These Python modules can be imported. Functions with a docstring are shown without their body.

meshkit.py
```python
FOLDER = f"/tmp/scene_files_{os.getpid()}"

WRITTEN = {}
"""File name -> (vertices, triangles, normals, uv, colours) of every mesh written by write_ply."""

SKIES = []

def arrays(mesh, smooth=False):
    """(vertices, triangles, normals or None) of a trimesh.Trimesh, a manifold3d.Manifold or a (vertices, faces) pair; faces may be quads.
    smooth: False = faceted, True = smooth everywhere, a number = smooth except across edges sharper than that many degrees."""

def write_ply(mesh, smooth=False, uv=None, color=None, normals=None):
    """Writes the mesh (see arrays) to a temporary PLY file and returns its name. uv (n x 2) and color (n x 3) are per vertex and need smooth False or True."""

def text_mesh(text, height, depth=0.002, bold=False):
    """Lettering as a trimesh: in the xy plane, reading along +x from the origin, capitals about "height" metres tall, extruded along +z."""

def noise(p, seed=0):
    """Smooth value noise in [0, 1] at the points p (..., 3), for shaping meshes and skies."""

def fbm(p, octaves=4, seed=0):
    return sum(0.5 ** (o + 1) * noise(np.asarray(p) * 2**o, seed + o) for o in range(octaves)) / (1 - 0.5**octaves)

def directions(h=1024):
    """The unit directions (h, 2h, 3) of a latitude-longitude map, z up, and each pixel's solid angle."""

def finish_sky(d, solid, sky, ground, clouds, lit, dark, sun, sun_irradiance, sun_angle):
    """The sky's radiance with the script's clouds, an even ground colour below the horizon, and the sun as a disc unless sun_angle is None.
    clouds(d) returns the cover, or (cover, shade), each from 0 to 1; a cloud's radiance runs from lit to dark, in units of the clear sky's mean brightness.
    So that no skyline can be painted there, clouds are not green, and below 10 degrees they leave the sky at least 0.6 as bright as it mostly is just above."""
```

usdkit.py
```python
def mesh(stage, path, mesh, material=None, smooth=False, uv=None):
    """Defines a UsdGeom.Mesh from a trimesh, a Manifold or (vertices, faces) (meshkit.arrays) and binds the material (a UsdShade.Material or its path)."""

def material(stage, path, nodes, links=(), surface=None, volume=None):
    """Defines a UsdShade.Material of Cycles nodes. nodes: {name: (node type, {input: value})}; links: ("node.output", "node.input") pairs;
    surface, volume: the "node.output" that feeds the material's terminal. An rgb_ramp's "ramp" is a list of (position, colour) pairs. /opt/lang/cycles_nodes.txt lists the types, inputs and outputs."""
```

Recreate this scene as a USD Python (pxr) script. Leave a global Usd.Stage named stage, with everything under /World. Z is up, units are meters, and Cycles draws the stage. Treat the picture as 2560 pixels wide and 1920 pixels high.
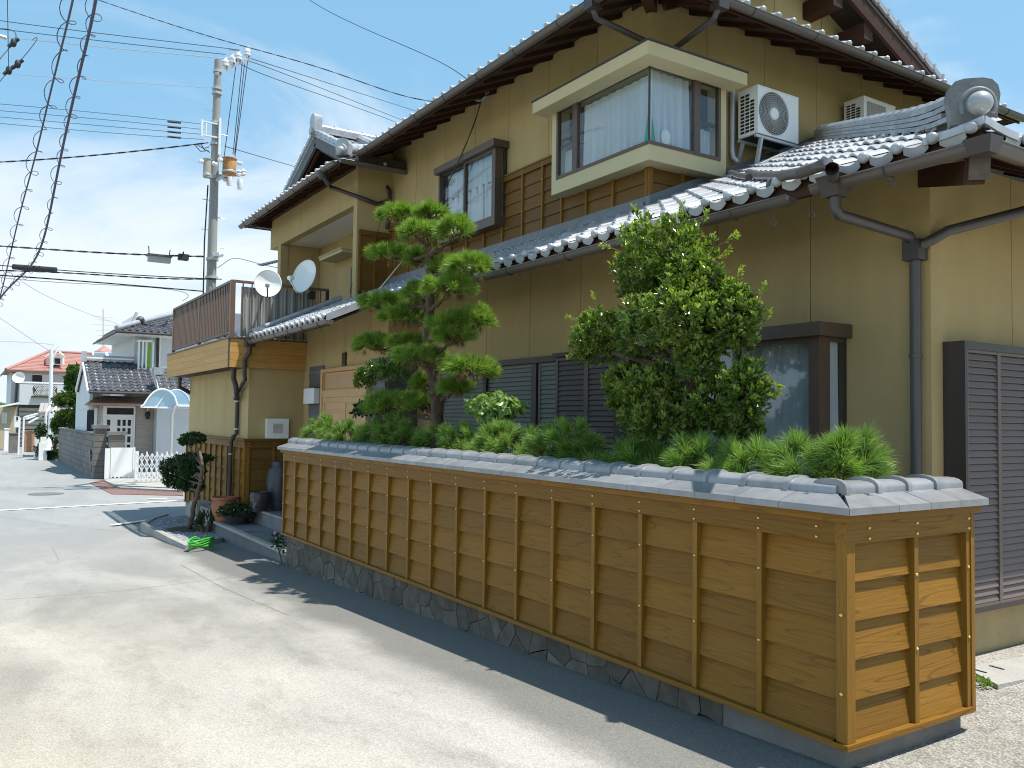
import math, numpy as np, trimesh, usdkit, meshkit
from pxr import Usd, UsdGeom, UsdLux, UsdShade, Gf, Sdf, Vt
from shapely.geometry import Polygon, box as sbox, MultiPoint
from scipy.spatial import Voronoi

stage = Usd.Stage.CreateInMemory()
UsdGeom.SetStageUpAxis(stage, 'Z')
UsdGeom.Xform.Define(stage, '/World')
stage.SetDefaultPrim(stage.GetPrimAtPath('/World'))
RNG = np.random.default_rng(7)

# ------------------------------------------------------------------ camera, sky, sun, exposure
EXPOSURE = 0.52
SKY_STRENGTH = 0.08
SUN_INTENSITY = 1.25
CAM = np.array([-3.4958, -2.5309, 1.5989])
YAW, PITCH, ROLL, FPX = 0.5715, 0.0426, 0.0135, 2120.05
_cy, _sy, _cp, _sp = math.cos(YAW), math.sin(YAW), math.cos(PITCH), math.sin(PITCH)
_f = np.array([_sy * _cp, _cy * _cp, _sp]); _r = np.array([_cy, -_sy, 0.0]); _u = np.cross(_r, _f)
_cr, _sr = math.cos(ROLL), math.sin(ROLL)
RIGHT, UP, FWD = _r * _cr + _u * _sr, _u * _cr - _r * _sr, _f
cam = UsdGeom.Camera.Define(stage, '/World/camera')
cam.CreateHorizontalApertureAttr(36.0); cam.CreateVerticalApertureAttr(27.0)
cam.CreateFocalLengthAttr(FPX / 2560 * 36.0)
cam.CreateClippingRangeAttr(Gf.Vec2f(0.05, 20000))
cam.CreateExposureAttr(EXPOSURE)
_m = np.eye(4); _m[0, :3], _m[1, :3], _m[2, :3], _m[3, :3] = RIGHT, UP, -FWD, CAM
cam.AddTransformOp().Set(Gf.Matrix4d(*_m.ravel().tolist()))

SUN = np.array([0.25, -0.285, 1.0]); SUN = SUN / np.linalg.norm(SUN)
SUN_EL, SUN_ROT = math.asin(SUN[2]), math.atan2(SUN[0], SUN[1])
sun = UsdLux.DistantLight.Define(stage, '/World/sun')
sun.CreateIntensityAttr(SUN_INTENSITY); sun.CreateAngleAttr(0.53); sun.CreateNormalizeAttr(True)
sun.CreateColorAttr(Gf.Vec3f(1.0, 0.955, 0.88))
_z = SUN; _x = np.cross([0, 1, 0], _z); _x /= np.linalg.norm(_x); _y = np.cross(_z, _x)
_m = np.eye(4); _m[0, :3], _m[1, :3], _m[2, :3] = _x, _y, _z
sun.AddTransformOp().Set(Gf.Matrix4d(*_m.ravel().tolist()))

sky = UsdLux.DomeLight.Define(stage, '/World/sky')
sky_mat = usdkit.material(stage, '/World/Looks/sky', {
    'sky': ('sky_texture', {'sky_type': 'single_scattering', 'sun_disc': False, 'sun_elevation': SUN_EL, 'sun_rotation': SUN_ROT, 'altitude': 50.0, 'air_density': 1.0, 'aerosol_density': 1.0, 'ozone_density': 1.6}),
    'tc': ('texture_coordinate', {}),
    'map': ('mapping', {'scale': (1.3, 2.6, 4.5), 'rotation': (0.25, 0.1, 0.5)}),
    'n1': ('noise_texture', {'scale': 1.6, 'detail': 7.0, 'roughness': 0.58, 'distortion': 0.7}),
    'xyz': ('separate_xyz', {}),
    'low': ('map_range', {'from_min': 0.0, 'from_max': 0.46, 'to_min': 0.52, 'to_max': 0.0, 'clamp': True}),
    'add': ('math', {'math_type': 'add'}),
    'hz': ('mix', {'fac': 0.40, 'color2': (4.2, 9.2, 13.2)}),
    'cov': ('map_range', {'from_min': 0.57, 'from_max': 0.98, 'to_min': 0.0, 'to_max': 0.9, 'clamp': True, 'range_type': 'smoothstep'}),
    'mix': ('mix', {'color2': (8.4, 9.0, 9.6)}),
    'bg': ('background_shader', {'strength': SKY_STRENGTH})},
    [('tc.generated', 'map.vector'), ('map.vector', 'n1.vector'), ('tc.generated', 'xyz.vector'), ('xyz.z', 'low.value'),
     ('n1.fac', 'add.value1'), ('low.result', 'add.value2'), ('add.value', 'cov.value'), ('cov.result', 'mix.fac'), ('sky.color', 'hz.color1'), ('hz.color', 'mix.color1'), ('mix.color', 'bg.color')],
    surface='bg.background')
UsdShade.MaterialBindingAPI.Apply(sky.GetPrim()).Bind(sky_mat)

# ------------------------------------------------------------------ from a pixel of the photograph (2560 wide) to the point where its ray meets a real plane
def _ray(u, v):
    return RIGHT * ((u - 1280) / FPX) - UP * ((v - 960) / FPX) + FWD
def AX(u, v, x): d = _ray(u, v); return CAM + d * ((x - CAM[0]) / d[0])
def AY(u, v, y): d = _ray(u, v); return CAM + d * ((y - CAM[1]) / d[1])
def AZ(u, v, z): d = _ray(u, v); return CAM + d * ((z - CAM[2]) / d[2])
DSP = 2560 / 2212.0

# ------------------------------------------------------------------ mesh building
A = lambda *p: np.array(p, float)
def unit(v): v = np.asarray(v, float); return v / np.linalg.norm(v)
class MB:
    def __init__(s): s.v, s.f, s.n = [], [], 0
    def add(s, v, f):
        v = np.asarray(v, float); f = np.asarray(f, int)
        if f.shape[1] == 4: f = np.vstack([f[:, [0, 1, 2]], f[:, [0, 2, 3]]])
        s.v.append(v); s.f.append(f + s.n); s.n += len(v); return s
    def tm(s, m): return s.add(m.vertices, m.faces)
    def box(s, x0, x1, y0, y1, z0, z1):
        x0, x1 = min(x0, x1), max(x0, x1); y0, y1 = min(y0, y1), max(y0, y1); z0, z1 = min(z0, z1), max(z0, z1)
        return s.hexa([A(x0, y0, z0), A(x1, y0, z0), A(x1, y1, z0), A(x0, y1, z0), A(x0, y0, z1), A(x1, y0, z1), A(x1, y1, z1), A(x0, y1, z1)])
    def hexa(s, p):      # 0-3 bottom, 4-7 top
        return s.add(p, [[0, 3, 2, 1], [4, 5, 6, 7], [0, 1, 5, 4], [1, 2, 6, 5], [2, 3, 7, 6], [3, 0, 4, 7]])
    def beam(s, a, b, w, h, up=(0, 0, 1)):   # rectangular bar from a to b
        a, b = np.asarray(a, float), np.asarray(b, float); d = unit(b - a); r = np.cross(d, up)
        r = unit(r) if np.linalg.norm(r) > 1e-6 else A(1, 0, 0); q = np.cross(r, d)
        r, q = r * w / 2, q * h / 2
        return s.hexa([a - r - q, a + r - q, b + r - q, b - r - q, a - r + q, a + r + q, b + r + q, b - r + q])
    def prism(s, poly, O, ex, ey, ez, depth):   # polygon in the ex/ey plane at O, extruded along ez
        m = trimesh.creation.extrude_polygon(poly if isinstance(poly, Polygon) else Polygon(poly), depth, engine='earcut')
        v = np.asarray(O) + m.vertices[:, :1] * np.asarray(ex, float) + m.vertices[:, 1:2] * np.asarray(ey, float) + m.vertices[:, 2:3] * np.asarray(ez, float)
        f = m.faces
        if np.dot(np.cross(ex, ey), ez) < 0: f = f[:, ::-1]
        return s.add(v, f)
    def tube(s, pts, r, n=8, caps=True):
        pts = np.asarray(pts, float); k = len(pts); r = np.full(k, r, float) if np.ndim(r) == 0 else np.asarray(r, float)
        t = np.gradient(pts, axis=0); t /= np.maximum(np.linalg.norm(t, axis=1, keepdims=True), 1e-9)
        ref = A(0, 0, 1) if abs(t[0][2]) < 0.9 else A(1, 0, 0)
        V = []
        nrm = unit(np.cross(t[0], ref))
        for i in range(k):
            nrm = nrm - t[i] * np.dot(nrm, t[i]); nrm = unit(nrm); b = np.cross(t[i], nrm)
            a = np.arange(n) * 2 * math.pi / n
            V.append(pts[i] + r[i] * (np.cos(a)[:, None] * nrm + np.sin(a)[:, None] * b))
        V = np.vstack(V); F = []
        for i in range(k - 1):
            for j in range(n):
                j2 = (j + 1) % n; F.append([i * n + j, i * n + j2, (i + 1) * n + j2, (i + 1) * n + j])
        s.add(V, F)
        if caps:
            s.add(np.vstack([V[:n], pts[:1]]), [[(j + 1) % n, j, n] for j in range(n)])
            s.add(np.vstack([V[-n:], pts[-1:]]), [[j, (j + 1) % n, n] for j in range(n)])
        return s
    def ball(s, c, r, sub=2, sc=(1, 1, 1)):
        m = trimesh.creation.icosphere(sub, 1.0); return s.add(np.asarray(c) + m.vertices * np.asarray(sc) * r, m.faces)
    def lathe(s, prof, c, n=20, axis=(0, 0, 1)):   # prof: (radius, height) pairs
        prof = np.asarray(prof, float); ez = unit(axis); ex = np.cross(ez, A(0, 1, 0) if abs(ez[1]) < .9 else A(1, 0, 0)); ex = unit(ex); ey = np.cross(ez, ex)
        a = np.arange(n) * 2 * math.pi / n; V = []
        for r, h in prof: V.append(np.asarray(c) + ez * h + r * (np.cos(a)[:, None] * ex + np.sin(a)[:, None] * ey))
        V = np.vstack(V); F = []
        for i in range(len(prof) - 1):
            for j in range(n):
                j2 = (j + 1) % n; F.append([i * n + j, i * n + j2, (i + 1) * n + j2, (i + 1) * n + j])
        return s.add(V, F)
    def quad(s, a, b, c, d): return s.add([a, b, c, d], [[0, 1, 2, 3]])
    def get(s): return np.vstack(s.v), np.vstack(s.f)

_used = {}
def fresh(parent, name):
    k = (parent, name); i = _used.get(k, 0); _used[k] = i + 1
    return f'{parent}/{name}' if i == 0 else f'{parent}/{name}_{i:03d}'
_base = {}
def tag(prim, label=None, cat=None, group=None, kind=None):
    for k, v in (('label', label), ('category', cat), ('group', group), ('kind', kind)):
        if v: prim.SetCustomDataByKey(k, v)
    return prim
def thing(name, label, cat, base=(0, 0, 0), group=None):
    p = fresh('/World', name); x = UsdGeom.Xform.Define(stage, p); x.AddTranslateOp().Set(Gf.Vec3d(*map(float, base)))
    _base[p] = np.asarray(base, float); tag(x.GetPrim(), label, cat, group); return p
def base_of(path):
    return _base.get('/'.join(path.split('/')[:3]), np.zeros(3))
def part(parent, name, mb, mat, smooth=False, label=None, kind=None):
    v, f = mb.get() if isinstance(mb, MB) else mb
    p = fresh(parent, name); m = usdkit.mesh(stage, p, (v - base_of(p), f), mat, smooth=smooth)
    tag(m.GetPrim(), label, None, None, kind); return p
def single(name, mb, mat, label, cat, group=None, smooth=False, base=None):   # a thing that is one mesh
    v, f = mb.get() if isinstance(mb, MB) else mb
    b = np.zeros(3) if base is None else np.asarray(base, float)
    p = fresh('/World', name); m = usdkit.mesh(stage, p, (v - b, f), mat, smooth=smooth)
    m.AddTranslateOp().Set(Gf.Vec3d(*map(float, b))); tag(m.GetPrim(), label, cat, group); return p
def struct(name, mb, mat, smooth=False, kind='structure', label=None):
    v, f = mb.get() if isinstance(mb, MB) else mb
    p = fresh('/World', name); m = usdkit.mesh(stage, p, (v, f), mat, smooth=smooth); tag(m.GetPrim(), label, None, None, kind); return p
def copy_of(src, base, label, cat, group):
    p = fresh('/World', src.split('/')[-1]); x = UsdGeom.Xform.Define(stage, p); x.AddTranslateOp().Set(Gf.Vec3d(*map(float, base)))
    x.GetPrim().GetReferences().AddInternalReference(src); x.GetPrim().SetInstanceable(True); tag(x.GetPrim(), label, cat, group); return p

# ------------------------------------------------------------------ materials
def mat(name, base, rough=0.6, var=0.12, scale=6.0, tone=0.0, bump=0.0, bscale=60.0, spec=0.5, metallic=0.0, stretch=(1, 1, 1), bdist=0.01, extra=None, coat=0.0):
    nodes = {'g': ('geometry', {}), 'mp': ('mapping', {'scale': stretch}), 'n': ('noise_texture', {'scale': scale, 'detail': 5.0, 'roughness': 0.6}),
             'mr': ('map_range', {'from_min': 0.25, 'from_max': 0.75, 'to_min': 1 - var, 'to_max': 1 + var}),
             'oi': ('object_info', {}), 'tr': ('map_range', {'from_min': 0.0, 'from_max': 1.0, 'to_min': 1 - tone, 'to_max': 1 + tone}),
             'mul': ('math', {'math_type': 'multiply'}), 'h': ('hsv', {'color': base}),
             'p': ('principled_bsdf', {'roughness': rough, 'specular_ior_level': spec, 'metallic': metallic, 'coat_weight': coat})}
    links = [('g.position', 'mp.vector'), ('mp.vector', 'n.vector'), ('n.fac', 'mr.value'), ('oi.random', 'tr.value'), ('mr.result', 'mul.value1'), ('tr.result', 'mul.value2'), ('mul.value', 'h.value'), ('h.color', 'p.base_color')]
    if bump:
        nodes['bn'] = ('noise_texture', {'scale': bscale, 'detail': 4.0, 'roughness': 0.6}); nodes['b'] = ('bump', {'strength': bump, 'distance': bdist})
        links += [('mp.vector', 'bn.vector'), ('bn.fac', 'b.height'), ('b.normal', 'p.normal')]
    return usdkit.material(stage, f'/World/Looks/{name}', nodes, links, surface='p.BSDF')

def wood(name, light, dark, along, rough=0.55, freq=8.0, tone=0.17, weather=0.0, amount=0.34):
    sc = [11.0, 11.0, 11.0]; sc['xyz'.index(along)] = 0.75
    fs = [160.0, 160.0, 160.0]; fs['xyz'.index(along)] = 5.0
    nodes = {'g': ('geometry', {}), 'oi': ('object_info', {}), 'off': ('math', {'math_type': 'multiply', 'value2': 37.0}), 'cx': ('combine_xyz', {}),
             'ad': ('vector_math', {'math_type': 'add'}), 'mp': ('mapping', {'scale': tuple(sc)}), 'n': ('noise_texture', {'scale': 1.0, 'detail': 1.0, 'roughness': 0.35}),
             'k': ('math', {'math_type': 'multiply', 'value2': freq * 6.283}), 'sn': ('math', {'math_type': 'sine'}),
             'lr': ('map_range', {'from_min': 0.86, 'from_max': 1.0, 'to_min': 0.0, 'to_max': amount, 'clamp': True}),
             'fm': ('mapping', {'scale': tuple(fs)}), 'fn': ('noise_texture', {'scale': 1.0, 'detail': 3.0}),
             'fr': ('map_range', {'from_min': 0.3, 'from_max': 0.75, 'to_min': 0.82, 'to_max': 1.12}),
             'tr': ('map_range', {'from_min': 0.0, 'from_max': 1.0, 'to_min': 1 - tone, 'to_max': 1 + tone}),
             'mul': ('math', {'math_type': 'multiply'}), 'mx': ('mix', {'color1': light, 'color2': dark}), 'h': ('hsv', {}),
             'b': ('bump', {'strength': 0.25, 'distance': 0.004}),
             'p': ('principled_bsdf', {'roughness': rough, 'specular_ior_level': 0.22})}
    links = [('oi.random', 'off.value1'), ('off.value', 'cx.x'), ('off.value', 'cx.y'), ('off.value', 'cx.z'), ('g.position', 'ad.vector1'), ('cx.vector', 'ad.vector2'), ('ad.vector', 'mp.vector'), ('mp.vector', 'n.vector'),
             ('n.fac', 'k.value1'), ('k.value', 'sn.value1'), ('sn.value', 'lr.value'), ('lr.result', 'mx.fac'), ('ad.vector', 'fm.vector'), ('fm.vector', 'fn.vector'), ('fn.fac', 'fr.value'),
             ('oi.random', 'tr.value'), ('fr.result', 'mul.value1'), ('tr.result', 'mul.value2'), ('mx.color', 'h.color'), ('mul.value', 'h.value'), ('h.color', 'p.base_color'), ('fn.fac', 'b.height'), ('b.normal', 'p.normal')]
    return usdkit.material(stage, f'/World/Looks/{name}', nodes, links, surface='p.BSDF')

def leaf(name, base, base2, rough=0.35, trans=0.35, spec=0.5, scale=14.0):
    return usdkit.material(stage, f'/World/Looks/{name}', {
        'g': ('geometry', {}), 'n': ('noise_texture', {'scale': scale, 'detail': 2.0}), 'ri': ('map_range', {'from_min': 0.0, 'from_max': 1.0, 'to_min': -0.45, 'to_max': 0.45}),
        'a': ('math', {'math_type': 'add', 'use_clamp': True}), 'mx': ('mix', {'color1': base, 'color2': base2}),
        'p': ('principled_bsdf', {'roughness': rough, 'specular_ior_level': spec}), 't': ('translucent_bsdf', {}), 'tl': ('mix', {'mix_type': 'multiply', 'fac': 1.0, 'color2': (1.6, 1.9, 0.7)}), 'm': ('mix_closure', {'fac': trans})},
        [('g.position', 'n.vector'), ('g.random_per_island', 'ri.value'), ('n.fac', 'a.value1'), ('ri.result', 'a.value2'), ('a.value', 'mx.fac'), ('mx.color', 'p.base_color'), ('mx.color', 'tl.color1'), ('tl.color', 't.color'),
         ('p.BSDF', 'm.closure1'), ('t.BSDF', 'm.closure2')], surface='m.closure')

def ground_mat(name, c1, c2, c3, agg=90.0, rough=0.85, speck=0.3, bump=0.4, beige=None, far=None):
    nodes = {'g': ('geometry', {}), 'mp': ('mapping', {'scale': (1.0, 0.42, 1.0)}), 'n1': ('noise_texture', {'scale': 0.75, 'detail': 4.0, 'roughness': 0.6, 'distortion': 0.6}), 'r1': ('map_range', {'from_min': 0.36, 'from_max': 0.62, 'clamp': True}),
             'm1': ('mix', {'color1': c1, 'color2': c2}), 'n2': ('noise_texture', {'scale': 3.5, 'detail': 8.0, 'roughness': 0.72}), 'r2': ('map_range', {'from_min': 0.5, 'from_max': 0.72, 'to_min': 0.0, 'to_max': 0.6, 'clamp': True}),
             'm2': ('mix', {'color2': c3}), 'v': ('voronoi_texture', {'scale': agg, 'feature': 'f1'}), 'rv': ('map_range', {'from_min': 0.0, 'from_max': 0.9, 'to_min': 1 + speck, 'to_max': 1 - speck}),
             'wn': ('rgb_to_bw', {}), 'rw': ('map_range', {'from_min': 0.0, 'from_max': 1.0, 'to_min': 1 - speck, 'to_max': 1 + speck}), 'mul': ('math', {'math_type': 'multiply'}),
             'h': ('hsv', {}), 'b': ('bump', {'strength': bump, 'distance': 0.006}), 'p': ('principled_bsdf', {'roughness': rough, 'specular_ior_level': 0.3})}
    links = [('g.position', 'mp.vector'), ('mp.vector', 'n1.vector'), ('mp.vector', 'n2.vector'), ('g.position', 'v.vector'), ('n1.fac', 'r1.value'), ('r1.result', 'm1.fac'), ('m1.color', 'm2.color1'), ('n2.fac', 'r2.value'), ('r2.result', 'm2.fac'),
             ('v.distance', 'rv.value'), ('v.color', 'wn.color'), ('wn.val', 'rw.value'), ('rv.result', 'mul.value1'), ('rw.result', 'mul.value2'), ('mul.value', 'h.value'), ('v.distance', 'b.height'), ('b.normal', 'p.normal'), ('h.color', 'p.base_color')]
    if beige:      # sand and dirt washed over the concrete at the near left of the lane
        nodes |= {'sp': ('separate_xyz', {}), 'n3': ('noise_texture', {'scale': 0.8, 'detail': 5.0, 'roughness': 0.6}), 'ax': ('map_range', {'from_min': -1.2, 'from_max': -3.6, 'to_min': 0.0, 'to_max': 0.4, 'clamp': True}),
                  'ay': ('map_range', {'from_min': 9.0, 'from_max': 1.0, 'to_min': 0.0, 'to_max': 1.0, 'clamp': True}), 'ma': ('math', {'math_type': 'multiply'}), 'mn': ('math', {'math_type': 'multiply'}), 'r3': ('map_range', {'from_min': 0.3, 'from_max': 0.65, 'to_min': 0.35, 'to_max': 1.5}), 'm3': ('mix', {'color2': beige, 'use_clamp': False})}
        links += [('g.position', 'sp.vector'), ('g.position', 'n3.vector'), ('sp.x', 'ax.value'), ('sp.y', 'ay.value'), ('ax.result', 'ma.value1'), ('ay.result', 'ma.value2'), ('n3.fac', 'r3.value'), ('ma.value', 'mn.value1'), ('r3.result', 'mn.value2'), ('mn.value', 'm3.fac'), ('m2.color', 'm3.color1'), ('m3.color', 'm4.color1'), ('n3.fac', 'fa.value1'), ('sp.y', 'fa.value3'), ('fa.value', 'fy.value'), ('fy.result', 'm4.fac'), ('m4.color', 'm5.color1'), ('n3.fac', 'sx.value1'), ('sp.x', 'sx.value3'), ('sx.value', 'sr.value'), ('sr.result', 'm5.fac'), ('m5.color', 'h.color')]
        nodes |= {'sx': ('math', {'math_type': 'multiply_add', 'value2': 0.55}), 'sr': ('map_range', {'from_min': -0.72, 'from_max': -0.42, 'to_min': 0.0, 'to_max': 0.85, 'clamp': True, 'range_type': 'smoothstep'}), 'm5': ('mix', {'color2': (0.14, 0.136, 0.124)})}  # greyer asphalt strip along the fence, its colour deepened to carry the shade
        nodes |= {'fa': ('math', {'math_type': 'multiply_add', 'value2': 6.0}), 'fy': ('map_range', {'from_min': 8.5, 'from_max': 17.0, 'to_min': 0.0, 'to_max': 1.0, 'clamp': True}), 'm4': ('mix', {'color2': far})}
    else:
        links += [('m2.color', 'h.color')]
    return usdkit.material(stage, f'/World/Looks/{name}', nodes, links, surface='p.BSDF')

M = {}
M['stucco'] = mat('stucco', (0.455, 0.34, 0.165), 0.9, 0.085, 2.6, 0.02, 0.5, 160.0, 0.15, stretch=(1, 1, 0.3), bdist=0.006)
M['cream'] = mat('cream_stucco', (0.56, 0.48, 0.29), 0.85, 0.04, 3.0, 0.0, 0.4, 160.0, 0.2, bdist=0.003)
M['joint'] = mat('dark_joint', (0.06, 0.045, 0.025), 0.9)
M['wood_y'] = wood('stained_wood_lengthwise', (0.205, 0.097, 0.0115), (0.065, 0.03, 0.006), 'y')
M['wood_x'] = wood('stained_wood_crosswise', (0.22, 0.105, 0.012), (0.065, 0.032, 0.006), 'x', amount=0.5)
M['wood_z'] = wood('stained_wood_upright', (0.22, 0.107, 0.0135), (0.11, 0.048, 0.009), 'z', tone=0.06, amount=0.3)
M['old_wood_y'] = wood('weathered_wood_lengthwise', (0.165, 0.082, 0.018), (0.07, 0.035, 0.011), 'y', tone=0.16)
M['old_wood_x'] = wood('weathered_wood_crosswise', (0.165, 0.082, 0.018), (0.07, 0.035, 0.011), 'x', tone=0.16)
M['cedar_y'] = wood('cedar_lengthwise', (0.50, 0.275, 0.085), (0.33, 0.17, 0.055), 'y', tone=0.08, freq=6)
M['cedar_x'] = wood('cedar_crosswise', (0.50, 0.275, 0.085), (0.33, 0.17, 0.055), 'x', tone=0.08, freq=6)
M['door_wood'] = wood('pale_door_wood', (0.58, 0.37, 0.19), (0.46, 0.28, 0.13), 'z', tone=0.05, freq=5, amount=0.4)
M['dark_wood'] = wood('dark_eave_wood', (0.055, 0.024, 0.014), (0.03, 0.014, 0.010), 'x', tone=0.12)
M['soffit'] = mat('soffit_boards', (0.04, 0.025, 0.017), 0.8, 0.15, 8)
M['tile'] = mat('grey_roof_tile', (0.34, 0.35, 0.37), 0.32, 0.22, 7.0, 0.16, 0.12, 90.0, 0.8, bdist=0.003, metallic=0.15)
M['tile_edge'] = mat('grey_eave_tile', (0.37, 0.38, 0.395), 0.32, 0.2, 9.0, 0.13, 0.1, 90.0, 0.8, bdist=0.003, metallic=0.15)
M['coping_tile'] = mat('coping_tile', (0.225, 0.23, 0.24), 0.38, 0.22, 9.0, 0.12, 0.1, 90.0, 0.7, bdist=0.003, metallic=0.1)
M['moss_tile'] = mat('stained_ridge_end_tile', (0.17, 0.175, 0.18), 0.5, 0.45, 7.0, 0.0, 0.3, 40.0, 0.4, bdist=0.004)
M['gutter'] = mat('brown_grey_gutter', (0.10, 0.082, 0.072), 0.4, 0.1, 4.0, 0.0, spec=0.5)
M['pipe'] = mat('dark_drainpipe', (0.045, 0.033, 0.03), 0.38, 0.1, 6.0)
M['pipe_grey'] = mat('grey_drainpipe', (0.075, 0.066, 0.066), 0.38, 0.1, 6.0)
M['frame'] = mat('bronze_window_frame', (0.095, 0.062, 0.045), 0.42, 0.08, 5.0)
M['frame_dark'] = mat('dark_bronze_frame', (0.035, 0.026, 0.022), 0.45, 0.08, 5.0)
M['slat'] = mat('bronze_shutter_slat', (0.125, 0.092, 0.078), 0.5, 0.06, 5.0, 0.05)
M['slat_dark'] = mat('dark_shutter_slat', (0.10, 0.075, 0.07), 0.45, 0.06, 5.0, 0.05)
M['slat_grey'] = mat('grey_green_shutter_slat', (0.20, 0.205, 0.185), 0.5, 0.06, 5.0, 0.05)
M['concrete'] = mat('concrete', (0.33, 0.32, 0.29), 0.9, 0.18, 3.0, 0.06, 0.5, 60.0, 0.25)
M['concrete_dark'] = mat('dark_concrete', (0.17, 0.16, 0.145), 0.9, 0.25, 3.0, 0.06, 0.5, 60.0, 0.25)
M['stone'] = mat('flagstone', (0.105, 0.093, 0.074), 0.8, 0.4, 8.0, 0.28, 0.6, 30.0, 0.3)
M['mortar'] = mat('mortar', (0.085, 0.078, 0.065), 0.95, 0.3, 5.0, bump=0.5)
M['slate'] = mat('grey_slate_wall_tile', (0.115, 0.12, 0.125), 0.65, 0.2, 6.0, 0.2, 0.4, 40.0)
M['brass'] = mat('brass_nail', (0.75, 0.52, 0.16), 0.25, 0.05, 5.0, metallic=0.9)
M['white'] = mat('white_enamel', (0.78, 0.78, 0.76), 0.4, 0.03, 4.0)
M['white_metal'] = mat('white_painted_metal', (0.72, 0.74, 0.76), 0.4, 0.03, 4.0)
M['grey_plastic'] = mat('grey_plastic', (0.42, 0.42, 0.41), 0.5, 0.04, 4.0)
M['black'] = mat('black_plastic', (0.015, 0.015, 0.017), 0.5, 0.1, 4.0)
M['cable'] = mat('black_cable', (0.02, 0.021, 0.028), 0.6, 0.1, 4.0)
M['wrap'] = mat('blue_grey_cable', (0.06, 0.06, 0.10), 0.6, 0.1, 4.0)
M['alu'] = mat('aluminium_cable', (0.45, 0.46, 0.48), 0.45, 0.1, 4.0, metallic=0.4)
M['steel'] = mat('galvanised_steel', (0.48, 0.49, 0.5), 0.45, 0.12, 8.0, metallic=0.5)
M['paint'] = mat('white_road_paint', (0.74, 0.74, 0.73), 0.8, 0.12, 9.0, bump=0.3)
M['curtain'] = usdkit.material(stage, '/World/Looks/lace_curtain', {'d': ('principled_bsdf', {'base_color': (0.84, 0.86, 0.89), 'roughness': 0.9, 'specular_ior_level': 0.1}), 't': ('translucent_bsdf', {'color': (0.7, 0.72, 0.75)}), 'm': ('mix_closure', {'fac': 0.3})}, [('d.BSDF', 'm.closure1'), ('t.BSDF', 'm.closure2')], surface='m.closure')
M['glass'] = usdkit.material(stage, '/World/Looks/window_glass', {'f': ('layer_weight', {'blend': 0.5}), 'pw': ('math', {'math_type': 'power', 'value2': 4.0}), 'fm': ('math', {'math_type': 'multiply_add', 'value2': 0.6, 'value3': 0.04, 'use_clamp': True}), 't': ('transparent_bsdf', {'color': (0.92, 0.95, 0.96)}), 'g': ('glossy_bsdf', {'color': (0.9, 0.93, 0.97), 'roughness': 0.03}), 'm': ('mix_closure', {})},
                             [('f.facing', 'pw.value1'), ('pw.value', 'fm.value1'), ('fm.value', 'm.fac'), ('t.BSDF', 'm.closure1'), ('g.BSDF', 'm.closure2')], surface='m.closure')
M['dark_room'] = mat('dark_room', (0.03, 0.032, 0.035), 0.9)
M['pine'] = leaf('pine_needles', (0.15, 0.235, 0.04), (0.55, 0.61, 0.16), 0.42, 0.3, 0.4, 9.0)
M['pine_bright'] = leaf('hedge_pine_needles', (0.15, 0.24, 0.055), (0.46, 0.56, 0.19), 0.42, 0.3, 0.4, 9.0)
M['pine_dry'] = leaf('dry_needles', (0.16, 0.10, 0.03), (0.26, 0.17, 0.06), 0.6, 0.2)
M['glossy_leaf'] = leaf('glossy_leaves', (0.08, 0.135, 0.022), (0.46, 0.49, 0.11), 0.24, 0.28, 0.6, 5.0)
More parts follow.
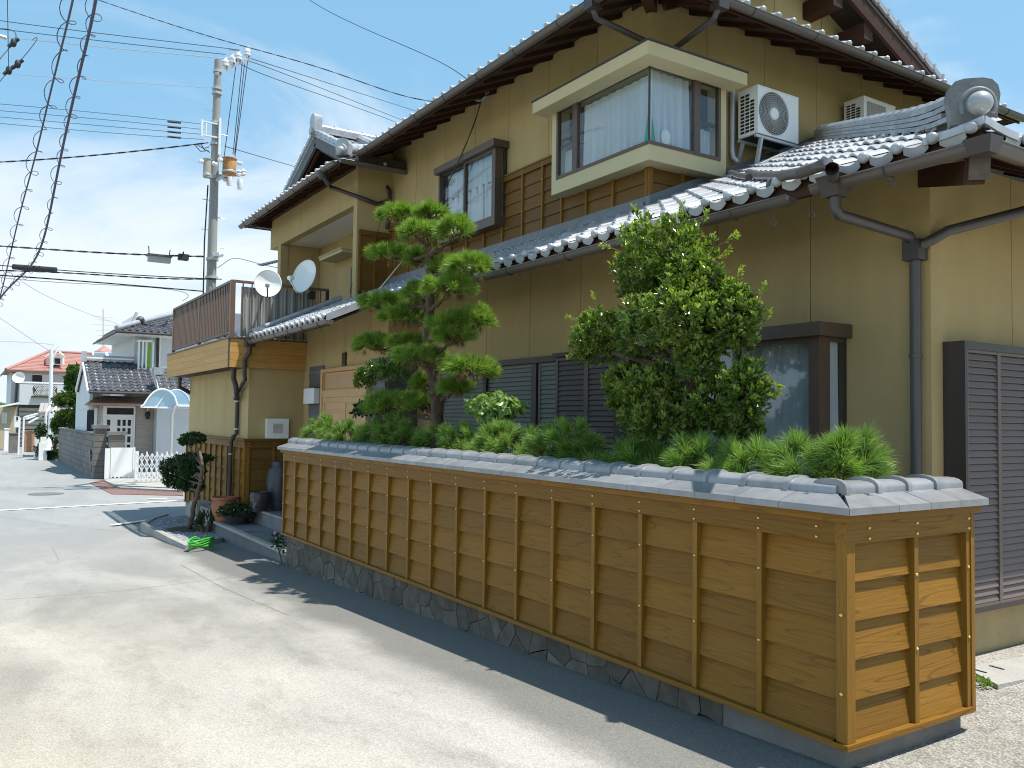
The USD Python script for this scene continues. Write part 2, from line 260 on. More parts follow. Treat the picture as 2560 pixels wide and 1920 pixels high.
M['young_sunlit_leaf'] = leaf('young_leaves', (0.24, 0.30, 0.05), (0.36, 0.34, 0.09), 0.3, 0.35, 0.5, 6.0)
M['dark_leaf'] = leaf('dark_leaves', (0.018, 0.05, 0.012), (0.05, 0.11, 0.025), 0.3, 0.25, 0.5, 5.0)
M['pale_leaf'] = leaf('pale_drooping_leaves', (0.20, 0.29, 0.10), (0.40, 0.47, 0.22), 0.4, 0.35, 0.4, 6.0)
M['far_leaf'] = leaf('far_leaves', (0.06, 0.11, 0.025), (0.20, 0.24, 0.06), 0.5, 0.3, 0.3, 1.2)
M['bark'] = mat('pine_bark', (0.09, 0.06, 0.042), 0.95, 0.45, 22.0, 0.0, 1.0, 35.0, 0.2, stretch=(1, 1, 0.5), bdist=0.02)
M['bark_grey'] = mat('grey_bark', (0.12, 0.09, 0.065), 0.95, 0.35, 18.0, 0.0, 0.8, 40.0, 0.2, stretch=(1, 1, 0.4), bdist=0.015)
M['soil'] = mat('garden_soil', (0.075, 0.05, 0.032), 0.95, 0.35, 8.0, bump=0.8)
M['terracotta'] = mat('terracotta', (0.36, 0.135, 0.062), 0.7, 0.2, 6.0, bump=0.2)
M['dark_pot'] = mat('dark_glazed_pot', (0.035, 0.03, 0.035), 0.25, 0.2, 6.0)
M['vase'] = mat('grey_blue_vase', (0.045, 0.045, 0.06), 0.35, 0.4, 5.0)
M['hose'] = mat('green_hose', (0.06, 0.38, 0.05), 0.4, 0.1, 6.0)
M['pebble'] = mat('grey_pebbles', (0.22, 0.23, 0.25), 0.7, 0.3, 20.0, 0.3)
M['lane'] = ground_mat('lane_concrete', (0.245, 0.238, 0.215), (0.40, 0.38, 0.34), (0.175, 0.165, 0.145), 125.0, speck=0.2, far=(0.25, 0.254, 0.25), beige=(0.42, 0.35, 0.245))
M['asphalt'] = ground_mat('street_asphalt', (0.245, 0.25, 0.247), (0.285, 0.29, 0.287), (0.215, 0.212, 0.20), 110.0, speck=0.22, bump=0.25)
M['gravel'] = ground_mat('gravel_yard', (0.27, 0.255, 0.225), (0.34, 0.325, 0.29), (0.19, 0.17, 0.135), 70.0, speck=0.36, bump=0.9)
M['earth'] = ground_mat('far_ground', (0.20, 0.19, 0.12), (0.13, 0.17, 0.06), (0.24, 0.22, 0.16), 20.0)
M['tar'] = mat('joint_filler', (0.25, 0.24, 0.21), 0.9, 0.4, 30.0)
M['iron'] = mat('cast_iron', (0.14, 0.125, 0.12), 0.7, 0.3, 20.0, bump=0.5)
M['pole'] = mat('concrete_pole', (0.29, 0.285, 0.27), 0.85, 0.12, 3.0, bump=0.2, stretch=(1, 1, .2))
M['rust'] = mat('rusty_transformer', (0.40, 0.20, 0.075), 0.8, 0.6, 4.0, bump=0.3, stretch=(1, 1, .3))
M['porcelain'] = mat('porcelain', (0.74, 0.75, 0.77), 0.25, 0.03, 4.0)
M['hill'] = ground_mat('haze_tinted_hill_forest', (0.05, 0.09, 0.06), (0.035, 0.07, 0.05), (0.07, 0.10, 0.06), 0.05)  # forest green shifted towards blue, distance haze put into the colour
# ------------------------------------------------------------------ ground, lane, street
_gy = [-60, -6, -3, 0, 4, 8, 12, 14, 16, 30, 60, 120]; _gz = [.11, .10, .07, 0, -.144, -.293, -.44, -.49, -.5, -.5, -.5, -.5]
def zg(x, y):
    x, y = np.asarray(x, float), np.asarray(y, float)
    s = np.clip((x - 0.8) / 1.2, 0, 1); t = np.clip((1.6 - y) / 1.2, 0, 1)
    return np.interp(y, _gy, _gz) + 0.07 * s * s * (3 - 2 * s) * t
def sheet(xs, ys, dz, wob=0.0, seed=0):
    X, Y = np.meshgrid(xs, ys, indexing='ij'); Z = zg(X, Y) + dz
    if wob: Z = Z + wob * (meshkit.fbm(np.stack([X * .7, Y * .7, 0 * X], -1), 3, seed) - .5)
    n, m = X.shape; i = np.arange(n * m).reshape(n, m)
    return np.stack([X, Y, Z], -1).reshape(-1, 3), np.stack([i[:-1, :-1], i[1:, :-1], i[1:, 1:], i[:-1, 1:]], -1).reshape(-1, 4)
GY = np.unique(np.concatenate([np.array(_gy, float), np.linspace(-8, 16, 49), [0.69]]))
struct('ground', sheet(np.array([-2500, -300, -60, -9, 0.8, 1.1, 1.4, 1.7, 2.0, 12, 60, 300, 2500]), np.unique(np.concatenate([[-600, -60], GY, [300, 1000, 3000]])), -0.016), M['earth'], smooth=True)
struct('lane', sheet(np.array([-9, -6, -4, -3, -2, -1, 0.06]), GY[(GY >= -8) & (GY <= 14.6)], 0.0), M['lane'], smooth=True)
struct('gravel_yard', sheet(np.array([0.06, 0.8, 1.1, 1.4, 1.7, 2.0, 4, 8, 12]), GY[(GY >= -8) & (GY <= 0.7)], 0.002), M['gravel'], smooth=True)
g = MB(); g.add(*sheet(np.array([-60, -9, 0.06, 0.8, 1.1, 1.4, 1.7, 2., 12, 60]), np.array([14, 14.5, 15, 15.5, 16, 22, 30]), -0.004))
g.add(*sheet(np.array([-9, 0.12]), np.array([30, 60, 120]), -0.004))
struct('street', g, M['asphalt'])
def flat_poly(pix, z, th, mat_, name, lbl=None):
    pts = [AZ(u, v, z) for u, v in pix]; g = MB(); g.prism(Polygon([(p[0], p[1]) for p in pts]), A(0, 0, z - th), A(1, 0, 0), A(0, 1, 0), A(0, 0, 1), th)
    return struct(name, g, mat_, label=lbl)
def stripe(a, b, w, z, mat_, name, seg=1, lbl=None):
    d = unit(b - a); n = A(-d[1], d[0], 0) * w / 2; g = MB()
    for i in range(seg):
        p, q = a + (b - a) * i / seg, a + (b - a) * (i + 1) / seg
        p, q = p.copy(), q.copy()
        p[2] = (zg(p[0], p[1]) if z is None else z) + .004; q[2] = (zg(q[0], q[1]) if z is None else z) + .004
        g.add([p - n, q - n, q + n, p + n], [[0, 1, 2, 3]])
    return struct(name, g, mat_, label=lbl)
a, b = AZ(0, 1276, -.496), AZ(456, 1251, -.496); d = b - a
stripe(a - d * 3, b + d * 3, 0.14, -.497, M['paint'], 'road_marking', lbl='long white line along the far side of the street')
a, b = AZ(280, 1312, -.47), AZ(388, 1297, -.47)
stripe(a, b, 0.13, -.475, M['paint'], 'road_marking', lbl='short white line at the corner of the lane'); 
stripe(AZ(370, 1247, -.496), AZ(418, 1246, -.496), 0.2, -.497, M['paint'], 'road_marking', lbl='small white mark beyond the long street line')
g = MB(); c = AZ(115, 1234, -.49); aa = np.arange(24) * 2 * math.pi / 24
g.prism(Polygon([(.42 * math.cos(t), .42 * math.sin(t)) for t in aa]), A(c[0], c[1], -.512), A(1, 0, 0), A(0, 1, 0), A(0, 0, 1), .02)
single('manhole_cover', g, M['iron'], 'round dark iron manhole cover in the far street', 'manhole cover', base=(c[0], c[1], -.5))
def joint(pix, w=0.009):
    pts = []
    for u, v in pix:
        z = -.1
        for _ in range(30): p = AZ(u, v, z); z = float(zg(p[0], p[1]))
        pts.append(p)
    g = MB()
    for p, q in zip(pts[:-1], pts[1:]):
        n = 10; d = unit(q - p); nn = A(-d[1], d[0], 0) * w / 2
        L = [p + (q - p) * i / n for i in range(n + 1)]
        L = [A(x[0] + .004 * math.sin(7 * x[1]) , x[1], zg(x[0], x[1]) + .004) for x in L]
        for x, y in zip(L[:-1], L[1:]): g.add([x - nn, y - nn, y + nn, x + nn], [[0, 1, 2, 3]])
    struct('lane_joint', g, M['tar'])
joint([(-60, 1505), (300, 1478), (646, 1435)]); joint([(452, 1412), (560, 1471), (723, 1539)], .006)
joint([(130, 1365), (147, 1400)], .012)

# ------------------------------------------------------------------ board cladding: lapped planks under vertical battens
class PL:      # local frame of a vertical face: s along, d outwards, z up
    def __init__(s, O, a, n): s.O, s.a, s.n = A(*O), A(*a), A(*n)
    def __call__(s, x, d, z): return s.O + s.a * x + s.n * d + A(0, 0, z)
def lbox(g, P, s0, s1, d0, d1, z0, z1):
    p = [P(s0, d0, z0), P(s1, d0, z0), P(s1, d1, z0), P(s0, d1, z0), P(s0, d0, z1), P(s1, d0, z1), P(s1, d1, z1), P(s0, d1, z1)]
    if np.dot(np.cross(P.a, P.n), A(0, 0, 1)) < 0: p = [p[i] for i in (3, 2, 1, 0, 7, 6, 5, 4)]
    return g.hexa(p)
def cladding(par, P, L, z0, z1, nrow, batts, woodm, wz, header=0.10, rail=True, header_batt=True, proud=0.040, nails=None, bw=0.034, h0=0.0):
    pitch = (z1 - header - z0) / nrow
    edges = [0.0] + [b for b in batts if 0.02 < b < L - 0.02] + [L]
    for i in range(len(edges) - 1):
        s0, s1 = edges[i], edges[i + 1]
        for r in range(nrow):
            zb = z0 + r * pitch; zt = zb + pitch + .016
            if r == nrow - 1: zt = zb + pitch
            j = RNG.uniform(-.002, .002)
            pb, pt = proud + j, .004
            p = [P(s0, pb - .013, zb), P(s1, pb - .013, zb), P(s1, pb, zb), P(s0, pb, zb), P(s0, pt - .004, zt), P(s1, pt - .004, zt), P(s1, pt + .009, zt), P(s0, pt + .009, zt)]
            if np.dot(np.cross(P.a, P.n), A(0, 0, 1)) < 0: p = [p[k] for k in (3, 2, 1, 0, 7, 6, 5, 4)]
            part(par, 'plank', MB().hexa(p), woodm)
    for b in batts:
        g = MB(); lbox(g, P, b - bw / 2, b + bw / 2, -.002, proud + .020, z0, z1 - header + .004); part(par, 'batten', g, wz)
    if header:
        g = MB(); lbox(g, P, h0, L, 0.0, proud + .024, z1 - header, z1); part(par, 'header_board', g, woodm)
    if rail:
        g = MB(); lbox(g, P, h0 * 1.2, L, -.01, proud + .034, z0 - .028, z0 - .001); part(par, 'bottom_rail', g, woodm)
    if nails is not None:
        for b in batts:
            for dz, dd in ((z1 - header * .3, .026), (z1 - header * .82, .026), (z0 + pitch * 2 - .004, .022), (z0 + pitch * 4 * nrow / 5 - .004, .022)):
                if dz < z1: nails.ball(P(b, proud + dd - .002, dz), .0085, 1)

# ------------------------------------------------------------------ the garden wall with its tile coping
gw = thing('garden_wall', 'low garden wall of varnished orange-brown planks with grey tile coping on a stone base', 'wall', (0.1, 4.0, 0))
PF = PL((0, 8.19, 0), (0, -1, 0), (-1, 0, 0))     # long face, s runs towards the camera
PE = PL((0, 0, 0), (1, 0, 0), (0, -1, 0))         # near end face
ZR, ZH = 0.139, 1.147
core = MB(); core.box(.004, .235, .004, 8.17, -.02, 1.16); core.box(.236, .97, .004, .235, -.02, 1.16)
part(gw, 'core', core, M['mortar'])
nails = MB()
PFo = PL((-.0, 8.19, 0), (0, -1, 0), (-1, 0, 0))
cladding(gw, PFo, 8.19 + .024, ZR, ZH, 5, [8.19 - i * .455 for i in range(1, 18)] + [.018], M['wood_y'], M['wood_z'], nails=nails, header=.10, h0=-.002)
cladding(gw, PE, .975, ZR, ZH, 5, [.49, .955], M['wood_x'], M['wood_z'], nails=nails, header=.10, h0=-.0645)
g = MB(); g.box(-.063, -.004, -.063, -.004, ZR - .001, ZH - .1); part(gw, 'corner_post', g, M['wood_z'])
g = MB(); g.box(.972, 1.005, -.066, .2, ZR - .03, ZH); part(gw, 'end_post', g, M['wood_z'])
g = MB(); g.box(-.08, .3, -.08, 8.26, ZH, ZH + .035); g.box(.3, 1.05, -.08, .3, ZH, ZH + .035); part(gw, 'coping_board', g, M['wood_y'])
for dz in (.60, .40): pass
nails.ball(A(-.065, -.033, .72), .011, 1); nails.ball(A(-.065, -.033, .36), .011, 1); nails.ball(A(-.066, .1, 1.115), .0085, 1); nails.ball(A(-.066, .1, 1.065), .0085, 1); nails.ball(A(.1, -.066, 1.115), .0085, 1); nails.ball(A(.1, -.066, 1.065), .0085, 1)
part(gw, 'brass_nails', nails, M['brass'], kind='stuff')
# coping: slope tiles in front and behind, half round ridge tiles on top
def coping_run(P, L, n, z, mitre0=False, mitre1=False, r0=0.0, r1=0.0):
    # d: -0.11 is the front edge (towards the viewer, outwards positive in P), ridge at d = -.12
    w = L / n
    for i in range(n):
        s0, s1 = i * w + .0015, (i + 1) * w - .0015
        for side in (1, -1):
            f, b = (.115, -.04) if side == 1 else (-.36, -.20)
            m0 = .115 if (mitre0 and i == 0 and side == 1) else 0.0
            m1 = .115 if (mitre1 and i == n - 1 and side == 1) else 0.0
            mb_ = .06
            g = MB()
            sA0, sB0 = (s0 - (m0 and m0), s0 + (mb_ if m0 else 0)); sA1, sB1 = (s1 + (m1 and m1), s1 - (mb_ if m1 else 0))
            t = RNG.uniform(0, .003)
            zf, zb = z + .036 + t, z + .084 + t
            p = [P(sA0, f, z + .004), P(sA1, f, z + .004), P(sB1, b, z + .05), P(sB0, b, z + .05), P(sA0, f, zf), P(sA1, f, zf), P(sB1, b, zb), P(sB0, b, zb)]
            if np.dot(np.cross(P.a, (P(0, b, 0) - P(0, f, 0))), A(0, 0, 1)) < 0: p = [p[k] for k in (3, 2, 1, 0, 7, 6, 5, 4)]
            g.hexa(p); part(gw, 'slope_tile', g, M['coping_tile'])
    w = (L - r0 - r1) / n
    for i in range(n):
        s0, s1 = r0 + i * w + .0015, r0 + (i + 1) * w - .0015
        # ridge tile: arched section tapering, with a raised collar at one end
        g = MB(); K = 11; th = np.linspace(0, math.pi, 9)
        def ring(s, r, h, zc): return [P(s, -.12 + r * 1.0, zc - .030)] + [P(s, -.12 + r * math.copysign(abs(math.cos(t)) ** .8, math.cos(t)), zc + h * math.sin(t)) for t in th] + [P(s, -.12 - r, zc - .030)]
        rings = [ring(s0, .100, .046, z + .110), ring(s0 + .030, .100, .046, z + .110), ring(s0 + .033, .090, .037, z + .107), ring(s1 + .02, .087, .033, z + .105)]
        V = np.vstack(rings + [[P(s0, -.12, z + .07)], [P(s1 + .02, -.12, z + .07)]]); F = []
        for a_ in range(3):
            for k in range(K - 1): F.append([a_ * K + k, a_ * K + k + 1, (a_ + 1) * K + k + 1, (a_ + 1) * K + k])
        F = [[q[0], q[1], q[2]] for q in F] + [[q[0], q[2], q[3]] for q in F]
        F += [[k + 1, k, 4 * K] for k in range(K - 1)] + [[3 * K + k, 3 * K + k + 1, 4 * K + 1] for k in range(K - 1)]
        g.add(V, F); part(gw, 'ridge_tile', g, M['coping_tile'], smooth=40)
        g = MB(); lbox(g, P, s0, s1, -.19, -.05, z + .05, z + .085); part(gw, 'ridge_bed_tile', g, M['coping_tile'])
coping_run(PL((-.0, 8.28, 0), (0, -1, 0), (-1, 0, 0)), 8.28 - .0, 29, ZH + .035, mitre1=True, r1=.09)
coping_run(PL((0.0, 0, 0), (1, 0, 0), (0, -1, 0)), 1.06, 4, ZH + .035, mitre0=True, r0=.05)
# flagstones set in the base of the long face, cut from a Voronoi pattern
zlo = -0.31
rng = np.random.default_rng(3); pts = []
for y in np.arange(-.3, 8.6, .215):
    for z in np.arange(-.5, .35, .20): pts.append((y + rng.uniform(-.1, .1), z + rng.uniform(-.09, .09)))
V = Voronoi(np.array(pts)); clipping = Polygon([(.75, -.03), (.75, .108), (8.15, .108), (8.15, -.31), (4, -.16)])
nst = 0
for r in V.point_region:
    reg = V.regions[r]
    if -1 in reg or len(reg) < 3: continue
    q = Polygon(V.vertices[reg]).intersection(clipping).buffer(-.003)
    q = q.simplify(.004) if not q.is_empty else q
    if q.is_empty or q.geom_type != 'Polygon' or q.area < .002: continue
    d = rng.uniform(.005, .011)
    g = MB(); g.prism(q, A(.003, 0, 0), A(0, 1, 0), A(0, 0, 1), A(-1, 0, 0), d)
    part(gw, 'stone', g, M['stone']); nst += 1
g = MB(); g.box(-.012, .1, -.012, .74, -.06, .108); g.box(.1005, .955, -.012, .1, -.06, .108); part(gw, 'plinth', g, M['concrete_dark'], label='plain dark concrete plinth at the near corner')
g = MB(); g.box(.24, .96, .24, 8.1, -.3, .34); g.box(.9605, 1.94, 1.9, 8.1, -.3, .30); struct('garden_bed', g, M['soil'])
# ------------------------------------------------------------------ the house
HS = thing('house', 'two-storey ochre stucco house with grey tile roofs, wooden cladding and dark bronze windows', 'house', (2.7, 6.0, 0))
XN, YN, XE, YE, YW, XW, YWF, XU, YU, XB, YB, YBF = 1.95, .73, 1.48, 8.45, 11.95, .52, 16.45, 2.73, 4.40, 2.08, 11.17, 16.15
SL = .45
M['lead'] = mat('lead_flashing', (.15, .155, .165), .5, .2, 6.0, .05)
M['rust_metal'] = mat('weathered_metal_cap', (.10, .085, .07), .7, .35, 12.0)
zr = lambda x: 3.235 + SL * (x - 1.16)          # the lower roof's tile bed on the lane side
def wall(axis, c, sgn, seams, z0, z1, m=None, name='wall', back=.10):
    # axis 'x': plane x = c, panels along y, outside towards sgn*x
    m = m or M['stucco']
    g = MB(); a, b = seams[0], seams[-1]
    if axis == 'x': g.box(c - sgn * .02, c - sgn * (.02 + back), a + .03, b - .03, z0, z1 - .01)
    else: g.box(a + .03, b - .03, c - sgn * .02, c - sgn * (.02 + back), z0, z1 - .01)
    w = part(HS, name, g, M['joint'])
    for i in range(len(seams) - 1):
        e0 = .0 if i == 0 else .004; e1 = .0 if i == len(seams) - 2 else .004
        g = MB()
        if axis == 'x': g.box(c, c - sgn * .019, seams[i] + e0, seams[i + 1] - e1, z0, z1)
        else: g.box(seams[i] + e0, seams[i + 1] - e1, c, c - sgn * .019, z0, z1)
        part(w, 'panel', g, m)
    return w
wall('x', XN, -1, [YN, 1.70, 2.67, 3.64, 4.61, 5.57, 6.54, 7.49, YE + .0], -.1, 3.62)
wall('y', YN, -1, [XN + .0195, 3.0, 3.97, 4.94, 5.9, 7.5], .34, 3.45)
wall('y', YE, -1, [XE + .0195, XN - .0], -.3, 3.37)
wall('x', XE, -1, [YE, 9.1, 10.05, 11.02, YW], -.3, 3.37)
wall('y', YW, -1, [XW + .0195, XE], -.35, 2.43)
wall('x', XW, -1, [YW, 13.45, 14.95, YWF], -.45, 2.43)
wall('x', XU, -1, [YU, 5.36, 6.36, 7.32, 8.25, 9.19, 10.21, YB], 3.8, 6.5)
wall('y', YU, -1, [XU + .0195, 3.59, 4.575, 5.545, 6.5, 7.45, 8.6], 3.9, 6.5)
wall('y', YB, -1, [XB + .1605, XU], 3.5, 6.3)
g = MB(); g.box(2.02, 7.5, .70, .9, -.2, .335); part(HS, 'plinth', g, mat('ochre_plinth', (0.40, 0.30, 0.15), 0.9, 0.15, 4.0, bump=.4))
# loggia block over the entrance wing
g = MB(); g.box(XB, XB + .16, YB, YBF, 5.31, 6.2); part(HS, 'loggia_beam', g, M['stucco'])
g = MB(); g.box(XB, XB + .16, YB, 11.335, 2.9, 5.309); part(HS, 'loggia_pier', g, M['stucco'])
g = MB(); g.box(XB, XB + .16, 15.40, 15.60, 2.9, 5.309); part(HS, 'loggia_pier', g, M['stucco'])
g = MB(); g.box(XB + .161, 4.2, 15.42, 15.60, 2.9, 5.6); part(HS, 'loggia_side_wall', g, M['stucco'])
g = MB(); g.box(2.96, 3.1, YB + .1, 15.41, 2.9, 5.6); part(HS, 'loggia_back_wall', g, M['stucco'])
g = MB(); g.box(XB + .161, 2.959, YB + .1, 15.419, 5.325, 5.36); part(HS, 'loggia_ceiling', g, M['white'])
g = MB(); g.box(2.60, 2.955, 13.2, 14.45, 4.86, 4.92); g.box(2.58, 2.955, 13.18, 14.47, 4.921, 4.945); part(HS, 'loggia_window_hood', g, M['cream'])
g = MB(); g.box(2.90, 2.955, 12.2, 13.45, 2.95, 4.62); part(HS, 'loggia_window', g, M['frame_dark'])
g = MB(); g.box(2.89, 2.899, 12.25, 13.0, 3.0, 4.56); part(HS, 'loggia_window_blind', g, M['curtain'])
g = MB(); g.box(XB + .02, 7, YB + .1, YBF, 2.85, 2.9); g.box(XB + .3, 7, YB + .13, YBF - .1, 5.62, 6.1); part(HS, 'inner_floor', g, M['dark_room'])
# ---- upper cladding
ub = [b - YU for b in (4.99, 5.49, 6.0, 6.42, 6.89, 7.39, 7.89, 8.39, 8.89, 9.39, 9.89, 10.39, 10.89)]
PU = PL((XU, YU, 0), (0, 1, 0), (-1, 0, 0))
c = part(HS, 'upper_cladding', MB().box(XU - .008, XU - .001, YU, YB, 3.95, 4.9), M['joint'])
un = MB()
cladding(c, PU, YB - YU, 4.06, 4.965, 5, ub + [.018], M['old_wood_y'], M['wood_z'], header=.07, nails=un, rail=False, proud=.032)
g = MB(); g.box(XU - .07, XU, YU - .05, YB, 4.965, 4.985); part(c, 'cap_rail', g, M['wood_y'])
PU2 = PL((XU, YU, 0), (1, 0, 0), (0, -1, 0))
c2 = part(HS, 'upper_cladding', MB().box(XU, 3.55, YU - .008, YU - .001, 3.95, 4.9), M['joint'])
cladding(c2, PU2, .85, 4.06, 4.965, 5, [.44, .83], M['old_wood_x'], M['wood_z'], header=.07, nails=un, rail=False, proud=.032)
g = MB(); g.box(XU - .045, XU + .0, YU - .045, YU + .0, 4.0, 4.96); part(c, 'corner_post', g, M['wood_z'])
c3 = part(HS, 'upper_cladding', MB().box(XB + .04, XU, YB - .008, YB - .001, 3.6, 4.8), M['joint'])
cladding(c3, PL((XB + .03, YB, 0), (1, 0, 0), (0, -1, 0)), XU - XB - .08, 3.78, 4.86, 5, [.02, .3, .58], M['old_wood_x'], M['wood_z'], header=.09, rail=False, proud=.02)
part(HS, 'cladding_nails', un, M['brass'], kind='stuff')

# ---- wing: wainscot
wn = MB()
c = part(HS, 'wainscot', MB().box(XW - .008, XW - .001, YW, YWF, -.2, 1.1), M['joint'])
PW1 = PL((XW, YWF, 0), (0, -1, 0), (-1, 0, 0))
cladding(c, PW1, YWF - YW + .02, -.19, 1.19, 6, [.02] + [i * .42 for i in range(1, 11)] + [4.5], M['wood_y'], M['wood_z'], header=.12, nails=wn, bw=.036, proud=.028)
g = MB(); g.box(XW - .09, XW - .002, YW - .09, YWF + .03, 1.19, 1.225); g.box(XW - .002, XE - .01, YW - .09, YW - .002, 1.19, 1.225); part(c, 'cap_rail', g, M['old_wood_y'])
c = part(HS, 'wainscot', MB().box(XW, XE, YW - .008, YW - .001, -.1, 1.1), M['joint'])
cladding(c, PL((XW, YW, 0), (1, 0, 0), (0, -1, 0)), XE - XW, -.02, 1.19, 6, [.018, .44, .92], M['old_wood_x'], M['wood_z'], header=.12, nails=wn, rail=False, proud=.028)
part(HS, 'wainscot_nails', wn, M['brass'], kind='stuff')
g = MB(); g.box(XW - .02, XW + .1, YW + .0, YWF, -.7, -.22); part(HS, 'wing_plinth', g, M['concrete'])

# ---- balcony on the wing
zb0, zb1 = 2.42, 2.90
bx0, by0, by1 = .14, 11.85, 16.98
bal = part(HS, 'balcony', MB().box(bx0 + .03, XE + .6, by0 + .03, by1, zb0 + .01, zb1 - .01), M['soffit'])
for k in range(4):
    a_, b_ = zb0 + k * .12, zb0 + (k + 1) * .12 - .003
    part(bal, 'fascia_board', MB().box(bx0 + .022, XE - .001, by0, by0 + .029, a_, b_), M['cedar_x'])
ys = [by0 + .022, 13.6, 15.3, by1]
for k in range(4):
    for i in range(3): part(bal, 'fascia_board', MB().box(bx0, bx0 + .029, ys[i] + .001, ys[i + 1] - .001, zb0 + k * .12, zb0 + (k + 1) * .12 - .003), M['cedar_y'])
part(bal, 'corner_trim', MB().box(bx0 - .006, bx0 + .021, by0 - .006, by0 + .021, zb0 - .004, zb1), M['frame'])
part(bal, 'fascia_cap', MB().box(bx0 - .02, bx0 + .1, by0 - .02, by1, zb1 + .001, zb1 + .025).box(bx0 + .1, XB - .001, by0 - .02, by0 + .1, zb1 + .001, zb1 + .025), M['frame'])
rb = mat('brown_railing', (0.125, 0.075, 0.048), 0.45, 0.1, 5.0, 0.05)
rail = part(HS, 'balcony_railing', MB().box(bx0 + .02, bx0 + .085, by0 + .0, 16.62, 3.845, 3.885).box(bx0 + .085, XB - .22, by0, by0 + .06, 3.845, 3.885), rb)
part(rail, 'bottom_bar', MB().box(bx0 + .03, bx0 + .07, by0 + .1, 16.6, 2.985, 3.02), M['frame_dark'])
part(rail, 'corner_post', MB().box(bx0 + .01, bx0 + .09, by0 - .005, by0 + .075, zb1 + .026, 3.844), rb)
part(rail, 'end_post', MB().box(bx0 + .02, bx0 + .08, 16.55, 16.62, zb1 + .026, 3.844), rb)
part(rail, 'post', MB().box(bx0 + .03, bx0 + .08, 14.2, 14.27, zb1 + .026, 3.844), rb)
for i in range(40):
    y = by0 + .16 + i * (16.5 - by0 - .2) / 39.0
    if abs(y - 14.23) < .05: continue
    part(rail, 'slat', MB().box(bx0 + .035, bx0 + .065, y - .022, y + .022, 3.021, 3.844), rb)
for i in range(11):
    x = bx0 + .22 + i * .15
    part(rail, 'baluster', MB().box(x - .009, x + .009, by0 + .018, by0 + .036, zb1 + .026, 3.844), rb)
part(rail, 'wall_post', MB().box(XB - .28, XB - .22, by0, by0 + .05, zb1 + .1, 3.844), M['frame_dark'])
# weathered corrugated sheet behind the balusters
g = MB(); xs = np.linspace(bx0 + .2, XE + .05, 97); cor = .010 * np.sin(xs / .062 * 2 * math.pi)
v = np.concatenate([np.stack([xs, by0 + .058 + cor, np.full(97, 2.95)], 1), np.stack([xs, by0 + .058 + cor, np.full(97, 3.79)], 1)])
i = np.arange(96); g.add(v, np.stack([i, i + 1, i + 98, i + 97], 1))
part(rail, 'corrugated_sheet', g, mat('weathered_sheet', (0.27, 0.28, 0.265), 0.6, 0.42, 4.0, stretch=(9, 1, .25)), smooth=True)
# ---- entrance: door, slate tile, hooks
dy0, dy1 = float(AX(923, 950, XE - .03)[1]), float(AX(807.5, 950, XE - .03)[1])
dz1 = 2.36
dz1 = float(AX(808, 924.5, XE - .03)[2])
def band(y0, y1, z0, z1, d=.012): return MB().box(XE - d, XE - .0005, y0, y1, z0, z1)
zones = [(dy1 + .005, float(AX(775, 950, XE)[1])), (YE - .0, dy0 - .005)]
for y0, y1 in zones:
    z = -.05
    while z < dz1 + .05:
        part(HS, 'slate_tile', band(y0, y1, z, z + .066, .012 + RNG.uniform(0, .006)), M['slate']); z += .072
z = -.05
while z < dz1 + .05:
    part(HS, 'slate_tile', MB().box(XE + .0, XN - .001, YE - .012 - RNG.uniform(0, .006), YE - .0005, z, z + .066), M['slate']); z += .072
dr = part(HS, 'entrance_door', MB().box(XE - .02, XE - .001, dy0 + .05, dy1 - .05, -.05, dz1 - .06), M['door_wood'])
for q in ((dy0, dy0 + .055), (dy1 - .075, dy1)): part(dr, 'jamb', MB().box(XE - .075, XE - .0, q[0], q[1], -.05, dz1), M['door_wood'])
part(dr, 'head', MB().box(XE - .075, XE - .0, dy0 + .056, dy1 - .076, dz1 - .055, dz1), M['door_wood'])
zt = float(AX(820, 976, XE - .03)[2]); zt2 = float(AX(820, 992, XE - .03)[2])
part(dr, 'transom', MB().box(XE - .065, XE - .021, dy0 + .056, dy1 - .076, zt2 - .01, zt), M['door_wood'])
part(dr, 'transom_panel', MB().box(XE - .03, XE - .0205, dy0 + .1, dy1 - .13, zt + .03, dz1 - .1), mat('reed_panel', (0.47, 0.30, 0.17), .7, .1, 8.0))
mid = float(AX(868, 1030, XE - .03)[1])
for a_, b_, dd in ((mid + .02, dy1 - .08, .035), (dy0 + .06, mid + .05, .05)):
    sp = part(dr, 'sliding_panel', MB().box(XE - dd - .012, XE - .0215, a_ + .08, b_ - .08, -.03, zt2 - .1), M['door_wood'])
    for q in ((a_, a_ + .078), (b_ - .078, b_)): part(dr, 'stile', MB().box(XE - dd - .022, XE - .0212, q[0], q[1], -.04, zt2 - .012), M['door_wood'])
    part(dr, 'door_rail', MB().box(XE - dd - .022, XE - .0212, a_ + .079, b_ - .079, zt2 - .099, zt2 - .013), M['door_wood'])
    for zz in (zt2 - .22, zt2 - .26): part(dr, 'door_bar', MB().box(XE - dd - .020, XE - .0214, a_ + .079, b_ - .079, zz, zz + .014), M['door_wood'])
part(HS, 'vent_slot', MB().box(XE - .03, XE - .001, float(AX(867, 900, XE)[1]), float(AX(859, 900, XE)[1]), float(AX(862, 914, XE)[2]), float(AX(862, 882, XE)[2])), M['frame_dark'])

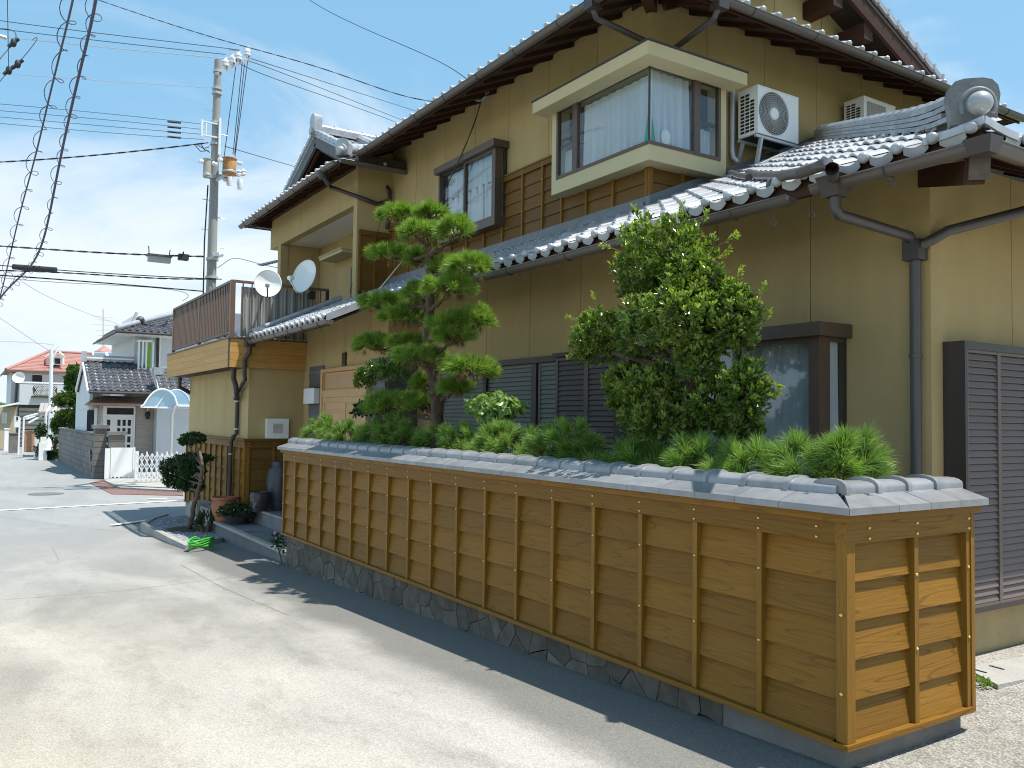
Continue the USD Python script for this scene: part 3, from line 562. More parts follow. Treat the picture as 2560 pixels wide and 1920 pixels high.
# ---- louvred shutters
def louvre(par, P, s0, s1, z0, z1, d, m, pitch=.052, fr=.035):
    fm = M['frame_dark']
    p = part(par, 'shutter', lbox(MB(), P, s0, s1, .004, d - .022, z0, z1), M['frame_dark'])
    for q in ((s0, s0 + fr), (s1 - fr, s1)): part(p, 'shutter_stile', lbox(MB(), P, q[0], q[1], d - .021, d + .006, z0, z1), m)
    for q in ((z0, z0 + fr), (z1 - fr, z1)): part(p, 'shutter_rail', lbox(MB(), P, s0 + fr, s1 - fr, d - .021, d + .004, q[0], q[1]), m)
    n = int((z1 - z0 - 2 * fr) / pitch); h = (z1 - z0 - 2 * fr) / n
    for k in range(n):
        a = z0 + fr + k * h
        v = [P(s0 + fr, d - .004, a), P(s1 - fr, d - .004, a), P(s1 - fr, d - .018, a + h * .86), P(s0 + fr, d - .018, a + h * .86),
             P(s0 + fr, d + .002, a + .006), P(s1 - fr, d + .002, a + .006), P(s1 - fr, d - .012, a + h * .90), P(s0 + fr, d - .012, a + h * .90)]
        g = MB(); g.add(v, [[0, 1, 2, 3], [4, 7, 6, 5], [0, 4, 5, 1], [3, 2, 6, 7], [0, 3, 7, 4], [1, 5, 6, 2]])
        part(p, 'slat', g, m)
# long shutter row on the lane facade
PN = PL((XN, 0, 0), (0, 1, 0), (-1, 0, 0))
ym = lambda u: float(AX(u, 950, XN - .06)[1])
sy = [ym(1601) , ym(1545)]
zs1 = 2.24; zs0 = .45
e = [ym(1105), ym(1225), ym(1332), ym(1345), ym(1408), ym(1485), ym(1562), ym(1600)]
louvre(HS, PN, ym(1332), e[0] + .1, zs0, zs1, .05, M['slat_grey']); louvre(HS, PN, e[4], e[3], zs0, zs1, .05, M['slat_grey'])
louvre(HS, PN, e[5], e[4] - .01, zs0, zs1 + .03, .16, M['slat_dark']); louvre(HS, PN, e[6], e[5], zs0, zs1 + .03, .16, M['slat_dark'])
part(HS, 'shutter_case', lbox(MB(), PN, e[7], e[6] - .005, .005, .2, zs0 - .03, zs1 + .06), M['frame_dark'])
part(HS, 'shutter_post', lbox(MB(), PN, e[3] + .004, e[2] - .004, .004, .085, zs0, zs1), M['frame_dark'])
part(HS, 'shutter_post', lbox(MB(), PN, ym(1215) - .04, ym(1215) + .04, .06, .085, zs0, zs1), M['frame_dark'])
part(HS, 'shutter_head', lbox(MB(), PN, e[4], e[0] + .15, .004, .1, zs1 + .004, zs1 + .07), M['frame_dark'])
part(HS, 'shutter_head', lbox(MB(), PN, e[6], e[4] - .004, .004, .21, zs1 + .034, zs1 + .075), M['frame_dark'])
# shutter box on the near end wall
PS = PL((0, YN, 0), (1, 0, 0), (0, -1, 0))
xb = float(AY(2358, 1000, YN - .002)[0]); dpt = .13
for _ in range(20): dpt = YN - float((lambda t: t)(YN - dpt)); break
ds = np.linspace(.02, .4, 200); fx = np.array([AY(2413, 1000, YN - q)[0] for q in ds]); dpt = float(ds[np.argmin(np.abs(fx - xb))])
zt_, zb_ = float(AY(2413, 851, YN - dpt)[2]), float(AY(2413, 1540, YN - dpt)[2])
part(HS, 'shutter_case', lbox(MB(), PS, xb, xb + .03, .002, dpt, zb_, zt_), M['frame_dark'])
part(HS, 'shutter_head', lbox(MB(), PS, xb + .031, xb + 1.95, .002, dpt, zt_ - .055, zt_), M['frame_dark'])
part(HS, 'shutter_sill', lbox(MB(), PS, xb + .031, xb + 1.95, .002, dpt, zb_, zb_ + .03), M['frame_dark'])
w_ = float(AY(2501, 1000, YN - dpt)[0]) - xb - .03
for k in range(4): louvre(HS, PS, xb + .031 + k * w_, xb + .031 + (k + 1) * w_, zb_ + .031, zt_ - .056, dpt - .012, M['slat'], pitch=.046, fr=.02)

# ---- windows that stand out from the wall, with lace curtains
def curtain(par, P, s0, s1, d, z0, z1, seed, waves=9.0, lace=False):
    r = np.random.default_rng(seed); n = 120; s = np.linspace(s0, s1, n); ph = np.cumsum(r.uniform(.4, 1.6, n)) / n * (s1 - s0) * waves * 6.28
    off = .022 * np.sin(ph) + .008 * np.sin(2.3 * ph + 1)
    V = np.array([P(a, d + o * k, z) for z, k in ((z0, 1.3), ((z0 + z1) / 2, 1.0), (z1, .35)) for a, o in zip(s, off)])
    i = np.arange(n - 1); F = np.vstack([np.stack([i + r_ * n, i + 1 + r_ * n, i + 1 + (r_ + 1) * n, i + (r_ + 1) * n], 1) for r_ in range(2)])
    g = MB(); g.add(V, F); return part(par, 'curtain', g, M['curtain'], smooth=True)
def frame_rect(par, P, s0, s1, z0, z1, d, w=.04, t=.035, name='frame', m=None):
    g = MB()
    lbox(g, P, s0, s1, d - t, d, z0, z0 + w); lbox(g, P, s0, s1, d - t, d, z1 - w, z1); lbox(g, P, s0, s0 + w, d - t, d, z0 + w, z1 - w); lbox(g, P, s1 - w, s1, d - t, d, z0 + w, z1 - w)
    return part(par, name, g, m or M['frame'])
def pane(par, P, s0, s1, z0, z1, d):
    g = MB(); lbox(g, P, s0, s1, d - .004, d, z0, z1); return part(par, 'pane', g, M['glass'])
# corner box window on the upper floor (wraps the corner)
p_ = .22
PC1 = PL((XU, 0, 0), (0, 1, 0), (-1, 0, 0)); PC2 = PL((0, YU, 0), (1, 0, 0), (0, -1, 0))
zb_a, zb_b, zg0, zg1 = 4.385, 5.47, 4.555, 5.425
yL, xR = 5.965, 3.671
cw = part(HS, 'corner_window', MB().box(XU - p_ + .002, xR - .01, YU - p_ + .002, YU - .03, zb_a + .01, zg0 - .02).box(XU - p_ + .002, XU - .03, YU - .03, yL - .01, zb_a + .01, zg0 - .02), M['cream'])
f_ = MB(); f_.box(XU - p_, xR, YU - p_, YU - .003, zb_a, zg0 - .0).box(XU - p_, XU - .003, YU - .0029, yL, zb_a, zg0 - .0)
f_.box(XU - p_, xR, YU - p_, YU - .003, zg1, zb_b + .1).box(XU - p_, XU - .003, YU - .0029, yL, zg1, zb_b + .1)
f_.box(XU - p_, XU - .003, 5.86, yL, zg0 + .001, zg1 - .001); f_.box(3.575, xR, YU - p_, YU - .003, zg0 + .001, zg1 - .001)
part(cw, 'window_box', f_, M['cream'])
hh = .45
g = MB(); g.box(XU - hh, xR + .16, YU - hh, YU - .003, zb_b + .101, zb_b + .16 - .03).box(XU - hh, XU - .003, YU - .0029, yL + .19, zb_b + .101, zb_b + .16 - .03)
z_h0, z_h1 = 5.37, 5.53
g = MB(); g.box(XU - hh, xR + .09, YU - hh, YU - p_ - .003, z_h0 + .02, z_h1).box(XU - hh, XU - p_ - .003, YU - p_ - .0029, yL + .1, z_h0 + .02, z_h1); g.box(XU - p_ - .003, xR + .09, YU - p_ - .0029, YU - .003, zb_b + .1001, zb_b + .12); 
part(cw, 'hood', g, M['cream'])
part(cw, 'hood_flashing', MB().box(XU - hh - .012, xR + .105, YU - hh - .012, YU - .001, z_h1 + .001, z_h1 + .022).box(XU - hh - .012, XU - .001, YU - .0009, yL + .115, z_h1 + .001, z_h1 + .022), M['frame_dark'])
fd = p_ + .012
mL, mR = 5.445 + .02, 3.19
for P, s0, s1, cs in ((PC1, mL + .03, 5.86, 0), (PC2, mR + .03, 3.575, 0)):
    frame_rect(cw, P, s0, s1, zg0, zg1, fd, .035, .05); pane(cw, P, s0 + .036, s1 - .036, zg0 + .036, zg1 - .036, fd - .025)
    part(cw, 'sash_bar', lbox(MB(), P, s0 + .036, s1 - .036, fd - .05, fd - .026, (zg0 * .55 + zg1 * .45) - .02, zg0 * .55 + zg1 * .45 + .02), M['frame_dark'])
    curtain(cw, P, s0 + .04, s1 - .04, fd - .12, zg0, zg0 + .36, 5, 14)
part(cw, 'mullion', lbox(MB(), PC1, mL - .03, mL + .029, fd - .055, fd + .003, zg0, zg1), M['frame'])
part(cw, 'mullion', lbox(MB(), PC2, mR - .03, mR + .029, fd - .055, fd + .003, zg0, zg1), M['frame'])
for za_, zc_ in ((zg0, zg0 + .035), (zg1 - .03, zg1)): part(cw, 'frame_rail', lbox(MB(), PC1, YU - p_ + .03, mL - .03, fd - .05, fd, za_, zc_), M['frame'])
for za_, zc_ in ((zg0, zg0 + .035), (zg1 - .03, zg1)): part(cw, 'frame_rail', lbox(MB(), PC2, XU - p_ - .012, mR - .03, fd - .05, fd, za_, zc_), M['frame'])
pane(cw, PC1, YU - p_ + .005, mL - .03, zg0 + .036, zg1 - .031, fd - .02); pane(cw, PC2, XU - p_ + .005, mR - .03, zg0 + .036, zg1 - .031, fd - .02)
part(cw, 'corner_strip', MB().box(XU - p_ - .008, XU - p_ + .010, YU - p_ - .008, YU - p_ + .010, zg0 + .03, zg1 - .03), M['frame_dark'])
curtain(cw, PC1, YU - p_ + .04, mL - .03, fd - .10, zg0 + .01, zg1 - .07, 1, 7); curtain(cw, PC2, XU - p_ + .05, mR - .03, fd - .10, zg0 + .01, zg1 - .02, 2, 9)
part(cw, 'room_back', MB().box(XU - .028, XU - .021, YU + .0, yL - .1, zg0, zg1).box(XU + .0, xR - .1, YU - .028, YU - .021, zg0, zg1), M['dark_room'])
gc = A(XU - p_ + .10, YU - p_ + .10, zg0 + .002)
part(cw, 'green_cone', MB().lathe([(.07, 0), (.065, .04), (.012, .42), (.0, .43)], gc, 12), mat('green_cone', (.02, .28, .12), .5))
ic = AY(1664, 345, YU - p_ + .07); part(cw, 'white_ornament', MB().ball(ic, .10, 2, (.7, .35, 1.0)), M['white'], smooth=True)
# shallow bay windows: upper (window2) and lower
def bay(P, s0, s1, z0, z1, d, hood, mid, cs, curt=True, side=.05, ztop=.10):
    w = part(HS, 'bay_window', lbox(MB(), P, s0, s1, .003, d, z0 - .10, z0 - .001), M['frame'])
    part(w, 'hood', lbox(MB(), P, s0 - .05, s1 + .05, .003, hood, z1 + .001, z1 + ztop), M['frame'])
    if side: pass
    part(w, 'corner_mullion', lbox(MB(), P, s0, s0 + .06, d - .12, d, z0, z1), M['frame']); part(w, 'side_frame', lbox(MB(), P, s1 - .04, s1, .003, d, z0, z1), M['frame'])
    part(w, 'wall_frame', lbox(MB(), P, s0, s0 + .04, .003, .04, z0, z1), M['frame_dark'])
    g = MB(); lbox(g, P, s0 + .004, s0 + .008, .041, d - .121, z0 + .04, z1 - .03); part(w, 'pane', g, M['glass'])
    g = MB(); lbox(g, P, s0 + .0, s0 + .03, .041, d - .121, z0, z0 + .04); lbox(g, P, s0, s0 + .03, .041, d - .121, z1 - .03, z1); part(w, 'side_rails', g, M['frame'])
    frame_rect(w, P, s0 + .061, mid + .02, z0, z1, d - .004, .035, .05); frame_rect(w, P, mid - .02, s1 - .041, z0, z1, d - .036, .035, .03, m=M['frame_dark'])
    pane(w, P, s0 + .097, mid - .0, z0 + .036, z1 - .036, d - .03); pane(w, P, mid + .016, s1 - .077, z0 + .036, z1 - .036, d - .05)
    part(w, 'room_back', lbox(MB(), P, s0 + .05, s1 - .05, .004, .012, z0, z1), M['dark_room'])
    curtain(w, P, s0 + .06, s1 - .06, d - .13, z0 + .0, z1 - .01, cs, 6)
    pass
    # curtain across the narrow side
    Pq = PL(P(s0 + .045, 0, 0), P.n, -P.a); curtain(w, Pq, .05, d - .12, .0, z0, z1, cs + 9, 9)
    return w
def bay_depth(u_corner, y_wall, x_wall):
    ds = np.linspace(.05, .6, 300); return float(ds[np.argmin([abs(AX(u_corner, 900, x_wall - q)[1] - y_wall) for q in ds])])
yw2 = float(AX(1268, 450, XU)[1]); dw2 = bay_depth(1231, yw2, XU)
bay(PC1, yw2, 9.02, 4.39, 5.37, dw2, dw2 + .06, 8.22, 11)
PB = PL((XN, 0, 0), (0, 1, 0), (-1, 0, 0))
bz1 = float(AX(2015, 843, XN - .36)[2]); by_s = float(AX(2015, 900, XN - .34)[1])
yq = float(AX(2117, 900, XN)[1])
dB = bay_depth(2048, yq, XN); bz1 = float(AX(2015, 843, XN - dB)[2])
bay(PB, yq, yq + 1.75, .45, bz1, dB, dB + .06, float(AX(1835, 900, XN - dB)[1]), 21)

# ---- air conditioner ducts, hooks etc. follow after the roofs
# ------------------------------------------------------------------ roofs
_tile_cache = {}
def tile_local(w, l, eave):
    k = (round(w, 4), round(l, 4), eave)
    if k in _tile_cache: return _tile_cache[k]
    us = np.array([0, .10, .22, .36, .50, .62, .70, .76, .84, .92, 1.0, 1.05]); 
    def h(u):
        return np.where(u < .68, -.026 * np.sin(np.pi * np.clip(u / .68, 0, 1)), .030 * np.sin(np.pi * np.clip((u - .68) / .37, 0, 1)))
    hs = h(us); n = len(us); th = .017; L = l * 1.16
    lo = np.stack([us * w, np.zeros(n), hs + .030], 1); hi = np.stack([us * w, np.full(n, L), hs + .004], 1); un = np.stack([us * w, np.zeros(n), hs + .030 - th], 1)
    V = np.vstack([lo, hi, un]); i = np.arange(n - 1)
    F = np.vstack([np.stack([i, i + 1, i + 1 + n, i + n], 1), np.stack([i + 2 * n, i + 1 + 2 * n, i + 1, i], 1)])
    F = np.vstack([F[:, [0, 1, 2]], F[:, [0, 2, 3]]])
    if eave:      # hanging lip below the trough and a round head on the roll
        j = np.where(us <= .70)[0]; m = len(j)
        a = np.stack([us[j] * w, np.full(m, -.004), hs[j] + .034], 1); b = a - [0, .006, .052]; b[:, 2] -= .008 * np.sin(np.pi * us[j] / .70)
        a2 = a + [0, .016, 0]; b2 = b + [0, .016, 0]
        W = np.vstack([a, b, a2, b2]); q = np.arange(m - 1)
        G = np.vstack([np.stack([q + m, q + 1 + m, q + 1, q], 1), np.stack([q, q + 1, q + 1 + 2 * m, q + 2 * m], 1), np.stack([q + 3 * m, q + 2 * m + m + 1, q + 1 + m, q + m], 1)])
        G = np.vstack([G[:, [0, 1, 2]], G[:, [0, 2, 3]]]) + len(V); V = np.vstack([V, W]); F = np.vstack([F, G])
        s = trimesh.creation.icosphere(2, 1.0); sv = s.vertices * [.036, .032, .036] + [.865 * w, -.012, .032]
        F = np.vstack([F, s.faces + len(V)]); V = np.vstack([V, sv])
    _tile_cache[k] = (V, F); return V, F
def lay_tiles(par, O, a, s, ncol, nrow, keep, w=.245, l=.235, limit=300, start=0, name='tile', eave=True, jit=.004, m=None):
    tm, te = (m, m) if m else (M['tile'], M['tile_edge'])
    a, s = unit(a), unit(s); n = unit(np.cross(a, s)); n = n if n[2] > 0 else -n
    cell = [(r, c) for r in range(start, nrow) for c in range(ncol)]
    rest = MB(); cnt = 0
    for r, c in cell:
        ctr = O + a * (c + .5) * w + s * (r + .5) * l
        if not keep(ctr): continue
        V, F = tile_local(w, l, eave and r == 0)
        j = RNG.uniform(-jit, jit)
        v = O + np.outer(V[:, 0] + c * w, a) + np.outer(V[:, 1] + r * l, s) + np.outer(V[:, 2] + j, n)
        f = F if np.dot(np.cross(a, s), n) > 0 else F[:, ::-1]
        if cnt < limit: part(par, ('eave_tile' if eave and r == 0 else name), (v, f), te if eave and r == 0 else tm, smooth=50)
        else: rest.add(v, f)
        cnt += 1
    if rest.n: part(par, 'roof_tiles', rest, tm, smooth=50, kind='stuff')
def slab(par_or_none, name, poly, zfun, th, m, sx, sy, z0):
    g = MB(); g.prism(Polygon(poly), A(0, 0, z0 - th), A(1, 0, sx), A(0, 1, sy), A(0, 0, 1), th)
    return part(par_or_none, name, g, m)
# lower roof, lane side: z = zr(x)
poly = [(1.17, -.03), (1.17, 8.17), (.51, 8.17), (.51, 11.74), (XB - .01, 11.74), (XB - .01, YB + .0), (XU - .03, YB + .0), (XU - .03, YU - .03), (5.6, YU - .03)]
lr = slab(HS, 'lower_roof', poly, zr, .05, M['soffit'], SL, 0, zr(0) - .008)
su = unit(A(1, 0, SL)); 
def keep_main(p): return p[1] > -.1 + 0 and p[1] > (p[0] - 1.2) + .02 if p[1] < YU else (p[0] < XU - .05 if p[1] < YB else p[0] < XB)
lay_tiles(lr, A(1.13, 8.17, zr(1.13)), A(0, -1, 0), su, 38, 23, lambda p: keep_main(p) and (p[1] < 8.2), limit=300, w=.222, l=.215)
lr2 = part(HS, 'entrance_roof', MB().prism(Polygon([(.53, 8.2), (XE, 8.2), (XE, 11.7), (.53, 11.7)]), A(0, 0, zr(0) - .10), A(1, 0, SL), A(0, 1, 0), A(0, 0, 1), .03), M['soffit'], label='lower roof brought forward over the entrance')
lay_tiles(lr2, A(.46, 11.74, zr(.46)), A(0, -1, 0), su, 16, 12, lambda p: (p[0] < XU - .05 if p[1] < YB else p[0] < XB) and p[1] > 8.18, w=.222, l=.215)
# near end slope of the lower roof
le = slab(HS, 'lower_roof_end', [(1.17, -.03), (5.57, YU - .03), (9, YU - .03), (9, -.03)], None, .05, M['soffit'], 0, SL, zr(1.16) + SL * .03 - .008)
sv_ = unit(A(0, 1, SL))
lay_tiles(le, A(1.13, -.07, zr(1.13)), A(1, 0, 0), sv_, 24, 4, lambda p: p[0] > p[1] + 1.25, w=.222, l=.215)
# verge trim of the entrance roof and rounded capping pipe along the balcony side
vz = lambda x: zr(x) + .06
part(HS, 'verge_roll', MB().tube([A(.50, 11.76, vz(.5) + .03), A(XB - .02, 11.76, vz(XB) + .03)], .045, 10), M['tile_edge'], smooth=True)
part(HS, 'verge_board', MB().add([A(.46, 8.16, zr(.46) - .05), A(1.12, 8.16, zr(1.12) - .05), A(1.12, 8.16, zr(1.12) + .05), A(.46, 8.16, zr(.46) + .05), A(.46, 8.185, zr(.46) - .05), A(1.12, 8.185, zr(1.12) - .05), A(1.12, 8.185, zr(1.12) + .05), A(.46, 8.185, zr(.46) + .05)], [[0, 1, 2, 3], [5, 4, 7, 6], [4, 0, 3, 7], [1, 5, 6, 2], [3, 2, 6, 7], [4, 5, 1, 0]]), M['tile'])
part(HS, 'lead_flashing', MB().box(XU - .10, XU - .026, YU, YB, zr(XU) - .04, zr(XU) + .05).box(XU - .06, XU - .026, YU, YB, zr(XU) + .0505, zr(XU) + .12), M['lead'])
g = MB(); g.add([A(XU - .09, YU - .09, zr(XU) - .02), A(5.5, YU - .09, zr(5.5) - .02), A(5.5, YU - .02, zr(5.5) - .02), A(XU - .09, YU - .02, zr(XU) - .02), A(XU - .09, YU - .09, zr(XU) + .11), A(5.5, YU - .09, zr(5.5) + .08), A(5.5, YU - .02, zr(5.5) + .08), A(XU - .09, YU - .02, zr(XU) + .11)], [[0, 3, 2, 1], [4, 5, 6, 7], [0, 1, 5, 4], [1, 2, 6, 5], [2, 3, 7, 6], [3, 0, 4, 7]])
part(HS, 'lead_flashing', g, M['lead'])
# hip ridge: courses of thin tiles, round caps above, large end tile with a ball
h0, h1 = A(1.30, .10, 0), A(5.45, 4.25, 0); hd = unit(h1 - h0); hl = np.linalg.norm(h1 - h0); hn = A(-hd[1], hd[0], 0)
def hz(t): return zr(1.30 + t * hd[0]) - .03
hip = part(HS, 'hip_ridge', MB().hexa([*(h0 + hd * t + hn * w_ + A(0, 0, hz(t) + dz) for t, w_, dz in ((0, -.09, 0), (hl, -.09, 0), (hl, .09, 0), (0, .09, 0))), *(h0 + hd * t + hn * w_ + A(0, 0, hz(t) + dz) for t, w_, dz in ((0, -.06, .17), (hl, -.06, .17), (hl, .06, .17), (0, .06, .17)))]), M['joint'])
def hzt(t, k): return hz(t) + .045 + k * (.034 + .006 * max(0, 1 - t / 1.3)) + .05 * max(0, 1 - t / .9) ** 2
for k in range(4):
    n_ = 15
    for i in range(n_):
        t0, t1 = (i + (.5 if k % 2 else 0)) * hl / n_, (i + 1 + (.5 if k % 2 else 0)) * hl / n_ - .004
        t1 = min(t1, hl)
        if t0 >= hl: continue
        hw = .105 - k * .005
        P8 = [h0 + hd * t + hn * w_ + A(0, 0, hzt(t, k) + dz) for dz in (0, .030) for t, w_ in ((t0, -hw), (t1, -hw), (t1, hw), (t0, hw))]
        part(hip, 'course_tile', MB().hexa(P8), M['tile'])
for i in range(24):
    t0, t1 = i * hl / 24, (i + 1) * hl / 24; th = np.linspace(0, math.pi, 8); V = []
    for t, r in ((t0, .068), (t0 + .03, .068), (t0 + .032, .060), (t1 + .01, .057)): V += [h0 + hd * t + hn * (r * math.cos(q)) + A(0, 0, hzt(t, 4) - .012 + r * .95 * math.sin(q)) for q in th]
    F = [[a_ * 8 + k, a_ * 8 + k + 1, (a_ + 1) * 8 + k + 1, (a_ + 1) * 8 + k] for a_ in range(3) for k in range(7)]
    V += [h0 + hd * t0 + A(0, 0, hzt(t0, 4) - .02)]
    g = MB(); g.add(V, F); g.add(V, [[k + 1, k, 32] for k in range(7)]); part(hip, 'cap_tile', g, M['tile_edge'], smooth=40)
# end tile: a broad rounded plate facing out of the corner
out = -hd; eb = h0 + out * .02
def plate(c, ex, w0, w1, hgt, th_, zb, shoulder=.5):
    pts = [(-w0, 0)] + [(-w1 * 1.0 + 0, hgt * .62)] + [(-w1 * .92, hgt * .82), (-w1 * .70, hgt * .95), (-w1 * .35, hgt)] ; pts = pts + [(-x, y) for x, y in pts[::-1]]
    return MB().prism(Polygon(pts), A(c[0], c[1], zb), ex, A(0, 0, 1), unit(np.cross(ex, A(0, 0, 1))), th_)
part(hip, 'end_tile', plate(eb + out * .06, hn, .118, .138, .265, .07, hz(0) + .04), M['moss_tile'], smooth=25)
g = MB(); K = 20
for r0 in (.085,): 
    arc = [eb + out * .135 + hn * (r0 * math.cos(q)) + A(0, 0, hz(0) + .12 + r0 * 1.1 * math.sin(q)) for q in np.linspace(-.5, math.pi + .5, K)]
    g.tube(arc, .014, 6)
part(hip, 'end_tile_moulding', g, M['moss_tile'], smooth=True)
bc = eb + out * .165 + A(0, 0, hz(0) + .12)
part(hip, 'end_ball', MB().ball(bc, .066, 3, (1, 1, 1)), M['tile_edge'], smooth=True)
g = MB()
for sgn in (1, -1):
    dirv = A(-0.0, 1, 0) if sgn == 1 else A(1, 0, 0)
    base = A(1.12, -.08, zr(1.13) + .02)
    pts = [base + dirv * t + A(0, 0, .03 * max(0, 1 - t / .35) ** 2) for t in np.linspace(0, .35, 8)]
    for p, q in zip(pts[:-1], pts[1:]): g.beam(p, q, .016, .045)
part(hip, 'corner_lip', g, M['tile_edge'])
# ---- soffits, rafters and the corner beam of the lower roof
g = MB(); g.hexa([A(1.2, -.0, 3.03), A(1.32, .0, 3.03), A(2.3, 1.0, 3.30), A(2.2, 1.06, 3.30), A(1.2, -.0, 3.20), A(1.32, .0, 3.20), A(2.3, 1.0, 3.5), A(2.2, 1.06, 3.5)])
part(HS, 'corner_beam', MB().beam(A(1.26, .05, 3.035), A(2.15, .94, 3.36), .11, .135), M['dark_wood'])
part(HS, 'beam_cap', MB().beam(A(1.255, .02, 3.05), A(1.30, .065, 3.065), .11, .125), M['rust_metal'], label='weathered metal cap on the corner beam')
for i in range(19):
    y = .6 + i * .42
    part(HS, 'rafter', MB().beam(A(1.22, y, zr(1.22) - .095), A(XN + .1, y, zr(XN + .1) - .095), .045, .07), M['dark_wood'])
for i in range(9):
    x = 2.3 + i * .42
    part(HS, 'rafter', MB().beam(A(x, .02, 3.19), A(x, YN + .1, 3.56), .045, .07), M['dark_wood'])
part(HS, 'eave_board', MB().box(1.165, 1.185, .0, 8.15, 3.12, 3.22).box(1.19, 9, -.02, .0, 3.12, 3.22), M['dark_wood'])
part(HS, 'eave_board', MB().box(.50, .52, 8.19, 11.72, zr(.5) - .12, zr(.5) - .02), M['dark_wood'])
part(HS, 'plate_beam', MB().box(XN - .03, XN - .001, YN + .1, YE, 3.36, 3.48), M['dark_wood'])

# ---- upper main roof: hip-and-gable
E0, Z0u, SU = (1.90, 3.60), 6.03, .4535
zu = lambda x: Z0u + SU * (x - 1.9)
ur = slab(HS, 'upper_roof', [(1.9, 3.6), (2.5, 4.2), (5.45, 4.2), (5.45, 15), (1.9, 10.75)], zu, .07, M['soffit'], SU, 0, zu(0) - .01)
slab(HS, 'upper_roof', [(9.0, 3.6), (8.4, 4.2), (5.45, 4.2), (5.45, 15), (9.0, 15)][::-1], zu, .07, M['soffit'], -SU, 0, zu(1.9) + SU * 9.0 - .01)
ue = slab(HS, 'upper_roof_end', [(1.9, 3.6), (9.0, 3.6), (7.9, 4.7), (3.0, 4.7)], None, .07, M['soffit'], 0, SU, Z0u - SU * 3.6 - .01)
lay_tiles(ur, A(1.86, 10.75, zu(1.86)), A(0, -1, 0), unit(A(1, 0, SU)), 27, 3, lambda p: p[1] > 3.6 + (p[0] - 1.9))
lay_tiles(ue, A(1.86, 3.56, Z0u - SU * .04), A(1, 0, 0), unit(A(0, 1, SU)), 27, 4, lambda p: p[0] > 1.9 + (p[1] - 3.6))
part(HS, 'hip_ridge', MB().tube([A(1.85, 3.55, zu(1.85) + .12), A(3.0, 4.7, zu(3.0) + .14)], .10, 10), M['tile_edge'], smooth=True)
gab = part(HS, 'gable_wall', MB().prism(Polygon([(2.9, 6.4), (8.0, 6.4), (5.45, 7.58)]), A(0, 4.70, 0), A(1, 0, 0), A(0, 0, 1), A(0, 1, 0), .08), mat('gable_stucco', (0.52, 0.41, 0.21), .9, .05, 3.0, bump=.4, bscale=160., bdist=.004))
for x in (3.2, 4.15, 5.1, 6.05, 7.0):
    part(gab, 'joint_strip', MB().box(x - .003, x + .003, 4.697, 4.6995, 6.4, min(7.5, 7.56 - .4535 * abs(x - 5.45))), M['joint'])
for sg in (-1, 1):
    a_, b_ = A(5.45, 4.2, 7.62), A(5.45 + sg * 2.75, 4.2, 7.62 - 2.75 * SU - (.03))
    part(gab, 'barge_board', MB().beam(a_ + A(0, 0, -.16), b_ + A(0, 0, -.16), .05, .24), M['dark_wood'])
    part(gab, 'barge_fillet', MB().beam(a_ + A(0, -.032, -.05), b_ + A(0, -.032, -.05), .012, .03), M['frame'])
    part(gab, 'verge_board', MB().beam(a_ + A(0, .02, .0), b_ + A(0, .02, .0), .10, .07), M['dark_wood'])
    part(gab, 'gable_soffit', MB().hexa([a_ + A(0, .03, -.09), a_ + A(0, .5, -.09), b_ + A(0, .5, -.09), b_ + A(0, .03, -.09), a_ + A(0, .03, -.04), a_ + A(0, .5, -.04), b_ + A(0, .5, -.04), b_ + A(0, .03, -.04)] if sg == -1 else [a_ + A(0, .5, -.09), a_ + A(0, .03, -.09), b_ + A(0, .03, -.09), b_ + A(0, .5, -.09), a_ + A(0, .5, -.04), a_ + A(0, .03, -.04), b_ + A(0, .03, -.04), b_ + A(0, .5, -.04)]), M['soffit'])
    n_ = 13
    for i in range(n_):
        p = a_ + (b_ - a_) * i / n_; q = a_ + (b_ - a_) * (i + 1) / n_
        g = MB().beam(p + A(0, -.0, .075), q + A(0, -.0, .055), .13, .075); g.beam(q + A(0, -.03, .085) - (q - p) * .14, q + A(0, -.03, .085), .10, .09); part(gab, 'verge_tile', g, M['tile'])
for (u, v) in ((2057, 10), (2133, 92)):
    c = AY(u, v, 4.45); part(gab, 'purlin_end', MB().box(c[0] - .09, c[0] + .09, 4.22, 4.70, c[2] - .13, c[2] + .09), M['dark_wood'])
for i in range(15):
    y = 4.0 + i * .46; part(HS, 'rafter', MB().beam(A(1.96, y, zu(1.96) - .105), A(XU + .1, y, zu(XU + .1) - .105), .045, .06), M['dark_wood'])
for i in range(14):
    x = 2.4 + i * .46; part(HS, 'rafter', MB().beam(A(x, 3.66, Z0u - .078), A(x, YU + .1, Z0u + SU * .9 - .105), .045, .06), M['dark_wood'])
part(HS, 'corner_beam', MB().beam(A(1.98, 3.68, 5.90), A(2.85, 4.52, 6.25), .12, .14), M['dark_wood'])
part(HS, 'eave_board', MB().box(1.905, 1.925, 3.6, 10.7, 5.92, 6.0).box(1.93, 9, 3.605, 3.625, 5.92, 6.0), M['dark_wood'])

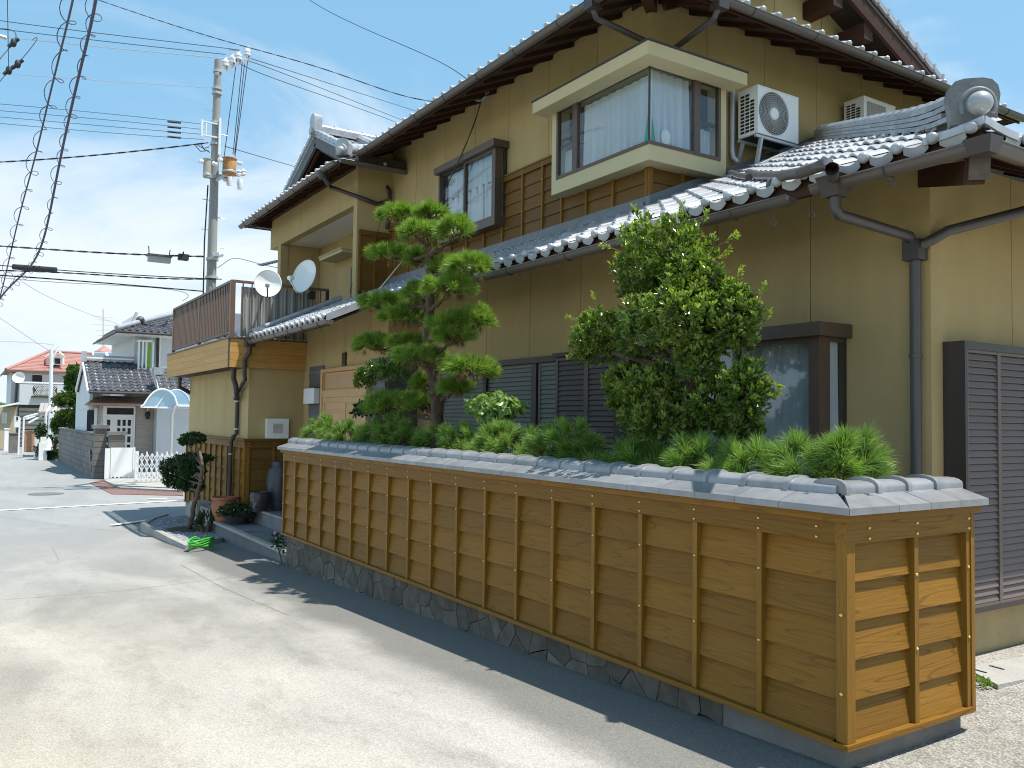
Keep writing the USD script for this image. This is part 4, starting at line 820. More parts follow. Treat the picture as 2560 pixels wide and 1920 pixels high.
# ---- upper wing roof: hip-and-gable facing the lane
wx0, wy0, wy1, wz0, SW = 1.55, 10.62, 16.45, 5.88, .45
wc = (wy0 + wy1) / 2; wr = wz0 + SW * (wc - wy0)
w1 = slab(HS, 'wing_roof', [(wx0, wy0), (2.15, wy0 + .6), (2.15, wc), (7, wc), (7, wy0)], None, .07, M['soffit'], 0, SW, wz0 - SW * wy0 - .01)
w2 = slab(HS, 'wing_roof', [(wx0, wy1), (2.15, wy1 - .6), (2.15, wc), (7, wc), (7, wy1)][::-1], None, .07, M['soffit'], 0, -SW, wz0 + SW * wy1 - .01)
w3 = slab(HS, 'wing_roof_end', [(wx0, wy0), (2.65, wy0 + 1.1), (2.65, wy1 - 1.1), (wx0, wy1)], None, .07, M['soffit'], SW, 0, wz0 - SW * wx0 - .01)
lay_tiles(w3, A(wx0 - .04, wy1, wz0 - .018), A(0, -1, 0), unit(A(1, 0, SW)), 22, 3, lambda p: True)
lay_tiles(w1, A(2.10, wy0 - .04, wz0 - .018), A(1, 0, 0), unit(A(0, 1, SW)), 8, 13, lambda p: p[1] < wc and zu(p[0]) < p[2] + .3, eave=True)
gp = 2.65
gw_ = part(HS, 'wing_gable', MB().prism(Polygon([(wy0 + 1.0, wz0 + .35), (wy1 - 1.0, wz0 + .35), (wc, wr - .05)]), A(gp, 0, 0), A(0, 1, 0), A(0, 0, 1), A(1, 0, 0), .08), M['joint'])
for sg in (-1, 1):
    a_, b_ = A(2.15, wc, wr + .0), A(2.15, wc + sg * 2.32, wr - 2.32 * SW)
    part(gw_, 'barge_board', MB().beam(a_ + A(0, 0, -.13), b_ + A(0, 0, -.13), .05, .22), M['slate'])
    part(gw_, 'barge_board', MB().beam(a_ + A(.09, 0, -.20), b_ + A(.09, 0, -.20), .05, .20), M['dark_wood'])
    part(gw_, 'verge_board', MB().beam(a_ + A(.02, 0, .0), b_ + A(.02, 0, .0), .12, .07), M['tile'])
    for i in range(10):
        p = a_ + (b_ - a_) * i / 10; q = a_ + (b_ - a_) * (i + 1) / 10
        part(gw_, 'verge_tile', MB().beam(p + A(0, 0, .075), q + A(0, 0, .055), .14, .075), M['tile'])
rg = part(HS, 'wing_ridge', MB().box(2.2, 6, wc - .09, wc + .09, wr - .02, wr + .16), M['joint'])
for k in range(3):
    for i in range(5): part(rg, 'course_tile', MB().box(2.2 + i * .76, 2.2 + (i + 1) * .76 - .004, wc - .13 + k * .005, wc + .13 - k * .005, wr + .02 + k * .046, wr + .02 + k * .046 + .041), M['tile'])
for i in range(13):
    th = np.linspace(0, math.pi, 7); g = MB(); V = [A(x, wc + r * math.cos(q), wr + .155 + r * .8 * math.sin(q)) for x, r in ((2.2 + i * .3, .10), (2.23 + i * .3, .10), (2.235 + i * .3, .088), (2.5 + i * .3, .086)) for q in th]
    g.add(V, [[a_ * 7 + k, a_ * 7 + k + 1, (a_ + 1) * 7 + k + 1, (a_ + 1) * 7 + k] for a_ in range(3) for k in range(6)]); part(rg, 'cap_tile', g, M['tile_edge'], smooth=40)
part(rg, 'end_tile', plate(A(2.15, wc, 0), A(0, 1, 0), .17, .20, .56, .20, wr + .05).v and MB().prism(Polygon([(-.12, -.02), (-.14, .20), (-.12, .29), (-.07, .34), (0, .355), (.07, .34), (.12, .29), (.14, .20), (.12, -.02)]), A(2.06, wc, wr + .05), A(0, 1, 0), A(0, 0, 1), A(1, 0, 0), .16), M['tile_edge'], smooth=25)
part(rg, 'verge_ball', MB().tube([A(2.02, wc, wr + .05), A(2.3, wc, wr + .05)], .075, 12), M['tile_edge'], smooth=30)
g = MB()
for k in range(3): g.hexa([A(2.95, wy0 + .9, wz0 + SW * .9 + k * .06), A(3.2 , wy0 + .9, wz0 + SW * .9 + k * .06), A(3.2, wc - .1, wr + k * .06 - .04), A(2.95, wc - .1, wr + k * .06 - .04), A(2.95 + .02 * k, wy0 + .9, wz0 + SW * .9 + k * .06 + .055), A(3.2 - .02 * k, wy0 + .9, wz0 + SW * .9 + k * .06 + .055), A(3.2 - .02 * k, wc - .1, wr + k * .06 + .015), A(2.95 + .02 * k, wc - .1, wr + k * .06 + .015)])
part(HS, 'descending_ridge', g, M['tile'])
part(HS, 'hip_ridge', MB().tube([A(wx0 + .0, wy0 + .0, wz0 + .14), A(2.65, wy0 + 1.1, wz0 + SW * 1.1 + .14)], .09, 10), M['tile_edge'], smooth=True)
e_ = A(wx0 + .03, wy0 + .03, wz0); dg = unit(A(1, 1, 0))
part(HS, 'hip_end_tile', MB().prism(Polygon([(-.11, 0), (-.12, .19), (-.085, .26), (0, .29), (.085, .26), (.12, .19), (.11, 0)]), e_ + A(0, 0, .06), unit(A(-1, 1, 0)), A(0, 0, 1), dg, .16), M['tile_edge'], smooth=25)
part(HS, 'hip_end_ball', MB().ball(e_ - dg * .05 + A(0, 0, .12), .07, 2), M['tile_edge'], smooth=True)
part(HS, 'eave_board', MB().box(wx0, wx0 + .02, wy0 + .05, wy1 - .1, wz0 - .12, wz0 - .03), M['dark_wood'])
part(HS, 'wing_eave_beam', MB().box(2.0, XB - .0, YB + .1, YBF + .15, wz0 + .06, wz0 + .2), M['dark_wood'])
part(HS, 'wing_purlin', MB().box(wx0 + .2, XB + .3, wy1 - .36, wy1 - .2, wz0 - .1, wz0 + .06), M['dark_wood'])
for i in range(12):
    y = YB - .3 + i * .47; part(HS, 'rafter', MB().beam(A(1.6, y, wz0 - .09), A(XB + .1, y, wz0 - .09 + SW * (XB + .1 - 1.6)), .045, .06), M['dark_wood'])

# ------------------------------------------------------------------ gutters and pipes
def gutter(a, b, r=.058, hooks=0.0, m=None, outn=None, caps=True):
    a, b = A(*a), A(*b); d = unit(b - a); o = unit(np.cross(d, A(0, 0, 1))); K = 13
    th = np.linspace(math.pi, 2 * math.pi, K); ro, ri = r, r - .005; V = []
    for p in (a, b):
        V += [p + o * (ro * math.cos(t)) + A(0, 0, ro * math.sin(t)) for t in th] + [p + o * (ri * math.cos(t)) + A(0, 0, ri * math.sin(t)) for t in th]
    F = []; n = 2 * K
    for k in range(K - 1): F += [[k, k + 1, n + k + 1, n + k], [K + k + 1, K + k, n + K + k, n + K + k + 1]]
    F += [[0, n, n + K, K], [K - 1, 2 * K - 1, n + 2 * K - 1, n + K - 1]]
    g = MB(); g.add(V, F)
    for s in (-1, 1): g.tube([a + o * s * ro, b + o * s * ro], .007, 6)
    gu = part(HS, 'gutter', g, m or M['gutter'], smooth=40)
    if caps:
        for p in (a, b): part(gu, 'gutter_cap', MB().add([p + o * (ro * math.cos(t)) + A(0, 0, ro * math.sin(t)) for t in th] + [p], [[k, k + 1, K] for k in range(K - 1)]), m or M['gutter'])
    if hooks:
        L = np.linalg.norm(b - a); k = int(L / hooks)
        for i in range(k):
            c = a + d * (i + .5) * L / k
            part(gu, 'gutter_band', MB().tube([c + o * ((ro + .003) * math.cos(t)) + A(0, 0, (ro + .003) * math.sin(t)) for t in th], .006, 5, caps=False), M['pipe'])
    return gu
zg1_ = 3.145
gutter((1.115, -.045, zg1_), (1.115, 1.02, zg1_), hooks=.7); gutter((1.115, 1.2, zg1_ - .02), (1.115, 8.2, zg1_ + .005), hooks=.9)
gutter((8.8, -.085, zg1_), (1.08, -.085, zg1_), hooks=.9)
gutter((.455, 8.05, zr(.455) - .045), (.455, 11.80, zr(.455) - .06), hooks=.55)
gutter((1.86, 3.6, 5.985), (1.86, 10.62, 6.0), r=.06, hooks=.8); gutter((9.0, 3.55, 5.985), (1.84, 3.55, 5.985), r=.06, hooks=.9)
gutter((wx0 - .045, wy0 + .1, wz0 - .045), (wx0 - .045, wy1 + .02, wz0 - .06), hooks=.8); gutter((2.7, wy0 - .045, wz0 - .045), (wx0 - .03, wy0 - .045, wz0 - .045), hooks=.6)
# corner piece of the lower gutter and the hooks that hang below
g = MB(); g.box(1.02, 1.19, -.16, .02, zg1_ - .085, zg1_ + .03); part(HS, 'gutter_corner', MB().hexa([A(1.065, -.135, zg1_ - .07), A(1.155, -.135, zg1_ - .07), A(1.155, -.02, zg1_ - .07), A(1.065, -.02, zg1_ - .07), A(1.045, -.155, zg1_ + .02), A(1.175, -.155, zg1_ + .02), A(1.175, .0, zg1_ + .02), A(1.045, .0, zg1_ + .02)]), M['pipe'])
def hook(p, o=(0, 1, 0)):
    o = A(*o); p = np.asarray(p, float)
    return part(HS, 'gutter_hook', MB().tube([p + A(0, 0, .06)] + [p + o * (.022 * math.cos(t) - .0) + A(0, 0, .01 + .024 * math.sin(t)) for t in np.linspace(math.pi, 2.1 * math.pi, 9)] + [p + o * .03 + A(0, 0, .035)], .0045, 5), M['pipe_grey'])
for u, v in ((2229, 462), (2031, 538), (1934, 562), (1395, 665), (1298, 686), (1500, 640)): hook(AX(u, v, 1.12))
for u, v in ((660, 857), (697, 850), (764, 831), (800, 825)): hook(AX(u, v, .47))
for u, v in ((622, 565), (1905, 0)): hook(AX(u, v, 1.6) if u < 1000 else AY(u, v, 3.6))
def pipe(pts, r=.032, m=None, bands=(), name='downpipe'):
    pp = part(HS, name, MB().tube(pts, r, 10), m or M['pipe'], smooth=40)
    for b in bands: part(pp, 'pipe_band', MB().tube([A(*b) - A(0, 0, .012), A(*b) + A(0, 0, .012)], r + .005, 10), M['steel'], smooth=40)
    return pp
# near corner
c0 = AX(2088, 470, 1.115); px, py = XN - .055, float(AX(2289, 900, XN - .055)[1])
jz = float(AX(2289, 615, px)[2])
part(HS, 'gutter_box', MB().hexa([A(1.06, c0[1] - .055, c0[2] - .06), A(1.17, c0[1] - .055, c0[2] - .06), A(1.17, c0[1] + .055, c0[2] - .06), A(1.06, c0[1] + .055, c0[2] - .06), A(1.03, c0[1] - .09, zg1_ + .03), A(1.2, c0[1] - .09, zg1_ + .03), A(1.2, c0[1] + .09, zg1_ + .03), A(1.03, c0[1] + .09, zg1_ + .03)]), M['pipe'])
pipe([A(1.115, c0[1], c0[2] - .05), A(1.115, c0[1], c0[2] - .13), A(1.14, c0[1] - .005, c0[2] - .17), A(px - .06, py + .0, jz + .06), A(px - .01, py, jz + .0)], .036, M['pipe_grey'])
pipe([AY(2700, 492, .18), A(XN + .10, YN - .06, jz + .10), A(XN - .04, YN - .05, jz + .03), A(px, py - .02, jz - .01)], .036, M['pipe_grey'])
part(HS, 'pipe_junction', MB().box(px - .055, px + .05, py - .06, py + .06, jz - .10, jz + .04), M['pipe'])
pipe([A(px, py, jz - .05), A(px, py, -.02)], .036, M['pipe_grey'])
for zz_ in (2.07, .86): part(HS, 'pipe_band', MB().tube([A(px, py, zz_ - .014), A(px, py, zz_ + .014)], .042, 10), M['pipe_grey'], smooth=40)
# upper corner: two pipes slanting to the hood
pipe([AX(1483, 0, 1.87), AX(1483, 22, 1.87), AX(1490, 45, 1.93), AX(1615, 104, XU - .06)], .033, M['pipe_grey']); pipe([AY(1800, 0, 3.56), AY(1795, 22, 3.56), AY(1784, 48, 3.62), AY(1690, 118, YU - .06)], .033, M['pipe_grey'])
for q in (A(*AX(1483, 2, 1.86)), A(*AY(1798, 2, 3.55))): part(HS, 'gutter_box', MB().box(q[0] - .07, q[0] + .07, q[1] - .07, q[1] + .07, q[2] - .10, q[2] + .14), M['pipe'])
xp = float(AY(1831, 300, YU - .05)[0])
pipe([A(xp, YU - .05, 5.5), AY(1831, 380, YU - .05), AY(1834, 395, YU - .07), AY(1845, 404, YU - .1)], .033, M['steel'], name='roof_drain')
def on_roof(u, v, dz=.07):
    d = _ray(u, v); k = (zr(0) + dz - CAM[2] + SL * CAM[0]) / (d[2] - SL * d[0]); return CAM + d * k
pipe([on_roof(1822, 429), on_roof(1850, 440), on_roof(1872, 443)], .03, M['pipe_grey'], name='roof_drain')
pipe([on_roof(1872, 432), on_roof(1900, 440), on_roof(1950, 440), on_roof(2000, 432), on_roof(2040, 419), on_roof(2062, 411, .09)], .036, M['gutter'], name='roof_drain')
pipe([on_roof(2052, 414, .11), on_roof(2068, 411, .12), on_roof(2080, 422, .10), A(1.12, c0[1] + .02, zg1_ + .03)], .036, M['pipe'], name='roof_drain')
# wing corner
wx = XW - .05; yv = float(AX(592, 1050, wx)[1])
V_ = lambda a, b: AX(400 + a / 4.809, 660 + b / 4.809, wx)
gx = .455; gend = A(gx, 11.72, zr(gx) - .12)
pipe([gend + A(0, 0, .1), gend + A(0, 0, -.08), A(gx, 11.74, 2.66), A(.40, 11.80, 2.56), A(.40, 11.80, 2.30), A(.42, 11.83, 2.22), A(wx - .005, yv - .02, 2.02), A(wx, yv, 1.95), A(wx, yv, 1.30), A(wx - .06, yv, 1.24), A(wx - .09, yv, 1.16), A(wx - .09, yv, -.12)], .036, M['pipe'], bands=((wx, yv, 1.86), (wx, yv, 1.38), (wx - .09, yv, .95)))
part(HS, 'gutter_box', MB().box(gx - .07, gx + .07, 11.66, 11.80, gend[2] - .03, gend[2] + .13), M['pipe'])
b_ = A(wx - .09, 12.05, 2.42)
pipe([A(.30, 12.1, 2.41), A(.30, 12.1, 2.24), A(.34, 12.1, 2.12), A(.36, 12.1, 1.98), A(wx - .02, yv + .06, 1.92)], .045, M['pipe']); pipe([A(.3, 16.4, 2.41), A(.3, 16.4, 2.2), A(XW + .1, 16.5, 2.05)], .045, M['pipe'])
# upper wing corner
G1 = lambda a, b, x: AX(600 + a / 5.53, 280 + b / 5.53, x)
part(HS, 'gutter_box', MB().ball(G1(1140, 860, wx0 - .045), .085, 1, (1, 1, 1.3)), M['pipe'])
pipe([G1(1140, 860, 1.5), G1(1210, 990, 1.56), G1(1260, 1040, 1.75), AY(600 + 1640 / 5.53, 280 + 1175 / 5.53, YB - .05), AY(600 + 1900 / 5.53, 280 + 1270 / 5.53, YB - .06), AX(600 + 2040 / 5.53, 280 + 1235 / 5.53, XU - .08)], .036, M['pipe'])
pu = lambda a, b: AX(600 + a / 5.53, 280 + b / 5.53, XU - .09)
pipe([pu(1920, 860), pu(1960, 960), pu(2030, 1030), pu(2070, 1090), pu(2062, 1500), pu(2010, 1640), A(*pu(1990, 1900)), A(pu(1990, 1900)[0], pu(1990, 1900)[1], 4.02)], .036, M['pipe'])
part(HS, 'gutter_box', MB().box(XU - .9, XU - .05, 10.55, 10.69, 5.86, 5.98), M['pipe'])
# ------------------------------------------------------------------ things fixed to the house or standing by it
def fan_unit(u0, v0, u1, vb, y, label, wdt=.78, hgt=.56, dep=.29, round_fan=True):
    p = AY(u0, v0, y); x0, z1 = p[0], p[2]; z0 = float(AY(u0, vb, y)[2]); x1 = float(AY(u1, v0, y)[0])
    t = thing('air_conditioner', label, 'air conditioner', (x0, y, z0), 'outdoor air conditioner units on the upper end wall'); D = dep
    b = part(t, 'casing', MB().box(x0, x1, y, y + D, z0, z1), M['white'])
    W, H = x1 - x0, z1 - z0
    # side louvre openings in the left end
    for c in range(3):
        for r in range(11):
            if c == 0 and r > 8: continue
            ya = y + D * .18 + c * D * .25; za = z0 + .04 + r * (H - .08) / 11
            part(b, 'side_vent', MB().box(x0 - .002, x0 + .003, ya, ya + D * .2, za, za + (H - .08) / 11 * .68), M['black'])
    if round_fan:
        cx, cz, R = x0 + W * .385, z0 + H * .5, min(W * .37, H * .455)
        part(t, 'fan_opening', MB().lathe([(0, .004), (R, .004), (R, -.01)], A(cx, y, cz), 40, (0, -1, 0)), M['black'])
        g = MB(); aa = np.linspace(0, 2 * math.pi, 49)
        for rr in np.linspace(R * .36, R, 8): g.tube([A(cx + rr * math.cos(q), y - .012, cz + rr * math.sin(q)) for q in aa], .0035, 4, caps=False)
        for q in aa[:-1:1]: g.tube([A(cx + R * .3 * math.cos(q), y - .010, cz + R * .3 * math.sin(q)), A(cx + R * math.cos(q + .5), y - .010, cz + R * math.sin(q + .5))], .0025, 4, caps=False)
        part(t, 'fan_grille', g, M['grey_plastic'])
        part(t, 'fan_hub', MB().lathe([(0, .022), (R * .26, .020), (R * .30, .006)], A(cx, y, cz), 28, (0, -1, 0)), M['white'], smooth=30)
    else:
        fx0, fx1 = x0 + W * .10, x0 + W * .66
        part(t, 'fan_opening', MB().box(fx0, fx1, y - .003, y + .002, z0 + H * .08, z1 - H * .1), M['black'])
        g = MB()
        for q in np.linspace(fx0, fx1, 26): g.box(q - .004, q + .004, y - .012, y - .004, z0 + H * .08, z1 - H * .1)
        part(t, 'fan_grille', g, M['grey_plastic'])
    part(t, 'top_edge', MB().box(x0 - .004, x1 + .004, y - .004, y + D + .004, z1 + .001, z1 + .014), M['white'])
    part(t, 'underside', MB().box(x0 + .03, x1 - .03, y + .03, y + D - .03, z0 - .012, z0 - .001), M['black'])
    return t, x0, x1, z0, z1
ya = YU - .42
c5 = lambda a, b: (1760 + a / 2.765, b / 2.765)
t, x0, x1, z0, z1 = fan_unit(*c5(372, 592), c5(652, 0)[0], c5(0, 915)[1], ya, 'large white air conditioner unit with round fan grille on a steel frame')
g = MB(); g.beam(A(x0 - .02, ya + .02, z0 - .03), A(x1 + .03, ya + .02, z0 - .03), .03, .03); g.beam(A(x0 - .02, ya + .27, z0 - .03), A(x1 + .03, ya + .27, z0 - .03), .03, .03)
part(t, 'stand_rails', g, M['steel'])
legs = [(A(x0 + .08, ya + .02, z0 - .04), on_roof(1891, 414, .03)), (A(x0 + .05, ya + .27, z0 - .04), on_roof(1840, 428, .03)), (A(x1 - .0, ya + .02, z0 - .04), on_roof(1900, 412, .05))]
for a, b in legs: part(t, 'stand_leg', MB().beam(a, b, .045, .03), M['steel'])
t, *_ = fan_unit(*c5(1105, 668), c5(1322, 0)[0], c5(0, 905)[1], ya + .05, 'smaller white air conditioner unit half hidden behind the grey hip ridge', round_fan=False)

def dish(c, face, rx, ry, label, mount, lnb_side, roll=0.0):
    t = thing('satellite_dish', label, 'satellite dish', mount, 'white satellite dishes on the balcony railing')
    n = unit(face); ex = unit(np.cross(A(0, 0, 1), n)); ey = np.cross(n, ex)
    K = 32; V = [c - n * .06]; F = []
    rs = [.25, .5, .75, 1.0]
    for r in rs: V += [c + ex * (rx * r * math.cos(q)) + ey * (ry * r * math.sin(q)) - n * (.06 * (1 - r * r)) for q in np.arange(K) * 2 * math.pi / K]
    F3 = [[0, 1 + j, 1 + (j + 1) % K] for j in range(K)]; F4 = [[1 + a * K + j, 1 + (a + 1) * K + j, 1 + (a + 1) * K + (j + 1) % K, 1 + a * K + (j + 1) % K] for a in range(3) for j in range(K)]
    g = MB(); g.add(V, F3); g.add(V, F4); V2 = [v - n * .008 for v in V]; g.add(V2, [f[::-1] for f in F3]); g.add(V2, [f[::-1] for f in F4])
    d = part(t, 'reflector', g, M['white'], smooth=35)
    part(d, 'rim', MB().tube([c + ex * (rx * math.cos(q)) + ey * (ry * math.sin(q)) for q in np.linspace(0, 2 * math.pi, 33)], .008, 6, caps=False), M['white'], smooth=True)
    foot = c - ey * ry * .98 - n * .05; tip = c + n * .38 - ey * (ry * .72) + ex * lnb_side
    part(t, 'feed_arm', MB().tube([foot, foot + n * .14 - ey * .04, tip], .014, 8), M['white'] if lnb_side else M['pipe_grey'], smooth=True)
    part(t, 'receiver', MB().tube([tip, tip - n * .09 + ey * .05], .038, 12), M['white'] if lnb_side else M['grey_plastic'], smooth=30)
    part(t, 'mount', MB().tube([c - n * .07, c - n * .14 - A(0, 0, .02), A(*mount)], .02, 8), M['steel'], smooth=True)
    return t
d1 = AY(670, 708, by0 - .28); d2 = AY(760, 690, by0 - .22)
dish(d1, A(-.30, -.93, .16), .215, .235, 'nearly round white satellite dish facing the camera on the balcony rail', A(d1[0] + .05, by0 + .02, 3.80), 0.0)
dish(d2, A(-.93, -.52, .30), .25, .30, 'tilted white satellite dish seen from the side, partly in shade', A(d2[0] + .16, by0 + .02, 3.84), .05)
s = AY(700 + 500 / 2.7657 - 100, 200 + 1485 / 2.7657, by0 - .02)
g = MB(); g.box(s[0] - .06, s[0] + .05, by0 - .05, by0 - .005, s[2] - .08, s[2] + .07); 
for k in (-.03, .0, .03): g.tube([A(s[0] + k, by0 - .03, s[2] - .06), A(s[0] + k * 2, by0 - .04, s[2] - .2), A(s[0] + k, by0 - .02, s[2] - .34)], .007, 5)
single('switch_box', g, M['black'], 'small dark box with hanging cables at the end of the balcony railing', 'switch box', base=s)

# wall lamp beside the door and the framed plate on the wing
lx = XE - .02; l0, l1 = AX(766, 968, lx - .06), AX(795, 1010, lx - .06); ly0, ly1 = float(l1[1]), float(l0[1])
lz0, lz1 = float(AX(775, 1009, lx - .1)[2]), float(AX(775, 971, lx - .1)[2])
t = thing('wall_lamp', 'white box lamp with a dark frame on the slate tiles beside the wooden door', 'lamp', (lx, (ly0 + ly1) / 2, lz0))
part(t, 'shade', MB().box(lx - .115, lx - .02, ly0 + .05, ly1 - .02, lz0, lz1), M['porcelain'])
part(t, 'frame', MB().box(lx - .12, lx - .0, ly0 + .03, ly1 - .01, lz1 + .001, lz1 + .014).box(lx - .019, lx + .008, ly0 + .02, ly1, lz0 - .02, lz1), mat('lamp_frame', (.10, .05, .04), .5))
a, b = AY(665, 1103, YW - .06), AY(721, 1047, YW - .06); a[2] = max(a[2], 1.232)
t = thing('meter_box', 'square white box with a beige centre panel on the wing wall above the wainscot', 'box', ((a[0] + b[0]) / 2, YW, a[2]))
part(t, 'box', MB().box(a[0], b[0], YW - .09, YW - .001, a[2], b[2]), M['white'])
w = b[0] - a[0]; h = b[2] - a[2]
part(t, 'centre_panel', MB().box(a[0] + w * .28, a[0] + w * .73, YW - .094, YW - .0901, a[2] + h * .27, a[2] + h * .75), mat('beige_panel', (.50, .43, .40), .5))
g = MB()
for x_, z_ in ((.38, .60), (.58, .60)):
    cx, cz = a[0] + w * x_, a[2] + h * z_; g.tube([A(cx + .022 * math.cos(q), YW - .0955, cz + .013 * math.sin(q)) for q in np.linspace(0, 2 * math.pi, 13)], .0025, 4, caps=False)
part(t, 'emblem', g, mat('faint_print', (.36, .31, .29), .6))

# ---- entrance landing
lt = struct('entrance_landing', MB().box(.10, XE, 8.24, 11.93, -.6, -.165).box(.10, .51, 11.93, 12.25, -.6, -.165).box(.62, XE, 9.2, 11.90, -.164, .045), mat('landing_concrete', (0.155, 0.155, 0.16), .75, .25, 3.0, bump=.3))
for i in range(4): part(lt, 'edge_stone', MB().box(.06, .14, 8.24 + i * 1.0, 8.24 + (i + 1) * 1.0 - .006, -.20, -.158), M['concrete'])
for i in range(12):
    for j in range(3):
        if 9.2 < 8.3 + i * .3 + .3 and j > 0: 
            x0_ = .62 + .0; continue
        part(lt, 'paving_stone', MB().box(.145 + j * .16, .145 + j * .16 + .152, 8.3 + i * .3, 8.3 + i * .3 + .292, -.1649, -.158 + RNG.uniform(-.002, .002)), mat('landing_stone', (0.13, 0.13, 0.14), .6, .25, 5.0, .3) if 'LS' not in M and not M.__setitem__('LS', 1) else UsdShade.Material.Get(stage, '/World/Looks/landing_stone'))
part(lt, 'step_nosing', MB().box(.60, .66, 9.18, 11.90, .0455, .06), M['concrete'])

def pot(name, label, cat, c, prof, m, smooth=30, n=28):
    t = thing(name, label, cat, c); part(t, 'body', MB().lathe(prof, A(*c), n), m, smooth=smooth); return t
def crop4(a, b): return 380 + a / 3.95, 1000 + b / 3.95
zl = -.158
c = AZ(*crop4(712, 1192), zl); r = .13
t = pot('terracotta_pot', 'big round-bellied terracotta pot with a wide rim at the wing corner', 'plant pot', c, [(0, .002), (.14, 0), (.20, .16), (.215, .26), (.19, .34), (.20, .36), (.225, .365), (.225, .40), (.185, .40), (.17, .33), (0, .32)], M['terracotta'])
c = AZ(*crop4(835, 1215), zl)
t = pot('flower_pot', 'low dark bowl of green bedding plants with small white and red flowers', 'flower pot', c, [(0, .002), (.16, 0), (.22, .13), (.235, .15), (.21, .15), (.19, .10), (0, .09)], M['dark_pot'])
FLOWERPOT = (t, c)
c = AZ(*crop4(1060, 1100), .05)
t = pot('patterned_pot', 'dark glazed pot with a pale pattern standing on the upper step', 'plant pot', c, [(0, .002), (.12, 0), (.155, .14), (.16, .26), (.145, .30), (.15, .32), (.12, .32), (.11, .25), (0, .24)], M['dark_pot'])
g = MB()
for k in range(7): g.ball(A(c[0] - .12 + .02 * (k % 3), c[1] - .11 + .01 * k - .02, c[2] + .10 + .03 * k), .022, 1, (1, .6, 1.5))
part(t, 'pale_pattern', g, M['pebble'])
c = AZ(*crop4(1275, 1090), .05) + A(0, .12, 0)
t = pot('tall_vase', 'tall blue-grey vase standing in the shade beside the wainscot', 'vase', c, [(0, .002), (.13, 0), (.19, .25), (.215, .48), (.19, .66), (.13, .74), (.14, .80), (.16, .82), (.13, .82), (.11, .74), (0, .7)], M['vase'])

# ---- planting bed with its kerb at the wing corner
def crop2(a, b): return a / 2.37, 700 + b / 2.37
zk = -.44
kp = [AZ(*crop2(*q), zk + .10) for q in ((1290, 1525), (1120, 1572), (1010, 1520), (930, 1478), (850, 1440), (905, 1408), (985, 1385))]
bed = MB().prism(Polygon([(p[0], p[1]) for p in kp] + [(XW, 14.6), (XW, 12.2)]), A(0, 0, zk - .2), A(1, 0, 0), A(0, 1, 0), A(0, 0, 1), .27)
bd = struct('planting_bed', bed, M['pebble'])
for p, q in zip(kp[:-1], kp[1:]):
    L = np.linalg.norm(q - p); n_ = max(1, int(L / .5))
    for i in range(n_):
        a_, b_ = p + (q - p) * (i + .01) / n_, p + (q - p) * (i + .99) / n_
        part(bd, 'kerb_stone', MB().beam(a_ + A(0, 0, -.13), b_ + A(0, 0, -.13), .10, .26), M['concrete'])
pb = MB(); r = np.random.default_rng(4); pl = Polygon([(p[0], p[1]) for p in kp] + [(XW, 14.6), (XW, 12.2)]).buffer(-.05)
from shapely.geometry import Point
k = 0
while k < 900:
    x, y = r.uniform(-1.2, .5), r.uniform(11.5, 15)
    if pl.contains(Point(x, y)): pb.ball(A(x, y, zk + .075), r.uniform(.014, .028), 0, (1, 1, .6)); k += 1
part(bd, 'gravel', pb, M['pebble'], kind='stuff')
c = AZ(*crop2(1120, 1470), zk + .09); part(bd, 'soil', MB().lathe([(.42, 0), (.3, .02), (0, .03)], A(c[0], c[1], zk + .075), 16), M['soil'])
TREE3 = c
g = MB(); a, b = AX(*crop2(995, 1420), .1), AX(*crop2(1120, 1450), .1)
part(bd, 'concrete_block', MB().box(.16, XW - .03, 13.9, 14.5, zk, -.02), M['concrete']); part(bd, 'concrete_block', MB().box(.22, XW - .03, 13.1, 13.89, zk, -.06), M['concrete'])
# green hose lying on the kerb
hp = [AZ(*crop2(*q), zk + .19) for q in ((1120, 1560), (1150, 1530), (1190, 1512), (1265, 1525))]
t = thing('garden_hose', 'bright green garden hose lying in loose loops on the kerb', 'hose', hp[1])
r = np.random.default_rng(2); ctr = (hp[0] + hp[3]) / 2; dv = hp[3] - hp[0]
for k in range(6):
    ph = r.uniform(-.08, .08, 3); q = [ctr + dv * (.5 * math.cos(s)) * (.9 + ph[0]) + A(-.3, .5, 0) * (.22 + .1 * ph[1]) * math.sin(s) + A(0, 0, -.08 + .02 * k + .02 * math.sin(2 * s + k)) for s in np.linspace(.3 * k, .3 * k + 5.6, 26)]
    part(t, 'hose_loop', MB().tube(q, .014, 6), M['hose'], smooth=True)
# concrete drain cover slab and yard bits at the right edge
s0 = AZ(2420, 1690, .07); 
t = thing('drain_slab', 'flat concrete drain cover slab with two slots beside the house wall', 'slab', s0)
P4 = [AZ(2412, 1668, .08), AZ(2495, 1712, .08), AZ(2700, 1668, .08), AZ(2620, 1630, .08)]
part(t, 'slab', MB().prism(Polygon([(p[0], p[1]) for p in P4]), A(0, 0, -.02), A(1, 0, 0), A(0, 1, 0), A(0, 0, 1), .10), M['concrete'])
for u, v, u2, v2 in ((2430, 1672, 2466, 1682), (2474, 1664, 2510, 1674)):
    p, q = AZ(u, v, .081), AZ(u2, v2, .081); part(t, 'slot', MB().beam(p, q, .02, .004), M['black'])
